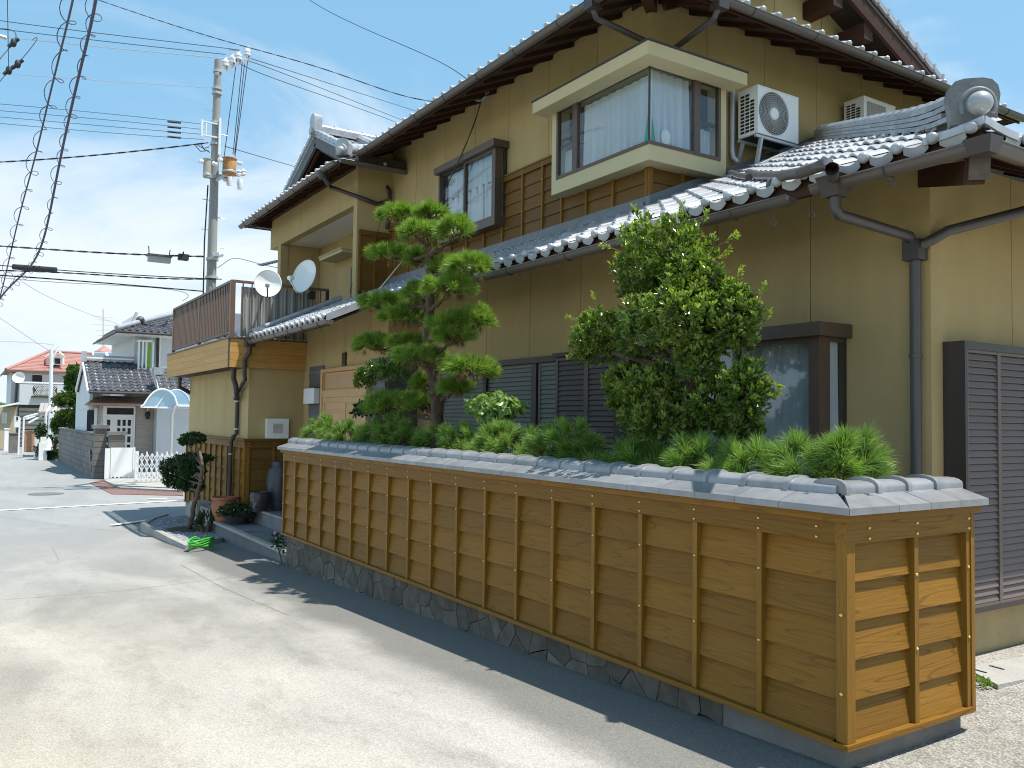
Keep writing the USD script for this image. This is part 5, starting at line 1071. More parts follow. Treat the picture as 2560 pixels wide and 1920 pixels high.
# ------------------------------------------------------------------ plants
def rand_unit(r, n): v = r.normal(size=(n, 3)); return v / np.linalg.norm(v, axis=1, keepdims=True)
def needles(r, centres, axes, per, length, spread=1.0, width=.0030):
    """Tufts: from every centre, `per` tapering needles fanned round the axis."""
    n = len(centres); C = np.repeat(centres, per, 0); Ax = np.repeat(axes, per, 0)
    d = Ax + rand_unit(r, n * per) * spread * r.uniform(.25, 1.0, (n * per, 1)); d /= np.linalg.norm(d, axis=1, keepdims=True)
    side = np.cross(d, rand_unit(r, n * per)); side /= np.linalg.norm(side, axis=1, keepdims=True)
    L = (length * r.uniform(.7, 1.1, n * per))[:, None]; st = C + Ax * (r.uniform(-.25, .15, n * per) * length)[:, None]
    w = width * r.uniform(.7, 1.2, (n * per, 1)); bend = A(0, 0, -.10) * L
    V = np.stack([st - side * w, st + side * w, st + d * L * .6 + side * w * .8, st + d * L + bend, st + d * L * .6 - side * w * .8], 1).reshape(-1, 3)
    b = np.arange(n * per)[:, None] * 5
    return V, np.vstack([b + [0, 1, 2], b + [0, 2, 4], b + [4, 2, 3]])
def leaves(r, centres, axes, per, size, aspect=.42, spread=.9, cup=.25):
    """Rosettes of small leaves round each centre; every leaf is folded a little along its midrib."""
    n = len(centres) * per; C = np.repeat(centres, per, 0); Ax = np.repeat(axes, per, 0)
    d = Ax + rand_unit(r, n) * spread; d /= np.linalg.norm(d, axis=1, keepdims=True)
    s = np.cross(d, Ax + rand_unit(r, n) * .6); s /= np.linalg.norm(s, axis=1, keepdims=True); u = np.cross(s, d)
    L = (size * r.uniform(.65, 1.15, n))[:, None]; W = L * aspect; st = C + rand_unit(r, n) * size * .35
    tip = st + d * L - u * L * .12
    V = np.stack([st, st + d * L * .45 + s * W * .5 + u * W * cup, st + d * L * .8 + s * W * .38 + u * W * cup * .7, tip, st + d * L * .8 - s * W * .38 + u * W * cup * .7, st + d * L * .45 - s * W * .5 + u * W * cup, st + d * L * .5], 1).reshape(-1, 3)
    b = np.arange(n)[:, None] * 7
    return V, np.vstack([b + [0, 1, 6], b + [6, 1, 2], b + [6, 2, 3], b + [6, 3, 4], b + [6, 4, 5], b + [0, 6, 5]])
def shell(r, c, rad, n, low=-.35, inner=.55):
    """n points on and just under the surface of an ellipsoid, with outward axes."""
    d = rand_unit(r, n * 3); d = d[d[:, 2] > low][:n]
    k = r.uniform(inner, 1.0, (len(d), 1)) ** .6
    nrm = d / np.asarray(rad); nrm /= np.linalg.norm(nrm, axis=1, keepdims=True)
    return c + d * rad * k, nrm
def limb(pts, r0, r1, n=8, wob=.012, seed=0):
    r = np.random.default_rng(seed); p = np.asarray(pts, float); t = np.linspace(0, len(p) - 1, (len(p) - 1) * 5 + 1)
    from scipy.interpolate import CubicSpline
    q = CubicSpline(np.arange(len(p)), p)(t) if len(p) > 2 else np.stack([np.interp(t, np.arange(len(p)), p[:, k]) for k in range(3)], 1)
    q[1:-1] += r.normal(size=(len(q) - 2, 3)) * wob
    return MB().tube(q, np.linspace(r0, r1, len(q)) * r.uniform(.88, 1.12, len(q)), n)

# ---- the trained pine
PX = .52
pq = lambda a, b, x=PX: AX(880 + a / 2.675, 480 + b / 2.675, x)
tk = [pq(575, 1640), pq(570, 1500), pq(560, 1350), pq(535, 1210), pq(515, 1060), pq(513, 900), pq(520, 700), pq(520, 530), pq(513, 370)]
tk[0][2] = .3
pt = thing('pine_tree', 'tall trained garden pine with cloud-like needle pads on a crooked trunk', 'pine tree', tk[0])
trunk = part(pt, 'trunk', limb(tk, .075, .035, 10, .010, 1), M['bark'], smooth=True)
PADS = [(330, 165, 125, 62, 0), (535, 150, 85, 55, .12), (480, 275, 140, 52, -.1), (690, 255, 95, 72, 0), (260, 420, 120, 68, 0), (440, 440, 65, 55, .1), (780, 510, 150, 78, 0), (620, 500, 85, 48, .15), (650, 640, 155, 72, -.12), (470, 690, 105, 62, .05), (210, 745, 125, 52, 0), (360, 835, 145, 58, 0), (680, 880, 160, 68, 0), (820, 850, 115, 75, .1), (690, 970, 130, 48, -.05), (190, 1025, 145, 58, 0), (370, 1015, 90, 48, .1), (450, 1110, 160, 62, -.12), (790, 1185, 175, 68, 0), (480, 1275, 50, 38, .1), (310, 1420, 225, 75, 0), (480, 1420, 110, 80, .1), (690, 1310, 95, 45, .05)]
r = np.random.default_rng(11)
for i, (a, b, w, h, dx) in enumerate(PADS):
    c = pq(a, b + 8, PX + dx); k = np.linalg.norm(pq(a + 100, b, PX) - pq(a, b, PX)); kv = (pq(a, b, PX) - pq(a, b + 100, PX))[2] / 100
    hv = h * kv; wv = w / 100 * np.linalg.norm(np.cross(pq(a + 100, b, PX) - pq(a, b, PX), FWD))
    rad = A(wv * 1.02, wv * 1.02, hv * 1.08)
    n = int(14 + 92 * wv / .35 * .62)
    cs, ax = shell(r, c, rad * [.80, .80, .70], n, -.3, .72); cs = cs + rand_unit(r, len(cs)) * .022; ax = (ax * [.95, .95, .7] + [0, 0, .55]); ax /= np.linalg.norm(ax, axis=1, keepdims=True)
    V, F = needles(r, cs, ax, 88, .125, 1.05, .0027)
    pd = part(pt, 'needle_pad', (V, F), M['pine'])
    under, axu = shell(r, c - A(0, 0, hv * .35), rad * [.7, .7, .35], int(n * .22), -1, .3)
    V, F = needles(r, under, axu * [.6, .6, .3] - A(0, 0, .4), 22, .07, .9, .0022); part(pd, 'dry_needles', (V, F), M['pine_dry'])
    j = np.argmin([abs(t_[2] - (c[2] - .12)) for t_ in np.array(tk)]); tt = np.linspace(0, 1, 50); tp = np.array([np.array([np.interp(q * 8, np.arange(9), np.array(tk)[:, kk]) for kk in range(3)]) for q in tt])
    st = tp[np.argmin(np.abs(tp[:, 2] - (c[2] - hv * .5 - .08)))]
    g = limb([st, (st + c) / 2 + A(0, 0, -hv * .35), c - A(0, 0, hv * .45)], .026, .010, 6, .006, i)
    for q in range(7):
        e = c + rand_unit(r, 1)[0] * rad * [.6, .6, .2]; s0 = c - A(0, 0, hv * .5); g.tube([s0 + (c - s0) * .2, (s0 + e) / 2 - A(0, 0, .01), e], .006, 5)
    part(pt, 'branch', g, M['bark'], smooth=True)
# supports tied into the pine
g = MB(); g.tube([pq(150, 690, PX + .1), pq(330, 470, PX + .1), pq(560, 300, PX + .1)], .008, 6)
part(pt, 'support_pole', g, M['grey_plastic'])

# ---- low pines behind the coping
HED = [(770, 905, 1050, 'first low pine from the far end of the wall, lit bright green'), (905, 1055, 1043, 'second low pine from the far end, beside the trained pine trunk'), (1050, 1215, 1068, 'low pine at the foot of the round pale-leaved bush, left side'),
       (1195, 1345, 1072, 'low pine right of the round pale-leaved bush'), (1330, 1492, 1062, 'wide bright low pine before the dark shutters'), (1480, 1695, 1118, 'low pine in the shade of the broadleaf tree'),
       (1690, 1835, 1118, 'low pine just right of the broadleaf tree trunk, half lit'), (1800, 1965, 1112, 'low pine below the lace-curtained lane window'), (1930, 2110, 1112, 'low pine with loose tufts near the end of the wall'), (2060, 2240, 1085, 'nearest low pine, with a fan of long needles at the wall corner')]
r = np.random.default_rng(21)
for i, (u0, u1, v, lab) in enumerate(HED):
    xh = .44
    p0, p1 = AX(u0, v, xh), AX(u1, v, xh); c = (p0 + p1) / 2; top = AX((u0 + u1) / 2, v, xh)[2] + .03
    ln = abs(p0[1] - p1[1]) / 2 + .0; zb = 1.12
    # an elongated bush across the view: half length along the wall, depth across
    t = thing('low_pine', lab, 'shrub', (xh, c[1], .34), 'low pines along the wall'); H = top - 1.0
    n = int(34 + 78 * ln) if i < 6 else int(26 + 66 * ln)
    cs, ax = shell(r, A(xh, c[1], top - H * .55), A(.21, ln * .95, H * .5), n, -.55, .72); cs = cs + rand_unit(r, len(cs)) * .03; cs[:, 1] = np.maximum(cs[:, 1], .24); cs[:, 0] = np.clip(cs[:, 0], .30, 2)
    ax = ax * [1, .8, .7] + A(0, 0, .65) + rand_unit(r, len(ax)) * .25; ax /= np.linalg.norm(ax, axis=1, keepdims=True)
    V, F = needles(r, cs, ax, 115 if i < 6 else 190, .13 if i < 6 else .14, 1.15, .0026 if i < 6 else .0020); part(t, 'needles', (V, F), M['pine_bright'])
    V, F = needles(r, cs[::5] - A(0, 0, .06), ax[::5] * [.8, .8, .1], 20, .08, .9, .0022); part(t, 'dry_needles', (V, F), M['pine_dry'])
    g = MB()
    for q in range(10):
        e = cs[r.integers(len(cs))]; b0 = A(xh + r.uniform(-.03, .03), c[1] + r.uniform(-.5, .5) * ln, .32); g.tube([b0, (b0 + e) / 2 + A(0, 0, .05), e], [.014, .010, .005], 5)
    part(t, 'stems', g, M['bark'])

# ---- broadleaf tree
TX = .68
tq = lambda u, v, x=TX: AX(u * DSP, v * DSP, x)
b0 = tq(1488, 985); b0[2] = .3
tt_ = thing('broadleaf_tree', 'dense clipped broadleaf tree with glossy bright green leaves and a thick trunk', 'tree', b0)
part(tt_, 'trunk', limb([b0, tq(1490, 930), tq(1482, 840), tq(1478, 760), tq(1470, 660), tq(1450, 560)], .085, .04, 10, .008, 5), M['bark_grey'], smooth=True)
LP = [(1440, 545, 122, 78, 0, 1.0), (1400, 600, 90, 60, .05, .7), (1490, 600, 80, 60, -.05, .7), (1480, 680, 150, 62, -.12, 1.1), (1590, 690, 68, 62, 0, .6), (1400, 720, 85, 60, .0, .7), (1300, 725, 70, 58, 0, .6), (1265, 745, 32, 42, 0, .25), (1510, 720, 110, 45, -.1, .6), (1555, 640, 65, 40, .05, .4),
      (1425, 855, 106, 60, -.07, 1.0), (1345, 830, 46, 40, -.1, .35), (1610, 845, 66, 58, -.05, .6), (1545, 870, 70, 50, -.05, .5), (1440, 905, 118, 46, -.10, .9), (1590, 920, 68, 36, .05, .35), (1505, 775, 55, 48, -.12, .4), (1380, 880, 70, 50, .05, .4)]
r = np.random.default_rng(31)
for i, (u, v, w, h, dx, dens) in enumerate(LP):
    c = tq(u, v, TX + dx); wv = np.linalg.norm(np.cross(tq(u + 100, v) - tq(u, v), FWD)) * w / 100; hv = (tq(u, v) - tq(u, v + 100))[2] * h / 100
    rad = A(wv, wv, hv) * 1.0
    n = int(400 * dens); cs, ax = shell(r, c, rad, n, -.9, .45)
    lump = meshkit.fbm(cs * 7.0, 2, 5)[:, None]; cs = c + (cs - c) * (.62 + .78 * lump) + rand_unit(r, len(cs)) * .03
    ax = ax + A(0, 0, .5); ax /= np.linalg.norm(ax, axis=1, keepdims=True)
    V, F = leaves(r, cs, ax, 7, .048, .45, .9); cl = part(tt_, 'leaf_clump', (V, F), M['glossy_leaf'])
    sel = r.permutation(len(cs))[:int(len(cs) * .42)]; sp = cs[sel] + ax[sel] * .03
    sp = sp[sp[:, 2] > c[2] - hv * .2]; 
    if len(sp): V, F = leaves(r, sp, np.tile(A(-.1, 0, 1.0), (len(sp), 1)), 6, .040, .42, .65); part(cl, 'young_leaves', (V, F), M['young_sunlit_leaf'])  # paler leaves on clump tops: new growth plus sunlight put into the colour
    g = MB()
    for q in range(8):
        e = cs[r.integers(len(cs))]; g.tube([c + (e - c) * -.1, (c + e) / 2 + A(0, 0, .02), e], [.010, .008, .004], 5)
    tr = tq(1480, min(v + 60, 930)); g.tube([tr, (tr + c) / 2, c], [.03, .02, .012], 6)
    part(tt_, 'branch', g, M['bark_grey'])
g = MB(); SP = MB()
for (u, v, du, dv) in ((1470, 470, 3, -28), (1520, 480, 8, -24), (1405, 500, -18, -20), (1570, 520, 22, -14), (1320, 535, -20, -8), (1240, 690, -14, -6), (1590, 610, 12, -30), (1640, 640, 10, -22), (1655, 690, 6, -14), (1670, 830, 16, 6), (1555, 560, 20, -20), (1285, 650, -6, -16), (1665, 855, 14, -4), (1235, 760, -8, 10)):
    a_, b_ = tq(u, v), tq(u + du, v + dv); a0 = tq(u - du * 1.2, v - dv * 1.2); g.tube([a0, a_, b_], [.004, .003, .002], 4)
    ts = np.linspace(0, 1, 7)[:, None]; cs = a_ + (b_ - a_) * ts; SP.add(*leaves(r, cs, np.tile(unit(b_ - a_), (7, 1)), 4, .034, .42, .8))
part(tt_, 'sprig_stems', g, M['bark_grey']); part(tt_, 'sprig_leaves', SP, M['young_sunlit_leaf'])

# ---- small bush with pale drooping leaves in front of the shutters
bx = .66; bq = lambda u, v, x=bx: AX(u * DSP, v * DSP, x)
b0 = bq(1065, 950); b0[2] = .34
t = thing('round_bush', 'small round bush with pale drooping leaves on a single thin stem', 'shrub', b0)
part(t, 'stem', limb([b0, bq(1066, 925), bq(1068, 890), bq(1065, 875)], .022, .014, 7, .003, 3), M['bark_grey'], smooth=True)
r = np.random.default_rng(41); g = MB()
for (u, v, w, h) in ((1070, 868, 48, 20), (1040, 872, 24, 18), (1100, 874, 26, 18), (1070, 892, 36, 16)):
    c = bq(u, v); wv = np.linalg.norm(np.cross(bq(u + 100, v) - bq(u, v), FWD)) * w / 100; hv = (bq(u, v) - bq(u, v + 100))[2] * h / 100
    cs, ax = shell(r, c, A(wv, wv, hv), 85, -.5, .5); g.add(*leaves(r, cs, ax * [.8, .8, 0] - A(0, 0, .55), 2, .085, .62, .55, .35))
part(t, 'leaves', g, M['pale_leaf'])
g = MB(); 
for q in range(9): e = bq(1066, 885) + rand_unit(r, 1)[0] * A(.18, .18, .06) + A(0, 0, .06); g.tube([bq(1066, 895), e], .005, 4)
part(t, 'twigs', g, M['bark_grey'])
# ---- two leafy shrubs beside the entrance
for lab, pads, stem, seed in (('leafy shrub with glossy light leaves and a bare leaning stem beside the door', [(830, 798, 42, 15), (800, 812, 24, 14), (850, 808, 26, 14), (785, 826, 14, 12)], [(832, 900), (833, 850), (838, 815)], 5), ('low dark leafy shrub beneath the lowest pine pad', [(812, 884, 36, 20), (790, 890, 22, 16), (835, 888, 24, 18)], [(812, 930), (812, 905), (812, 890)], 6)):
    x_ = 1.0; q_ = lambda u, v: AX(u * DSP, v * DSP, x_); b0 = q_(*stem[0]); b0[2] = .34
    t = thing('leafy_shrub', lab, 'shrub', b0); r = np.random.default_rng(seed)
    part(t, 'stem', limb([b0] + [q_(*s) for s in stem[1:]], .018, .010, 6, .004, seed), M['bark_grey'], smooth=True); g = MB()
    for u, v, w, h in pads:
        c = q_(u, v); wv = np.linalg.norm(np.cross(q_(u + 100, v) - q_(u, v), FWD)) * w / 100; hv = (q_(u, v) - q_(u, v + 100))[2] * h / 100
        cs, ax = shell(r, c, A(wv, wv, hv), 60, -.6, .4); g.add(*leaves(r, cs, ax + A(0, 0, .6), 5, .07, .42, .8))
    part(t, 'leaves', g, M['glossy_leaf'] if seed == 5 else M['dark_leaf'])
# ---- small dark tree at the wing corner
x3 = .12; q3 = lambda a, b, x=x3: AX(380 + a / 3.95, 1000 + b / 3.95, x)
b0 = AZ(*crop2(1120, 1475), zk + .09)
x3 = float(b0[0])
t = thing('small_tree', 'small crooked tree with dark leaf balls in the gravel bed at the wing corner', 'tree', b0)
part(t, 'trunk', limb([b0, q3(400, 1120, x3), q3(420, 1010, x3), q3(465, 880, x3), q3(490, 700, x3), q3(495, 610, x3), q3(455, 480, x3)], .045, .022, 9, .006, 8), M['bark_grey'], smooth=True)
r = np.random.default_rng(51)
for i, (a, b, w, h) in enumerate(((240, 650, 60, 85), (410, 590, 85, 52), (390, 700, 55, 50), (385, 840, 60, 60), (415, 375, 46, 38), (345, 410, 34, 18), (250, 800, 52, 62), (300, 640, 50, 55), (230, 730, 50, 50))):
    c = q3(a, b, x3 + (.05 if i % 2 else -.02)); wv = np.linalg.norm(np.cross(q3(a + 100, b, x3) - q3(a, b, x3), FWD)) * w / 100; hv = (q3(a, b, x3) - q3(a, b + 100, x3))[2] * h / 100
    cs, ax = shell(r, c, A(wv, wv, hv), int(60 + 2.0 * w), -.9, .4); V, F = leaves(r, cs, ax + A(0, 0, .3), 6, .055, .42, .9); part(t, 'leaf_ball', (V, F), M['dark_leaf'])
    s0 = q3(488 if b < 760 else 462, min(max(b + 100, 640), 990), x3); part(t, 'branch', MB().tube([s0, (s0 + c) / 2 - A(0, 0, .03), c], [.022, .015, .008], 6), M['bark_grey'], smooth=True)
# ---- bedding plants in the bowl, flowers at the wall, ferny plant by the hose
t, c = FLOWERPOT; r = np.random.default_rng(61)
cs, ax = shell(r, c + A(0, 0, .17), A(.30, .30, .14), 260, -.3, .5); part(t, 'leaves', leaves(r, cs, ax + A(0, 0, .5), 5, .045, .5, .9), M['dark_leaf'])
for nm, col, k in (('white_flowers', M['white'], 10), ('red_flowers', mat('red_petals', (.45, .03, .03), .6), 16)):
    g = MB()
    for q in range(k):
        d = rand_unit(r, 1)[0]; d[2] = abs(d[2]); g.ball(c + A(0, 0, .17) + d * A(.30, .30, .155), .013, 1, (1, 1, .6))
    part(t, nm, g, col)
c = AX(720, 1345, .06); c = A(.02, float(c[1]) + .08, float(zg(0, c[1])))
t = thing('flowering_plant', 'small plant with lilac flowers at the far foot of the plank wall', 'plant', c)
cs, ax = shell(r, A(.02, c[1], -.02), A(.10, .16, .12), 60, -.8, .3); part(t, 'leaves', leaves(r, cs, ax + A(0, 0, .5), 4, .06, .4, .8), M['dark_leaf'])
g = MB()
for q in ((-.06, .12, .17), (-.02, .20, .09), (-.08, .05, .10)): g.lathe([(0, 0), (.028, .008), (.03, .012)], c + A(q[0], q[1], .22 + q[2]), 8, (-.6, -.6, .5))
part(t, 'flowers', g, mat('lilac_petals', (.55, .30, .55), .6)); g = MB(); [g.tube([c, c + A(q[0], q[1], .22 + q[2])], .004, 4) for q in ((-.06, .12, .17), (-.02, .20, .09), (-.08, .05, .10))]; part(t, 'stems', g, M['dark_leaf'])
c = AZ(*crop2(1225, 1490), zk + .09)
t = thing('stubby_plant', 'stubby plant with spiky leaves and cut brown stems behind the green hose', 'plant', c)
g = MB(); [g.tube([c + A(dx, dy, 0), c + A(dx * 1.8, dy * 1.8, hh_)], [.03, .022], 7) for dx, dy, hh_ in ((-.06, .03, .30), (.05, .0, .24), (.0, -.05, .18))]; part(t, 'cut_stems', g, M['bark_grey'])
cs, ax = shell(r, c + A(0, 0, .12), A(.16, .16, .10), 26, -.2, .3); part(t, 'leaves', leaves(r, cs, ax + A(0, 0, .6), 4, .16, .16, .8), M['dark_leaf'])
# weeds by the drain slab
c = AZ(2455, 1712, .06); cs, ax = shell(r, c, A(.05, .07, .03), 22, 0, .3); single('weed', leaves(r, cs, ax + A(0, 0, 1), 4, .035, .4, .8), M['pine_bright'], 'tiny green weed growing against the drain cover slab', 'weed', base=c)
# ------------------------------------------------------------------ across the street
q5 = lambda a, b: (a / 4.148, 850 + b / 4.148)
Q = lambda a, b, y: AY(*q5(a, b), y)
q6 = lambda a, b: (280 + a / 3.13, 750 + b / 3.13)
Q6 = lambda a, b, y: AY(*q6(a, b), y)
M['siding'] = mat('pale_siding', (0.56, 0.58, 0.60), 0.8, 0.05, 2.0, bump=.2)
M['pale_brick'] = usdkit.material(stage, '/World/Looks/pale_brick', {'g': ('geometry', {}), 'm': ('mapping', {'rotation': (1.5708, 0, 0)}), 'b': ('brick_texture', {'scale': 1.0, 'color1': (.34, .27, .23), 'color2': (.42, .35, .30), 'mortar': (.45, .42, .40), 'mortar_size': .008, 'brick_width': .2, 'row_height': .065}), 'p': ('principled_bsdf', {'roughness': .85})}, [('g.position', 'm.vector'), ('m.vector', 'b.vector'), ('b.color', 'p.base_color')], surface='p.BSDF')
M['block'] = mat('concrete_block', (0.17, 0.16, 0.145), 0.9, 0.30, 2.5, 0.10, .5, 30.)
M['dark_tile'] = mat('dark_roof_tile', (0.075, 0.078, 0.088), 0.5, 0.15, 4.0, 0.15)
M['red_roof'] = mat('red_roof_sheet', (0.40, 0.205, 0.175), 0.7, 0.12, 3.0, 0.1)
M['brown'] = mat('brown_metal', (0.16, 0.085, 0.06), 0.5, 0.1, 3.0)
M['blue_sheet'] = usdkit.material(stage, '/World/Looks/blue_canopy_sheet', {'a': ('principled_bsdf', {'base_color': (.42, .60, .72), 'roughness': .2}), 't': ('translucent_bsdf', {'color': (.60, .78, .88)}), 'm': ('mix_closure', {'fac': .6})}, [('a.BSDF', 'm.closure1'), ('t.BSDF', 'm.closure2')], surface='m.closure')
M['white_sheet'] = usdkit.material(stage, '/World/Looks/white_canopy_sheet', {'a': ('principled_bsdf', {'base_color': (.62, .56, .54), 'roughness': .4}), 't': ('translucent_bsdf', {'color': (.7, .66, .64)}), 'm': ('mix_closure', {'fac': .5})}, [('a.BSDF', 'm.closure1'), ('t.BSDF', 'm.closure2')], surface='m.closure')
M['green_blind'] = mat('green_blind', (.16, .36, .02), .6, .04)
M['beige_wall'] = mat('beige_house_wall', (.42, .35, .25), .85, .08)
M['red_brick_path'] = ground_mat('red_brown_paving', (.175, .10, .085), (.21, .12, .10), (.15, .09, .075), 30., speck=.25)
GZ = -.5
# pavement and red-brown ramp
def gpoly(pix, z): return Polygon([tuple(AZ(*q5(*p), z)[:2]) for p in pix])
struct('pavement', MB().prism(gpoly([(1075, 1450), (1250, 1528), (1900, 1560), (2600, 1500), (2600, 1100), (1300, 1300)], -.44), A(0, 0, -.56), A(1, 0, 0), A(0, 1, 0), A(0, 0, 1), .12), M['concrete'])
struct('kerb_ramp', MB().prism(gpoly([(930, 1478), (1080, 1448), (1252, 1534), (1900, 1562), (1900, 1608), (1160, 1592)], -.48), A(0, 0, -.56), A(1, 0, 0), A(0, 1, 0), A(0, 0, 1), .07), M['red_brick_path'])
# ---- white house with the tiled porch
YH, YU2 = 31.0, 32.2
h2 = thing('white_house', 'white two-storey house with dark tiled porch, green window blind and blue canopy across the street', 'house', (3, YH, GZ))
up = Q6(178, 250, YU2); upz = Q6(178, 250, YU2)[2]
w_ = part(h2, 'upper_wall', MB().box(up[0], 9, YU2, YU2 + 6, 2.2, 4.75), M['siding'])
pl = Q(870, 1000, YH)[0] + .12
part(h2, 'porch_wall', MB().box(pl, Q(1060, 700, YH)[0], YH - .0, YU2 + 3, GZ, 2.6), M['siding'])
part(h2, 'porch_window', MB().box(Q(905, 700, YH)[0], Q(975, 700, YH)[0], YH - .04, YH - .001, .45, 1.75), M['dark_room'])
part(h2, 'porch_window_frame', MB().box(Q(978, 700, YH)[0], Q(1012, 700, YH)[0], YH - .05, YH - .001, .2, 1.85), M['white_metal'])
bl, br = Q(1018, 700, YH)[0], Q(1600, 700, YH)[0]
part(h2, 'brick_wall', MB().box(Q(1406, 700, YH)[0] + .03, br, YH + .1, YH + .3, GZ, 2.3).box(bl, Q(1063, 0, YH)[0] - .02, YH - .08, YH + .2, GZ, 2.3), M['pale_brick'])
part(h2, 'lower_wall', MB().box(br + .01, Q6(720, 900, YH - .5)[0] + 3, YH - .5, YH + 2, GZ, 2.6), M['siding'])
d0, d1 = Q(1068, 690, YH)[0], Q(1405, 690, YH)[0]; dz0, dz1 = -.36, Q(1068, 685, YH)[2]
dr = part(h2, 'front_door', MB().box(d0 + .02, d1 - .02, YH + .0, YH + .05, dz0, Q(0 + 1100, 775, YH)[2]), M['white'])
f = .05; g = MB().box(d0, d0 + .13, YH - .04, YH + .1, dz0, dz1).box(d1 - .05, d1, YH - .04, YH + .1, dz0, dz1).box(d0 + .13, d1 - .05, YH - .04, YH + .1, dz1 - .05, dz1)
part(dr, 'door_frame', g, M['white'])
zt = Q(1100, 772, YH)[2]; part(dr, 'fanlight', MB().box(d0 + .14, d1 - .06, YH + .02, YH + .04, zt, dz1 - .06), M['dark_room']); part(dr, 'transom', MB().box(d0 + .13, d1 - .05, YH - .03, YH + .06, zt - .03, zt), M['white'])
for r_ in range(5):
    za, zb = Q(1230, 890 + 86 * r_, YH)[2], Q(1230, 828 + 86 * r_, YH)[2]
    for cx in ((1110, 1140), (1217, 1248), (1270, 1302), (1324, 1356)): part(dr, 'door_pane', MB().box(Q(cx[0], 900, YH)[0], Q(cx[1], 900, YH)[0], YH - .012, YH - .0005, za, zb), M['dark_room'])
part(dr, 'door_handle', MB().tube([Q(1190, 1010, YH - .06), Q(1190, 1070, YH - .06)], .02, 6), M['black'])
# porch roof
sl = .56; ey, ez = YH - .75, Q(920, 522, YH - .75)[2]; xl, xr_ = Q(920, 522, ey)[0], Q(1570, 522, ey)[0]
run = 2.0; rz = ez + run * sl; ry = ey + run
pr = part(h2, 'porch_roof', MB().hexa([A(xl, ey, ez - .06), A(xr_, ey, ez - .06), A(xr_, ry, rz - .06), A(xl, ry, rz - .06), A(xl, ey, ez), A(xr_, ey, ez), A(xr_, ry, rz), A(xl, ry, rz)]), M['siding'])
lay_tiles(pr, A(xl, ey - .03, ez), A(1, 0, 0), unit(A(0, 1, sl)), int((xr_ - xl) / .245) + 1, 10, lambda p: True, l=.232, eave=False, m=M['dark_tile'])
part(pr, 'rear_slope', MB().hexa([A(xl, ry, rz - .06), A(xr_, ry, rz - .06), A(xr_, ry + 2, rz - 1.1), A(xl, ry + 2, rz - 1.1), A(xl, ry, rz), A(xr_, ry, rz), A(xr_, ry + 2, rz - 1.04), A(xl, ry + 2, rz - 1.04)]), M['dark_tile'])
part(pr, 'barge_board', MB().beam(A(xl - .02, ey, ez - .06), A(xl - .02, ry, rz - .04), .05, .14).beam(A(xl - .02, ry + 1.9, rz - 1.05), A(xl - .02, ry, rz - .04), .05, .14), M['white'])
part(pr, 'porch_gutter', MB().tube([A(xl, ey - .05, ez - .06), A(xr_, ey - .05, ez - .06)], .05, 8), M['pipe'])
for k in range(3): part(pr, 'ridge_course', MB().box(xl + .03, xr_ - .3, ry - .12 + .015 * k, ry + .12 - .015 * k, rz + .03 + k * .075, rz + .095 + k * .075), M['white'] if k % 2 else M['tile_edge'])
part(pr, 'ridge_end', MB().box(xl - .06, xl + .10, ry - .15, ry + .15, rz - .02, rz + .36), M['tile_edge'])
part(h2, 'gable_end', MB().prism(Polygon([(ey + .4, 1.8), (ry + 1.6, 1.8), (ry + 1.6, rz - .95), (ry, rz - .08), (ey + .4, ez + .15)]), A(pl - .02, 0, 0), A(0, 1, 0), A(0, 0, 1), A(1, 0, 0), .1), M['siding'])
# brown canopy over the door
c0_, c1_ = Q(890, 640, YH - .5), Q(1570, 640, YH - .5); g = MB(); g.hexa([A(c0_[0], YH - .75, 1.92), A(c1_[0], YH - .75, 1.92), A(c1_[0], YH + .1, 1.92), A(c0_[0], YH + .1, 1.92), A(c0_[0], YH - .75, 2.0), A(c1_[0], YH - .75, 2.0), A(c1_[0], YH + .1, 2.28), A(c0_[0] + .5, YH + .1, 2.28)])
part(h2, 'door_canopy', g, M['brown'])
# upper hip roof
ex0, ey0, ez0 = Q6(35, 235, YU2 - .8)[0], YU2 - .8, Q6(35, 235, YU2 - .8)[2]; sl = .40
g = MB(); g.hexa([A(ex0, ey0, ez0 - .08), A(9.5, ey0, ez0 - .08), A(9.5, ey0 + 3.4, ez0 + 1.28), A(ex0 + 3.4, ey0 + 3.4, ez0 + 1.28), A(ex0, ey0, ez0), A(9.5, ey0, ez0), A(9.5, ey0 + 3.4, ez0 + 1.36), A(ex0 + 3.4, ey0 + 3.4, ez0 + 1.36)])
g.hexa([A(ex0, ey0, ez0 - .08), A(ex0 + 3.4, ey0 + 3.4, ez0 + 1.28), A(ex0 + 3.4, ey0 + 3.5, ez0 + 1.28), A(ex0, ey0 + 6.9, ez0 - .08), A(ex0, ey0, ez0), A(ex0 + 3.4, ey0 + 3.4, ez0 + 1.36), A(ex0 + 3.4, ey0 + 3.5, ez0 + 1.36), A(ex0, ey0 + 6.9, ez0)])
urf = part(h2, 'upper_roof', g, M['dark_tile'])
lay_tiles(urf, A(ex0, ey0 - .03, ez0), A(1, 0, 0), unit(A(0, 1, sl)), 18, 9, lambda p: p[0] - ex0 > p[1] - ey0, eave=False, limit=170, m=M['dark_tile'])
lay_tiles(urf, A(ex0 - .03, ey0 + 3.6, ez0), A(0, -1, 0), unit(A(1, 0, sl)), 13, 6, lambda p: p[0] - ex0 < p[1] - ey0, eave=False, limit=120, m=M['dark_tile'])
part(urf, 'hip_roll', MB().tube([A(ex0, ey0, ez0 + .08), A(ex0 + 2.6, ey0 + 2.6, ez0 + 1.12)], .10, 8), M['tile'], smooth=True); part(urf, 'hip_end', MB().ball(A(ex0 + .95, ey0 + .95, ez0 + .52), .16, 2), M['dark_tile'], smooth=True)
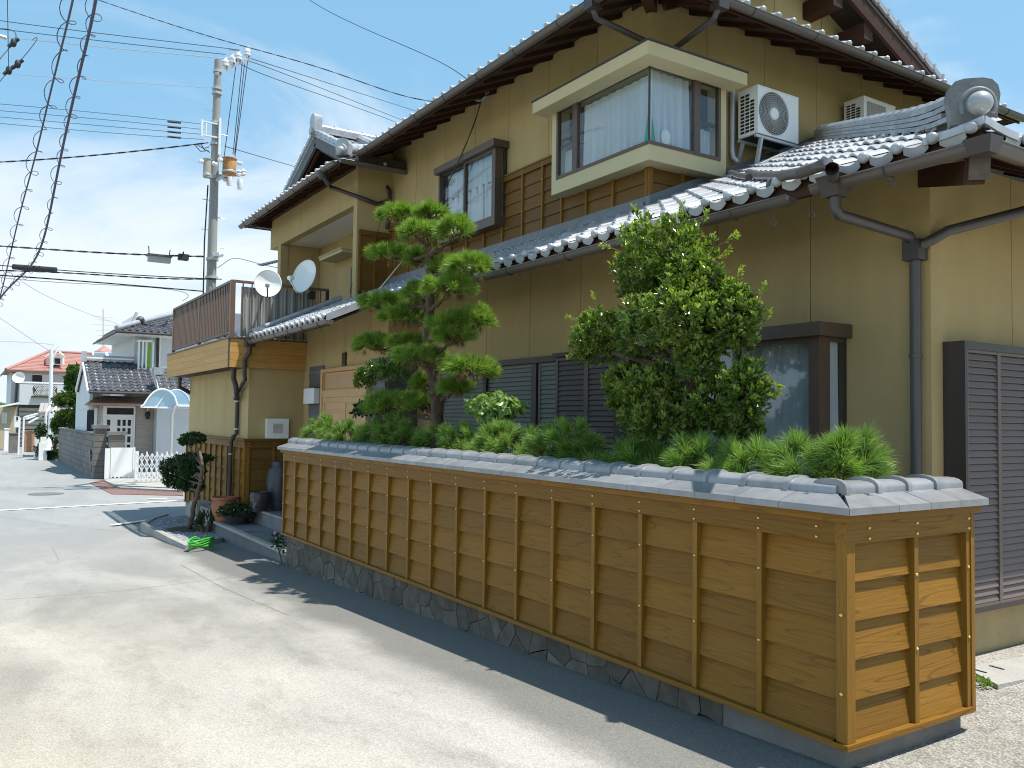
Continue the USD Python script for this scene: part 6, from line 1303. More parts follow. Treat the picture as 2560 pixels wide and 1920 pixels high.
part(h2, 'eave_soffit', MB().box(ex0 + .03, 9.5, ey0 + .03, YU2 + 5, ez0 - .13, ez0 - .081), M['white'])
part(h2, 'eave_gutter', MB().tube([A(ex0 - .03, ey0 + 5, ez0 - .05), A(ex0 - .03, ey0 - .05, ez0 - .05), A(9, ey0 - .05, ez0 - .05)], .05, 8), M['pipe'])
W6 = lambda a, b: Q6(a, b, YU2 - .07)
part(h2, 'downpipe', MB().tube([W6(240, 150), W6(245, 185), W6(355, 212), W6(358, 540), W6(420, 600), W6(455, 690)], .045, 8).tube([W6(430, 160), W6(425, 185), W6(358, 212)], .045, 8), M['pipe'], smooth=True)
bwL, bwR = Q6(205, 310, YU2 - .4), Q6(322, 305, YU2 - .4); bz0, bz1 = Q6(205, 550, YU2 - .4)[2], bwL[2]
bw = part(h2, 'bay_window', MB().box(bwL[0], bwR[0], YU2 - .4, YU2 - .001, bz0, bz0 + .09).box(bwL[0], bwR[0], YU2 - .4, YU2 - .001, bz1 - .07, bz1), M['white'])
for u in (205, 235, 263, 316): x = Q6(u, 400, YU2 - .4)[0]; part(bw, 'window_bar', MB().box(x, x + .06, YU2 - .4, YU2 - .3, bz0 + .09, bz1 - .07), M['white'])
part(bw, 'green_blind', MB().box(Q6(276, 0, YU2 - .36)[0], bwR[0] - .06, YU2 - .37, YU2 - .34, bz0 + .1, bz1 - .08), M['green_blind']); part(bw, 'pane', MB().box(bwL[0] + .06, Q6(262, 0, YU2 - .38)[0], YU2 - .37, YU2 - .36, bz0 + .1, bz1 - .08), M['glass']); part(bw, 'curtain', MB().box(bwL[0] + .06, Q6(262, 0, YU2 - .38)[0], YU2 - .30, YU2 - .29, bz0 + .1, bz1 - .08), M['curtain'])
a, b = Q6(372, 290, YU2 - .05), Q6(452, 535, YU2 - .05); uw = part(h2, 'upper_window', MB().box(a[0], b[0] + .5, YU2 - .08, YU2 - .0, b[2], a[2] + .12), M['white']); part(uw, 'blind', MB().box(a[0] + .07, b[0] + .45, YU2 - .085, YU2 - .0801, b[2] + .06, a[2] + .04), M['siding'])
# lean-to tiled roof on the right
p = [Q6(340, 575, YH - .7), Q6(600, 575, YH - .7)]; q = [Q6(360, 700, YH - 1.6), Q6(620, 705, YH - 1.6)]
lt_ = part(h2, 'lean_to_roof', MB().hexa([q[0] - A(0, 0, .06), A(q[0][0] + 4, q[0][1], q[0][2] - .06), A(q[0][0] + 4, p[0][1], p[0][2] - .06), p[0] - A(0, 0, .06), q[0], A(q[0][0] + 4, q[0][1], q[0][2]), A(q[0][0] + 4, p[0][1], p[0][2]), p[0]]), M['siding'])
sv2 = unit(A(0, p[0][1] - q[0][1], p[0][2] - q[0][2])); lay_tiles(lt_, q[0] + A(.05, -.03, 0), A(1, 0, 0), sv2, 9, 6, lambda c: True, eave=False, m=M['dark_tile'])
part(lt_, 'ridge_end', MB().box(p[0][0] - .08, p[0][0] + .25, p[0][1] - .15, p[0][1] + .15, p[0][2] - .05, p[0][2] + .22), M['tile_edge'])
# wall lamp and details of the porch
c = Q(1532, 780, YH + .0); part(h2, 'porch_lamp', MB().lathe([(0, -.16), (.06, -.13), (.09, .06), (.10, .07), (0, .16)], c, 10).box(c[0] - .02, c[0] + .02, YH - .0, YH + .1, c[2], c[2] + .05), M['black'])
# blue arched canopy
cp = thing('arched_canopy', 'blue translucent arched canopy on posts before the white house', 'canopy', Q6(455, 1440, 27.5))
A0, A1, AT = Q6(225, 838, 26.6), Q6(510, 825, 26.6), Q6(400, 712, 26.6)
K = 13; prof = []
for s in np.linspace(0, 1, K): prof.append(A0 + (A1 - A0) * s + A(0, 0, (AT[2] - A0[2]) * 1.0 * (1 - abs(2 * s - 1.12) ** 2.2) if s < .99 else 0))
prof = [q_ if q_[2] > min(A0[2], A1[2]) else A(q_[0], q_[1], min(A0[2], A1[2])) for q_ in prof]
ax_ = A(2.6, .35, 0.0)
for i in range(6):
    g = MB(); s0, s1 = i / 6, (i + 1) / 6 - .004
    g.add([q_ + ax_ * s0 for q_ in prof] + [q_ + ax_ * s1 for q_ in prof], [[k, k + 1, K + k + 1, K + k] for k in range(K - 1)]); part(cp, 'canopy_panel', g, M['blue_sheet'])
for s in np.linspace(0, 1, 7): part(cp, 'rib', MB().tube([q_ + ax_ * s + A(0, 0, .012) for q_ in prof], .022 if 0 < s < 1 else .035, 6), M['white_metal'], smooth=True)
part(cp, 'edge_beam', MB().beam(A1, A1 + ax_, .07, .07).beam(A0, A0 + ax_, .05, .05), M['white_metal'])
for s in (0.0, .55):
    b = A1 + ax_ * s; part(cp, 'post', MB().tube([A(b[0] - .15, b[1], GZ + .06), A(b[0] - .15, b[1], b[2] - .3), A(b[0] - .05, b[1], b[2] - .05), b], .05, 8), M['grey_plastic'], smooth=True)
# block wall along the lane with its gate pillars
bwl = thing('block_wall', 'grey concrete block wall with capping along the lane beyond the street', 'wall', (.2, 34, GZ))
BX = .10; Y0, Y1 = 28.6, 41.0
part(bwl, 'core', MB().box(BX + .012, BX + .13, Y0, Y1, GZ - .1, .93), M['mortar'])
for r_ in range(7):
    n_ = 16
    for i in range(n_):
        a = Y0 + (i + (.5 if r_ % 2 else 0)) * (Y1 - Y0) / n_; b = min(Y1, a + (Y1 - Y0) / n_ - .012)
        part(bwl, 'block', MB().box(BX, BX + .14, a, b, GZ + .0 + r_ * .204, GZ + r_ * .204 + .192), M['block'])
part(bwl, 'capping', MB().box(BX - .05, BX + .19, Y0, Y1, .934, 1.0), M['block'])
gp_ = thing('gate_pillar', 'grey block gate pillar with capstones at the corner of the block wall', 'pillar', (BX + .1, 28.3, GZ))
for (xa, xb_, ya_, yb_, n_) in ((BX - .03, BX + .33, 28.15, 28.55, 8), (BX + .36, BX + .82, 27.75, 28.1, 7)):
    for r_ in range(n_): part(gp_, 'block', MB().box(xa, xb_, ya_, yb_, GZ + r_ * .205, GZ + r_ * .205 + .19), M['block'])
    part(gp_, 'core', MB().box(xa + .015, xb_ - .015, ya_ + .015, yb_ - .015, GZ - .1, GZ + n_ * .205), M['mortar'])
    part(gp_, 'capstone', MB().box(xa - .06, xb_ + .06, ya_ - .05, yb_ + .05, GZ + n_ * .205, GZ + n_ * .205 + .12), M['block'])
c = Q(925, 1100, 28.9); single('mail_slot', MB().box(BX - .06, BX + .01, 29.0, 29.35, .28, .40).box(BX - .04, BX + .01, 29.05, 29.3, .05, .279), M['pipe_grey'], 'small grey letter box on the face of the block wall', 'letter box', base=(BX, 29.2, .2))
# white gate leaf
gt = thing('gate_leaf', 'plain white gate leaf standing open beside the block pillar', 'gate', Q(1230, 1430, 27.4))
a, b = Q(1092, 1118, 27.4), Q(1372, 1425, 27.4)
part(gt, 'leaf', MB().box(a[0] + .17, b[0], 27.40, 27.44, b[2] + .03, a[2]), M['white']); part(gt, 'post', MB().box(a[0], a[0] + .15, 27.38, 27.46, GZ + .05, a[2] - .02), M['white'])
for k in range(6): x = a[0] + .2 + k * (b[0] - a[0] - .25) / 5; part(gt, 'foot', MB().ball(A(x, 27.42, b[2] + .01), .03, 1), M['white'])
part(gt, 'stile', MB().box(b[0] + .004, b[0] + .06, 27.38, 27.46, GZ + .05, a[2] + .01), M['white'])
# folding lattice gate
lg = thing('folding_gate', 'white folding lattice gate across the driveway of the white house', 'gate', Q(1450, 1500, 25.2))
xa, xb_ = Q(1420, 1160, 25.2)[0], Q(1420, 1160, 25.2)[0] + 2.0; zb_, zt_ = GZ + .08, Q(1420, 1160, 25.2)[2]
n_ = 14
for i in range(n_ + 1): 
    x = xa + (xb_ - xa) * i / n_; part(lg, 'upright', MB().box(x - .022, x + .022, 25.18, 25.22, zb_ + .0, zt_ - (.06 if i % 2 else 0)), M['white_metal'])
for i in range(n_):
    x0_, x1_ = xa + (xb_ - xa) * i / n_, xa + (xb_ - xa) * (i + 1) / n_
    for k in range(3):
        za, zc = zb_ + .08 + k * .26, zb_ + .08 + (k + 1) * .26
        g = MB(); g.beam(A(x0_, 25.16, za), A(x1_, 25.16, zc), .012, .02); g.beam(A(x0_, 25.15, zc), A(x1_, 25.15, za), .012, .02); part(lg, 'lattice_bar', g, M['white_metal'])
part(lg, 'end_post', MB().box(xa - .05, xa + .05, 25.15, 25.25, GZ + .0, zt_ + .02), M['white_metal']); g = MB(); g.lathe([(.0, .03), (.05, .03), (.05, -.0), (0, 0)], A(xa, 25.1, GZ + .1), 10, (0, 1, 0)); part(lg, 'wheel', g, M['grey_plastic'])
# ---- solar panels on the rear roof of the white house
sp = thing('solar_water_heater', 'pair of solar water heating panels on a roof behind the porch', 'solar panel', Q(1100, 200, 40))
for a_, b_ in ((960, 1095), (1108, 1235)):
    p0, p1, p2, p3 = Q(a_ + 22, 205, 40), Q(b_ + 22, 205, 40), Q(b_, 130, 41.5), Q(a_, 130, 41.5)
    part(sp, 'panel', MB().hexa([p0 - A(0, 0, .08), p1 - A(0, 0, .08), p2 - A(0, 0, .08), p3 - A(0, 0, .08), p0, p1, p2, p3]), mat('solar_glass', (.10, .14, .19), .12, .05))
    for s_, e_ in ((p0, p1), (p1, p2), (p2, p3), (p3, p0)): part(sp, 'panel_frame', MB().beam(s_, e_, .06, .06), M['white_metal'])
part(sp, 'roof_support', MB().box(Q(940, 0, 41)[0], Q(1300, 0, 41)[0], 39.8, 43, 2.0, Q(960, 210, 40)[2] - .1), M['siding'])
# white skillion wall behind (bright triangle left of the upper storey)
t = thing('neighbour_gable', 'bright white gable wall with a sloping edge behind the white house', 'building', Q6(120, 450, 38))
p = [Q6(190, 110, 38), Q6(60, 440, 38), Q6(60, 560, 38), Q6(260, 560, 38), Q6(260, 110, 38)]
part(t, 'wall', MB().prism(Polygon([(q_[0], q_[2]) for q_ in p]), A(0, 38, 0), A(1, 0, 0), A(0, 0, 1), A(0, 1, 0), 4), M['white']); part(t, 'roof_edge', MB().beam(p[0] + A(0, -.1, .06), p[1] + A(0, -.1, .06), .3, .10), M['grey_plastic'])
part(t, 'stay', MB().tube([Q6(60, 440, 37.8), Q6(175, 345, 37.8)], .03, 6), M['grey_plastic'])
# ---- red-roofed house farther down the lane
Y3 = 60.0
h3 = thing('red_roof_house', 'pale house with a red hipped roof, dormer and long balcony far down the lane', 'house', (2, Y3, GZ))
xL = Q(120, 340, Y3)[0]; e0 = Q(60, 340, Y3 - .8); ezz = Q(300, 318, Y3 - .8)[2]
part(h3, 'wall', MB().box(xL, 8, Y3, Y3 + 7, GZ, ezz + .1), M['siding'])
R0, R1 = Q(500, 125, Y3 + 3.5), Q(950, 142, Y3 + 3.5); rzz = R0[2]
ex, wx_ = e0[0], 9.0
g = MB(); g.add([A(ex, Y3 - .8, ezz), A(wx_, Y3 - .8, ezz), A(R1[0] + 1.5, Y3 + 3.5, rzz), A(R0[0], Y3 + 3.5, rzz), A(ex, Y3 + 7.8, ezz), A(wx_, Y3 + 7.8, ezz)], [[0, 1, 2, 3], [4, 0, 3, 3], [5, 4, 3, 2], [1, 5, 2, 2], [0, 4, 5, 1]])
rf3 = part(h3, 'roof', g, M['red_roof'])
for k in range(14):
    s = (k + .5) / 14; y_ = Y3 - .8 + 4.3 * s; z_ = ezz + (rzz - ezz) * s; part(rf3, 'roof_course', MB().beam(A(ex + (R0[0] - ex) * s + .05, y_, z_ + .01), A(wx_ + (R1[0] + 1.5 - wx_) * s - .05, y_, z_ + .01), .04, .05), M['red_roof'])
part(rf3, 'hip_capping', MB().tube([A(ex, Y3 - .8, ezz + .03), A(R0[0], Y3 + 3.5, rzz + .05), A(R1[0] + 1.5, Y3 + 3.5, rzz + .05)], .10, 6), M['red_roof'])
part(h3, 'eave', MB().box(ex, wx_, Y3 - .85, Y3 - .8, ezz - .12, ezz + .02).box(ex - .05, ex, Y3 - .8, Y3 + 7.8, ezz - .12, ezz + .02), M['brown'])
dm = part(h3, 'dormer', MB().prism(Polygon([(Q(558, 0, Y3)[0], Q(0, 235, Y3)[2]), (Q(645, 0, Y3)[0], Q(0, 235, Y3)[2]), (Q(645, 0, Y3)[0], Q(0, 155, Y3)[2]), (Q(600, 0, Y3)[0], Q(0, 118, Y3)[2]), (Q(558, 0, Y3)[0], Q(0, 155, Y3)[2])]), A(0, Y3 - .2, 0), A(1, 0, 0), A(0, 0, 1), A(0, 1, 0), 3), M['white'])
part(dm, 'dormer_roof', MB().beam(Q(600, 108, Y3 - .3), Q(662, 160, Y3 - .3), .2, .10).beam(Q(600, 108, Y3 - .3), Q(545, 158, Y3 - .3), .2, .10).beam(Q(658, 160, Y3 - .3), Q(658, 250, Y3 - .3), .1, .1), M['white'])
part(dm, 'dormer_window', MB().box(Q(572, 0, Y3)[0], Q(628, 0, Y3)[0], Y3 - .23, Y3 - .205, Q(0, 225, Y3)[2], Q(0, 165, Y3)[2]), M['dark_room']); part(dm, 'dormer_side', MB().box(Q(490, 0, Y3)[0], Q(555, 0, Y3)[0], Y3 + .2, Y3 + 2.5, Q(0, 240, Y3)[2], Q(0, 160, Y3)[2]), M['red_roof'])
b0_, b1_ = Q(200, 670, Y3 - 1.5), Q(760, 430, Y3 - 1.5)
bl3 = part(h3, 'balcony', MB().box(b0_[0], b1_[0] + 1, Y3 - 1.5, Y3 - .01, b0_[2], Q(0, 450, Y3 - 1.5)[2]), M['siding'])
part(bl3, 'handrail', MB().box(b0_[0], b1_[0] + 1, Y3 - 1.5, Y3 - 1.4, Q(0, 440, Y3 - 1.5)[2], Q(0, 422, Y3 - 1.5)[2]), M['white'])
gx0, gx1, gz0, gz1_ = Q(365, 0, Y3 - 1.56)[0], Q(612, 0, Y3 - 1.56)[0], Q(0, 565, Y3 - 1.56)[2], Q(0, 458, Y3 - 1.56)[2]
part(bl3, 'lattice_back', MB().box(gx0, gx1, Y3 - 1.52, Y3 - 1.501, gz0, gz1_), M['pipe_grey']); g = MB()
for i in range(-4, 16):
    xx = gx0 + (gx1 - gx0) * i / 14; hh2 = gz1_ - gz0
    for sg in (1, -1):
        x_0, x_1 = (xx, xx + hh2 * .6) if sg == 1 else (xx + hh2 * .6, xx)
        t0_, t1_ = 0, 1
        lo_, hi_ = min(x_0, x_1), max(x_0, x_1)
        if lo_ < gx0 - .01 or hi_ > gx1 + .01: continue
        g.beam(A(x_0, Y3 - 1.56, gz0), A(x_1, Y3 - 1.56, gz1_), .03, .03)
part(bl3, 'lattice', g, M['white']); part(bl3, 'lattice_sill', MB().box(gx0 - .1, gx1, Y3 - 1.7, Y3 - 1.5, gz0 - .12, gz0 - .05), M['pipe'])
for u0, u1, m_ in ((350, 450, M['dark_room']), (462, 575, M['curtain'])): part(h3, 'window', MB().box(Q(u0, 0, Y3)[0], Q(u1, 0, Y3)[0], Y3 - .06, Y3 - .001, Q(0, 452, Y3)[2], Q(0, 350, Y3)[2]), m_)
part(h3, 'window_frame', MB().box(Q(342, 0, Y3)[0], Q(582, 0, Y3)[0], Y3 - .08, Y3 - .0, Q(0, 350, Y3)[2], Q(0, 342, Y3)[2] ).box(Q(452, 0, Y3)[0], Q(461, 0, Y3)[0], Y3 - .08, Y3 - .0, Q(0, 452, Y3)[2], Q(0, 351, Y3)[2]), M['white'])
part(h3, 'ground_floor', MB().box(Q(215, 0, Y3 - .6)[0], 8, Y3 - .6, Y3 - .02, GZ, b0_[2] - .02), M['pipe_grey']); g = MB()
for k in range(9): g.box(Q(225, 0, Y3 - .64)[0], 5, Y3 - .64, Y3 - .601, GZ + k * .28, GZ + k * .28 + .22)
part(h3, 'shutter_boards', g, M['grey_plastic']); part(h3, 'downpipe', MB().tube([Q(115, 325, Y3 - .1), Q(165, 345, Y3 - .1), Q(180, 370, Y3 - .1), Q(160, 650, Y3 - .1)], .07, 6), M['frame'])
part(h3, 'roof_turret', MB().lathe([(.75, -.6), (.7, .0), (0, .45)], Q(1085, 125, Y3 + 5), 6), M['red_roof'])
dsh = Q(198, 392, Y3 - 1.7); single('satellite_dish', MB().lathe([(0, -.03), (.2, .0), (.36, .09), (.36, .10), (.2, .01)], dsh, 18, (-.3, -.9, .2)).tube([dsh, dsh + A(.1, .3, -.3)], .03, 6), M['white'], 'distant white satellite dish on the balcony corner of the red-roofed house', 'satellite dish', base=dsh)
an = Q(1070, 40, Y3 + 5); g = MB(); g.tube([Q(1070, 100, Y3 + 5), AY(1070 / 4.148, 772, Y3 + 5)], .03, 5)
for v_, w_2 in ((792, 1.4), (800, .9), (812, 1.6), (826, 1.1), (838, .8)): q_ = AY(1070 / 4.148, v_, Y3 + 5); g.tube([q_ - A(w_2 * .5, 0, 0), q_ + A(w_2 * .5, 0, 0)], .018, 4)
for k in (-1, 1): g.tube([Q(1070, 40, Y3 + 5), Q(1070 + 55 * k, 110, Y3 + 5)], .012, 4)
single('roof_antenna', g, M['grey_plastic'], 'thin television antenna mast above the red roof', 'antenna', base=an)
# white post, canopy, letter box, low walls, shrubs along the far lane
sp_ = Q(530, 700, 50); single('lane_pole', MB().tube([A(sp_[0], 50, GZ), Q(535, 100, 50)], [.11, .09], 10).tube([Q(470, 180, 50), Q(610, 60, 50)], .03, 5).tube([Q(555, 100, 50), Q(555, 30, 50)], .03, 5), M['white_metal'], 'white pole with a small bracket in front of the red-roofed house', 'pole', base=(sp_[0], 50, GZ))
cn = thing('garden_canopy', 'white corrugated canopy on curved posts beyond the block wall', 'canopy', Q(560, 1000, 44))
for i in range(8):
    u = 400 + i * 44; p0, p1, p2, p3 = Q(u, 740, 44), Q(u + 40, 740, 44), Q(u + 62, 652, 46.5), Q(u + 22, 652, 46.5); part(cn, 'roof_sheet', MB().hexa([p0 - A(0, 0, .03), p1 - A(0, 0, .03), p2 - A(0, 0, .03), p3 - A(0, 0, .03), p0, p1, p2, p3]), M['white_sheet'])
for u in (475, 545): part(cn, 'post', MB().tube([A(Q(u, 1000, 44)[0], 44, GZ), Q(u, 800, 44), Q(u + 8, 745, 44), Q(u + 60, 660, 46)], .06, 6), M['white_metal'])
part(cn, 'side_rails', MB().beam(Q(250, 800, 43), Q(470, 742, 45), .06, .06).beam(Q(270, 820, 43), Q(440, 760, 45), .06, .06).beam(Q(295, 860, 43), Q(470, 765, 45), .06, .06), M['white_metal'])
lb = thing('letter_box_post', 'white letter box on a white post at the edge of the far lane', 'letter box', Q(240, 1145, 47))
part(lb, 'box', MB().box(Q(182, 0, 47)[0], Q(236, 0, 47)[0], 47, 47.3, Q(0, 905, 47)[2], Q(0, 790, 47)[2]), M['white']); part(lb, 'slot', MB().box(Q(200, 0, 47)[0], Q(218, 0, 47)[0], 46.98, 46.999, Q(0, 830, 47)[2], Q(0, 795, 47)[2]), M['dark_room']); part(lb, 'post', MB().box(Q(228, 0, 47)[0], Q(246, 0, 47)[0], 47.02, 47.2, GZ, Q(0, 800, 47)[2] - .02).box(Q(272, 0, 47)[0], Q(290, 0, 47)[0], 47.02, 47.2, GZ, Q(0, 795, 47)[2]), M['white'])
for (u0, u1, v0, y_, m_, lab) in ((135, 225, 975, 49.5, M['block'], 'low concrete garden wall at the bend of the far lane'), (85, 128, 925, 53, M['white'], 'short white garden wall at the far left end of the lane'), (290, 400, 950, 51, mat('orange_blocks', (.36, .2, .12), .9, .2), 'low orange-brown block wall behind the letter box')):
    single('garden_wall', MB().box(Q(u0, 0, y_)[0], Q(u1, 0, y_)[0], y_, y_ + .25, GZ - .1, Q(0, v0, y_)[2]).box(Q(u0, 0, y_)[0] - .03, Q(u1, 0, y_)[0] + .03, y_ - .03, y_ + .28, Q(0, v0, y_)[2] + .001, Q(0, v0, y_)[2] + .06), m_, lab, 'wall', base=(Q(u0, 0, y_)[0], y_, GZ))
bh = thing('beige_house', 'beige house side with a pale lattice window at the left edge', 'house', Q(100, 1050, 56))
part(bh, 'wall', MB().box(Q(20, 0, 56)[0], Q(200, 0, 56)[0], 56, 59, GZ, Q(0, 690, 56)[2]), M['beige_wall']); part(bh, 'window', MB().box(Q(55, 0, 56)[0], Q(100, 0, 56)[0], 55.95, 55.999, Q(0, 860, 56)[2], Q(0, 750, 56)[2]), M['curtain']); g = MB()
for k in range(4): x = Q(55 + 15 * k, 0, 55.9)[0]; g.box(x - .02, x + .02, 55.9, 55.94, Q(0, 860, 56)[2], Q(0, 750, 56)[2])
for k in range(5): z = Q(0, 860 - 27 * k, 55.9)[2]; g.box(Q(55, 0, 55.9)[0], Q(100, 0, 55.9)[0], 55.9, 55.94, z - .02, z + .02)
part(bh, 'window_bars', g, M['white']); part(bh, 'awning', MB().beam(Q(-60, 700, 54), Q(195, 655, 54), 1.2, .10), M['white']); part(bh, 'roof', MB().box(Q(70, 0, 56)[0], Q(200, 0, 56)[0], 55.6, 59, Q(0, 690, 56)[2] + .002, Q(0, 680, 56)[2] + .1), M['frame_dark'])
def shrub(name, lab, cat, blobs, y, n, size, m, seed, trunk_=None):
    r = np.random.default_rng(seed); c0 = Q(blobs[0][0], blobs[0][1], y); t = thing(name, lab, cat, (c0[0], y, GZ)); k = y / 4.148 / FPX * 1.06
    for a_, b_, w, h in blobs:
        c = Q(a_, b_, y + r.uniform(-.3, .3)); cs, ax = shell(r, c, A(w * k, w * k, h * k), n, -.9, .3); lump = meshkit.noise(cs * 2.2, seed)[:, None]; part(t, 'foliage', leaves(r, c + (cs - c) * (.6 + .75 * lump) + rand_unit(r, len(cs)) * .12, ax + A(0, 0, .5), 6, size, .5, .9), m)
    part(t, 'trunk', MB().tube([A(c0[0], y, GZ), A(c0[0] + .05, y, (GZ + c0[2]) / 2), c0], [.09, .07, .04], 7), M['bark_grey'], smooth=True); return t
shrub('far_tree', 'leafy green tree between the red-roofed house and the tiled porch', 'tree', [(780, 330, 45, 50), (735, 430, 35, 60), (690, 600, 70, 38), (790, 590, 60, 60), (810, 690, 50, 70), (760, 500, 40, 60), (630, 630, 40, 18)], 45.5, 120, .15, M['far_leaf'], 71)
shrub('far_shrub', 'yellow-green shrub in front of the white canopy', 'shrub', [(630, 840, 85, 95), (690, 770, 55, 45), (590, 900, 55, 60), (790, 880, 50, 90)], 42.5, 170, .11, M['far_leaf'], 72)
shrub('far_shrub', 'dark shrubs and pot plants at the foot of the block wall end', 'shrub', [(520, 1080, 60, 70), (440, 1150, 45, 55), (545, 1180, 55, 50), (480, 1200, 40, 40), (430, 960, 25, 70)], 41.8, 130, .10, M['dark_leaf'], 73)
c = Q(490, 1100, 41.4); single('garden_lantern', MB().box(c[0] - .33, c[0] - .0, 41.3, 41.5, GZ, .3).box(c[0] - .28, c[0] - .05, 41.32, 41.48, .301, .55).lathe([(.0, .6), (.10, .45), (.17, .1), (.2, 0)], A(c[0] + .05, 41.35, -.05), 10), M['white'], 'small white stone lantern among the shrubs by the far lane', 'lantern', base=(c[0], 41.4, GZ))
c = Q(375, 1150, 42.5); single('white_bollard', MB().tube([A(c[0], 42.5, GZ), A(c[0], 42.5, Q(375, 1008, 42.5)[2])], .10, 10), M['white'], 'short white bollard post at the lane edge', 'bollard', base=(c[0], 42.5, GZ))
# ---- far hill and tree line
r = np.random.default_rng(81); xs = np.linspace(-2300, 900, 120); hgt = 40 * meshkit.fbm(np.stack([xs / 260., 0 * xs, 0 * xs], -1), 4, 3) + 8
V = []; 
for k, (yy, s) in enumerate(((1500, 0), (1560, .45), (1650, .85), (1800, 1.0), (2300, .4))): V.append(np.stack([xs, np.full(120, yy), -6 + hgt * s + (6 if s == 0 else 0) * 0], 1))
V = np.vstack(V); i = np.arange(119); F = np.vstack([np.stack([i + k * 120, i + 1 + k * 120, i + 1 + (k + 1) * 120, i + (k + 1) * 120], 1) for k in range(4)])
struct('hill', (V, F), M['hill'], smooth=True)
tl = MB()
for k in range(130):
    x = -60 + k * .75; y = 150 + r.uniform(-10, 10); m = trimesh.creation.icosphere(1, 1.0); s = r.uniform(.9, 2.0); tl.add(m.vertices * [s * 1.2, s, s * 1.1] * (1 + .25 * r.normal(size=(len(m.vertices), 1))) + [x - 25, y, GZ + s * .6], m.faces)
p = struct('far_shrubbery', tl, M['far_leaf'], kind='stuff')
# ------------------------------------------------------------------ utility pole and overhead lines
k1 = 2.07375
K1 = lambda a, b, y: AY(a / k1, b / k1, y)
YP = 22.0
pb_ = K1(1082, 1700, YP); ptop = K1(1130, 312, YP)
up = thing('utility_pole', 'tall concrete utility pole with transformers and insulators behind the balcony', 'utility pole', (pb_[0], YP, GZ))
part(up, 'shaft', MB().tube([A(ptop[0] - .02, YP, GZ), A(ptop[0], YP, ptop[2])], [.165, .095], 18), M['pole'], smooth=40)
px_ = ptop[0]; zz = lambda b: float(K1(1100, b, YP)[2])
arm0, arm1 = A(px_ - .05, YP - .1, zz(385)), K1(1292, 300, YP + 1.0)
part(up, 'cross_arm', MB().beam(arm0, arm1, .09, .09), M['steel'])
for a, b, t_ in ((1178, 335, .25), (1205, 305, .45), (1234, 285, .65), (1272, 318, .93)):
    c = arm0 + (arm1 - arm0) * t_; part(up, 'insulator', MB().lathe([(.03, .0), (.03, .06), (.10, .07), (.10, .13), (.06, .15), (.10, .17), (.09, .23), (.05, .26), (.06, .34), (0, .36)], c + A(0, 0, .04), 12), M['porcelain'], smooth=40)
for b, w in ((365, .13), (455, .14), (480, .14), (632, .15), (745, .155), (920, .16), (1345, .17), (1440, .175)): part(up, 'clamp_band', MB().tube([A(px_, YP, zz(b) - .035), A(px_, YP, zz(b) + .035)], w, 14), M['steel'])
part(up, 'wire_bracket', MB().box(*sorted((K1(1055, 0, YP)[0], K1(1065, 0, YP)[0])), YP - .2, YP - .12, zz(730), zz(640)).box(K1(1065, 0, YP)[0], px_, YP - .2, YP - .15, zz(652), zz(645)).box(K1(1065, 0, YP)[0], px_, YP - .2, YP - .15, zz(722), zz(715)).box(K1(1078, 0, YP)[0], K1(1084, 0, YP)[0], YP - .2, YP - .12, zz(715), zz(655)), M['white_metal'])
part(up, 'cable_riser', MB().box(K1(1146, 0, YP)[0], K1(1157, 0, YP)[0], YP - .2, YP - .1, zz(805), zz(615)), M['white_metal'])
def can(a0, a1, b0, b1, y, m, nm):
    p = K1((a0 + a1) / 2, b1, y); r_ = abs(K1(a1, b0, y)[0] - K1(a0, b0, y)[0]) / 2; h = K1(a0, b0, y)[2] - p[2]
    t = part(up, nm, MB().lathe([(0, 0), (r_ * .92, 0), (r_ * .92, h * .96), (r_ * 1.05, h * .96), (r_ * 1.05, h), (r_ * .5, h * 1.03), (0, h * 1.03)], p, 20), m, smooth=35)
    for s in (-1, 1): part(t, 'bushing', MB().lathe([(.04, 0), (.07, .05), (.04, .08), (.07, .12), (0, .16)], p + A(s * r_ * 1.0, -.05, h * .80), 8, (s, -.3, -.2)), M['porcelain'])
    part(t, 'base_ring', MB().lathe([(r_ * .96, .04), (r_ * 1.0, .05), (r_ * 1.0, .09), (r_ * .96, .1)], p, 20), M['steel'])
can(1050, 1095, 820, 920, YP - .45, mat('worn_grey_transformer', (.40, .37, .31), .7, .35, 3.0, stretch=(1, 1, .3)), 'transformer'); can(1150, 1225, 815, 905, YP - .3, M['rust'], 'transformer')
part(up, 'equipment_beam', MB().beam(A(px_ - .2, YP - .25, zz(930)), K1(1265, 905, YP + .3), .08, .08).beam(A(px_, YP - .2, zz(945)), K1(1200, 880, YP - .3), .07, .07), M['steel'])
for a, b in ((1238, 905), (1262, 902), (1100, 868), (1190, 920), (1165, 930)): part(up, 'insulator', MB().lathe([(.03, -.05), (.09, .0), (.05, .05), (.09, .08), (0, .16)], K1(a, b, YP + .1), 10), M['porcelain'], smooth=40)
for a, b in ((1187, 935), (1243, 955)): part(up, 'fuse_holder', MB().lathe([(0, -.16), (.06, -.15), (.09, .0), (.07, .14), (0, .16)], K1(a, b, YP + .05), 12), M['porcelain'], smooth=40)
for k, b in enumerate((1040, 1125, 1195, 1280, 575, 690)): part(up, 'step_bolt', MB().tube([A(px_ + (.1 if k % 2 else -.1), YP, zz(b)), A(px_ + (.32 if k % 2 else -.32), YP - .02, zz(b))], .012, 5), M['steel'])
part(up, 'side_arm', MB().beam(A(px_, YP - .15, zz(1345)), K1(1158, 1322, YP - .2), .06, .06).box(K1(1128, 0, YP)[0], K1(1160, 0, YP)[0], YP - .3, YP - .2, zz(1335), zz(1315)), M['steel'])
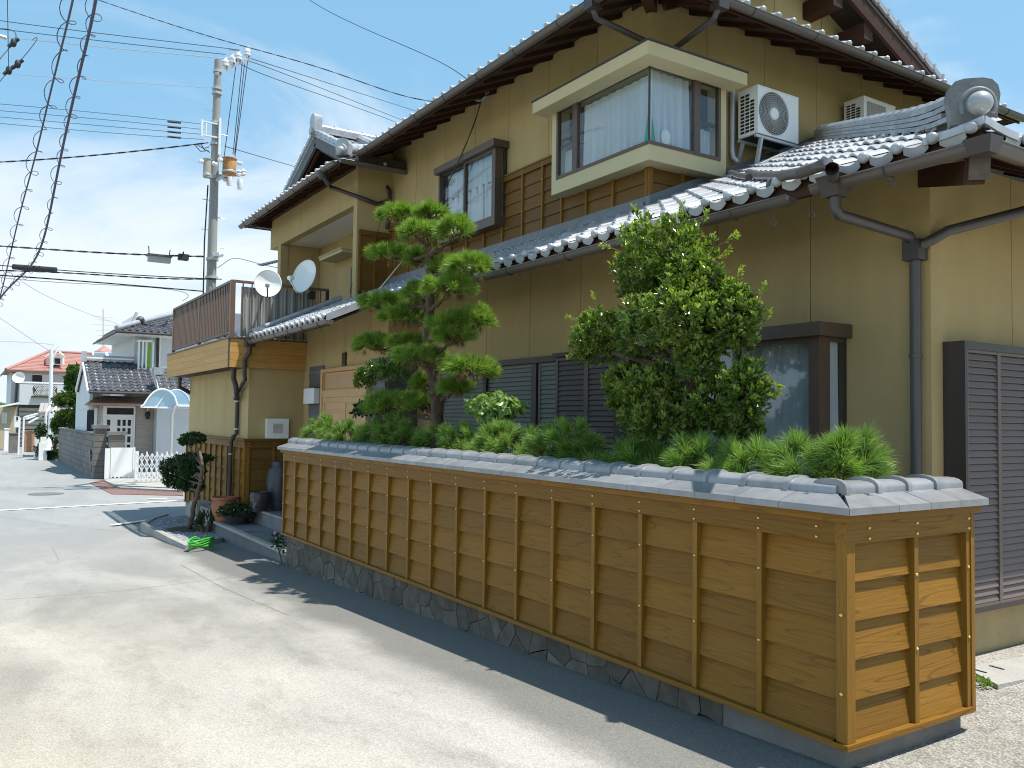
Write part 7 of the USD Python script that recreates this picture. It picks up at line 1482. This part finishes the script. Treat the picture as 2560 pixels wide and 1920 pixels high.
part(up, 'riser_pipe', MB().tube([K1(1078, 960, YP - .13), K1(1060, 1250, YP - .16), K1(1052, 1600, YP - .17)], .02, 6), M['cable'])
for (a0, b0, a1, b1) in ((1228, 300, 1162, 812), (1256, 322, 1208, 800), (1268, 330, 1216, 800), (1284, 315, 1218, 812)): part(up, 'drop_wire', MB().tube([K1(a0, b0, YP + .6), K1((a0 + a1) / 2, (b0 + b1) / 2, YP + .2), K1(a1, b1, YP - .1)], .012, 5), M['cable'])
part(up, 'cable_loops', MB().tube([K1(1010, 752, YP - .3), K1(1040, 785, YP - .3), K1(1080, 780, YP - .2)], .014, 5).tube([K1(1020, 750, YP - .3), K1(1055, 770, YP - .3), K1(1085, 760, YP - .2)], .014, 5).tube([K1(1040, 745, YP - .3), K1(1060, 775, YP - .3), K1(1088, 790, YP - .2)], .014, 5), M['cable'])

def wire(pix, r, lab, m=None, name='overhead_wire', n=28, group=None, twist=0):
    """pix: (u, v, y) in crop pixels with the distance of each point; drawn as a smooth hanging curve."""
    from scipy.interpolate import CubicSpline
    p = np.array([AY(u, v, y) for u, v, y in pix]); t = np.linspace(0, len(p) - 1, n)
    q = CubicSpline(np.arange(len(p)), p)(t) if len(p) > 2 else np.stack([np.interp(t, [0, 1], p[:, k]) for k in range(3)], 1)
    if len(p) == 2: q[:, 2] -= .03 * np.sin(np.linspace(0, math.pi, n)) * np.linalg.norm(p[1] - p[0]) * .1
    g = MB(); r = r * .52
    if twist:
        s = np.concatenate([[0], np.cumsum(np.linalg.norm(np.diff(q, axis=0), axis=1))]); tt = np.linspace(0, s[-1], int(s[-1] / .08)); qq = np.stack([np.interp(tt, s, q[:, k]) for k in range(3)], 1)
        for ph in (0, math.pi): g.tube(qq + np.stack([0 * tt, r * .8 * np.cos(tt * 9 + ph), r * .8 * np.sin(tt * 9 + ph)], 1), r * .75, 5)
    else: g.tube(q, r, 6)
    return single(name, g, m or M['cable'], lab, 'cable', group, smooth=True, base=p[0])
W_ = lambda L: [(a / k1, b / k1, y) for a, b, y in L]
wire(W_([(-60, 98, 24), (560, 178, 23.2), (1120, 244, 22.4), (1186, 258, 22.2)]), .018, 'topmost of the three wires running left from the pole top')
wire(W_([(-60, 143, 24), (560, 216, 23), (1170, 282, 22.2)]), .018, 'middle of the three wires running left from the pole top')
wire(W_([(-60, 183, 24), (560, 247, 23), (1160, 302, 22)]), .020, 'lowest and palest of the three wires running left from the pole top', M['alu'])
wire(W_([(-60, 376, 24), (560, 420, 23), (1100, 456, 22)]), .013, 'single thin pale wire below the pole top', M['alu'])
for k, (l, m_, e) in enumerate(((540, 590, 645), (575, 622, 672), (607, 655, 697), (640, 688, 723))):
    wire(W_([(-60, l - 6, 24), (560, m_, 23), (1058, e, 22)]), .013, ('uppermost', 'second', 'third', 'lowest')[k] + ' of the four parallel thin wires at the middle of the pole'); 
    g = MB(); a_, b_ = K1(868, e - 15, 22.3), K1(938, e - 8, 22.2); single('wire_sleeve', MB().tube([a_, b_], .028, 6), M['cable'], ('uppermost', 'second', 'third', 'lowest')[k] + ' dark sleeve on the four parallel wires', 'cable sleeve', base=a_)
wire(W_([(-60, 843, 24), (480, 806, 23), (1080, 740, 21.9)]), .030, 'thick twisted cable rising from the left to the pole', name='overhead_cable', twist=1)
wire(W_([(-60, 1272, 24), (300, 1296, 23.6), (620, 1315, 23), (1058, 1330, 21.9)]), .034, 'thick cable carrying a hanging grey box', name='overhead_cable', twist=1)
c = K1(825, 1345, 22.4); hb = thing('cable_box', 'grey box hanging from the overhead cable', 'junction box', c); part(hb, 'case', MB().box(c[0] - .29, c[0] + .29, 22.3, 22.5, c[2] - .08, c[2] + .07), M['grey_plastic']); part(hb, 'lid', MB().box(c[0] - .32, c[0] + .32, 22.25, 22.55, c[2] + .071, c[2] + .12), M['pipe_grey']); part(hb, 'hanger', MB().tube([c + A(-.26, 0, .12), c + A(-.28, 0, .34)], .015, 5).tube([c + A(.26, 0, .12), c + A(.28, 0, .30)], .015, 5), M['cable'])
c = K1(950, 1334, 22.2); single('cable_joint', MB().box(c[0] - .13, c[0] + .13, 22.1, 22.3, c[2] - .08, c[2] + .08).tube([c + A(0, 0, .06), c + A(0, 0, .16)], .02, 5), M['cable'], 'small black joint on the cable near the pole', 'cable joint', base=c)
wire(W_([(-60, 1370, 24), (520, 1415, 23), (1150, 1448, 21.8)]), .026, 'upper black cable of the low bundle, with a long sleeve', name='overhead_cable'); wire(W_([(-60, 1402, 24), (400, 1418, 23.3), (760, 1440, 22.6), (1120, 1446, 21.8)]), .028, 'sagging black cable just under the sleeved one', name='overhead_cable', twist=1)
a_, b_ = K1(68, 1383, 23.7), K1(292, 1400, 23.2); single('cable_sleeve', MB().tube([a_, b_], .075, 10), M['cable'], 'long black sleeve on the low cable at the left', 'cable sleeve', base=a_, smooth=30)
wire(W_([(-60, 1424, 24), (400, 1456, 23), (1050, 1510, 21.8)]), .036, 'lowest thick cable running left from the pole', name='overhead_cable'); wire(W_([(-60, 1430, 24), (420, 1470, 23.4), (860, 1498, 22.4), (945, 1560, 22)]), .014, 'thin cable that leaves the lowest bundle and drops to the roof')
wire(W_([(1290, 300, 23), (1480, 360, 26), (1800, 462, 31), (2200, 590, 38)]), .022, 'upper of three wires running from the pole to the right over the house'); wire(W_([(1285, 315, 23), (1480, 385, 26), (1800, 510, 31), (2200, 668, 38)]), .022, 'middle of three wires running from the pole to the right over the house'); wire(W_([(1250, 335, 22.6), (1480, 428, 26), (1800, 540, 31), (2200, 690, 38)]), .022, 'lower of three wires running from the pole to the right over the house')
wire(W_([(1165, 758, 22), (1360, 815, 26), (1600, 884, 32), (1900, 968, 38)]), .022, 'lone wire from the middle of the pole to behind the small gable')
wire(W_([(1105, 1370, 22), (1145, 1378, 22), (1200, 1342, 21.5), (1280, 1350, 20.5), (1440, 1388, 18)]), .016, 'short curved cable between the pole and the house', mat('pinkish_cable', (.12, .06, .07), .5))
wire(W_([(495, -5, 17), (760, 85, 15.6), (1180, 216, 13.2), (1660, 352, 11.2)]) + [(1000, 237, 10.2), (1150, 259, 9.2), (1325, 268, 8.1)], .012, 'twisted service wire from the top left across the sky to the house wall', n=60, twist=1)
wire([(760, -10, 13.5), (890, 62, 11.8), (1040, 127, 9.8), (1130, 172, 8.4), (1178, 206, 7.75)], .012, 'service wire from the top edge to the eave of the house', n=40)
# the two spiral-wrapped cables over the lane
def spiral(pix, r, R, lab, pitch):
    from scipy.interpolate import CubicSpline
    p = np.array([AY(a / k1, b / k1, y) for a, b, y in pix]); f_ = CubicSpline(np.arange(len(p)), p); q = f_(np.linspace(0, len(p) - 1, 400)); s = np.concatenate([[0], np.cumsum(np.linalg.norm(np.diff(q, axis=0), axis=1))])
    t = thing('wrapped_cable', lab, 'cable', p[0]); part(t, 'cable', MB().tube(q[::10], r, 8), M['wrap'], smooth=True)
    tt = np.linspace(0, s[-1], int(s[-1] / pitch * 14)); c = np.stack([np.interp(tt, s, q[:, k]) for k in range(3)], 1); d = np.gradient(c, axis=0); d /= np.linalg.norm(d, axis=1, keepdims=True); e1 = np.cross(d, A(0, 0, 1)); e1 /= np.linalg.norm(e1, axis=1, keepdims=True); e2 = np.cross(e1, d); w = tt / pitch * 2 * math.pi
    rr = R * (.75 + .35 * np.sin(tt * 3.1) * np.sin(tt * 1.3 + 1))[:, None]
    part(t, 'spiral_wrap', MB().tube(c + (e1 * np.cos(w)[:, None] + e2 * (np.sin(w)[:, None] * 1.0 - .6)) * rr, .008, 4), M['wrap'])
spiral([(385, -40, 11), (330, 200, 13), (252, 520, 15.5), (178, 830, 18.5), (100, 1120, 22), (30, 1420, 26), (-20, 1590, 29)], .017, .15, 'spiral-wrapped cable over the lane, the left one of two', 1.15)
spiral([(502, -40, 11.5), (450, 220, 13.5), (372, 550, 16), (290, 940, 19.5), (210, 1285, 23), (100, 1440, 26), (-20, 1580, 29)], .026, .13, 'thicker spiral-wrapped cable over the lane, the right one of two', .8)
wire(W_([(38, -10, 9), (42, 200, 9), (45, 360, 9)]), .009, 'thin upright wire at the left edge of the sky', n=6); wire(W_([(-20, 330, 9), (48, 250, 9.2), (75, 215, 9.2), (80, 170, 9.2), (30, 150, 9.2), (-20, 148, 9.2)]), .010, 'short loop of cable at the left edge', n=20); wire(W_([(-20, 450, 9), (45, 370, 9.1), (95, 325, 9.1), (178, 225, 9.2), (165, 208, 9.2)]), .009, 'slanting wire with small connectors at the left edge', n=20)
for (a, b), lab in (((70, 222), 'upper small black connector at the left edge'), ((92, 332), 'lower small black connector at the left edge'), ((46, 365), 'lowest black connector on the upright wire at the left edge')):
    c = K1(a, b, 9.1); single('wire_connector', MB().ball(c, .05, 1, (.7, .7, 1.1)).tube([c - A(.05, 0, .06), c + A(.05, 0, .06)], .022, 6), M['cable'], lab, 'connector', base=c)
c = K1(8, 188, 23.8); single('wire_anchor', MB().tube([c - A(.4, 0, -.03), c + A(.12, 0, -.02)], .05, 6), M['alu'], 'grey end fitting on the palest wire at the left edge', 'fitting', base=c)
c0_, c1_ = K1(1350, 1375, 18), K1(1445, 1352, 18); g = MB().tube([c0_, c1_], .018, 5)
for k in range(11): q = c0_ + (c1_ - c0_) * k / 10; g.tube([q - A(0, .25, .05), q + A(0, .25, .05)], .012, 4)
single('television_antenna', g, M['cable'], 'toothed television antenna showing beside the loggia', 'antenna', base=c0_)
wire([(0, 425 + 370, 60), (120, 875, 60), (125, 872, 52)], .02, 'faint distant wire sloping down to the white pole', n=12); wire([(0, 853, 60), (80, 857, 56), (135, 862, 52)], .015, 'faint level wire at the white pole', n=8); wire([(50, 700, 30), (160, 760, 40), (300, 812, 46)], .012, 'faint thin wire sloping down over the far houses', n=12)
# service cables on the house front
wire([(1180, 218, 7.75), (1200, 262, 7.9), (1150, 395, 8.2), (1094, 515, 9.0), (1050, 640, 10.0)], .018, 'thick black service cable hanging from the eave across the upper window', n=40, name='service_cable', twist=1)
wire([(1335, 278, 8.05), (1300, 335, 8.2), (1240, 430, 8.6), (1160, 545, 9.3), (1120, 600, 9.8)], .008, 'thin cable slanting from the wall hook down across the upper window', n=40, name='service_cable')
wire([(960, 520, 10.9), (935, 610, 11.1), (915, 650, 11.2), (885, 700, 11.3), (878, 735, 11.4)], .010, 'thin cable hanging down the dark cladding beside the loggia', n=30, name='service_cable')
c = AY(1202, 222, 7.75); t = thing('cable_coil', 'loops of black and pale cable tied under the eave', 'cable coil', c)
for k, (m_, dx, dz) in enumerate(((M['cable'], 0, 0), (mat('pale_blue_cable', (.25, .45, .6), .4), .02, -.03), (M['alu'], -.02, -.05))): part(t, 'loop', MB().tube([c + A(.05 * math.cos(s) + dx, -.10 * math.cos(s), .13 * math.sin(s) + dz) for s in np.linspace(math.pi * .95, 2.1 * math.pi, 18)], .009, 6), m_, smooth=True)
part(t, 'anchor', MB().ball(c + A(0, 0, .05), .07, 1, (1, 1, .8)).tube([c + A(0, 0, .05), c + A(.25, .1, .12)], .02, 6), M['cable'])
c = AY(1336, 276, 8.05); single('wire_hook', MB().ball(c, .035, 1).tube([c, A(XU - .02, c[1] + .05, c[2] + .05)], .012, 5), M['grey_plastic'], 'small grey wire hook on the wall left of the corner window', 'hook', base=c)
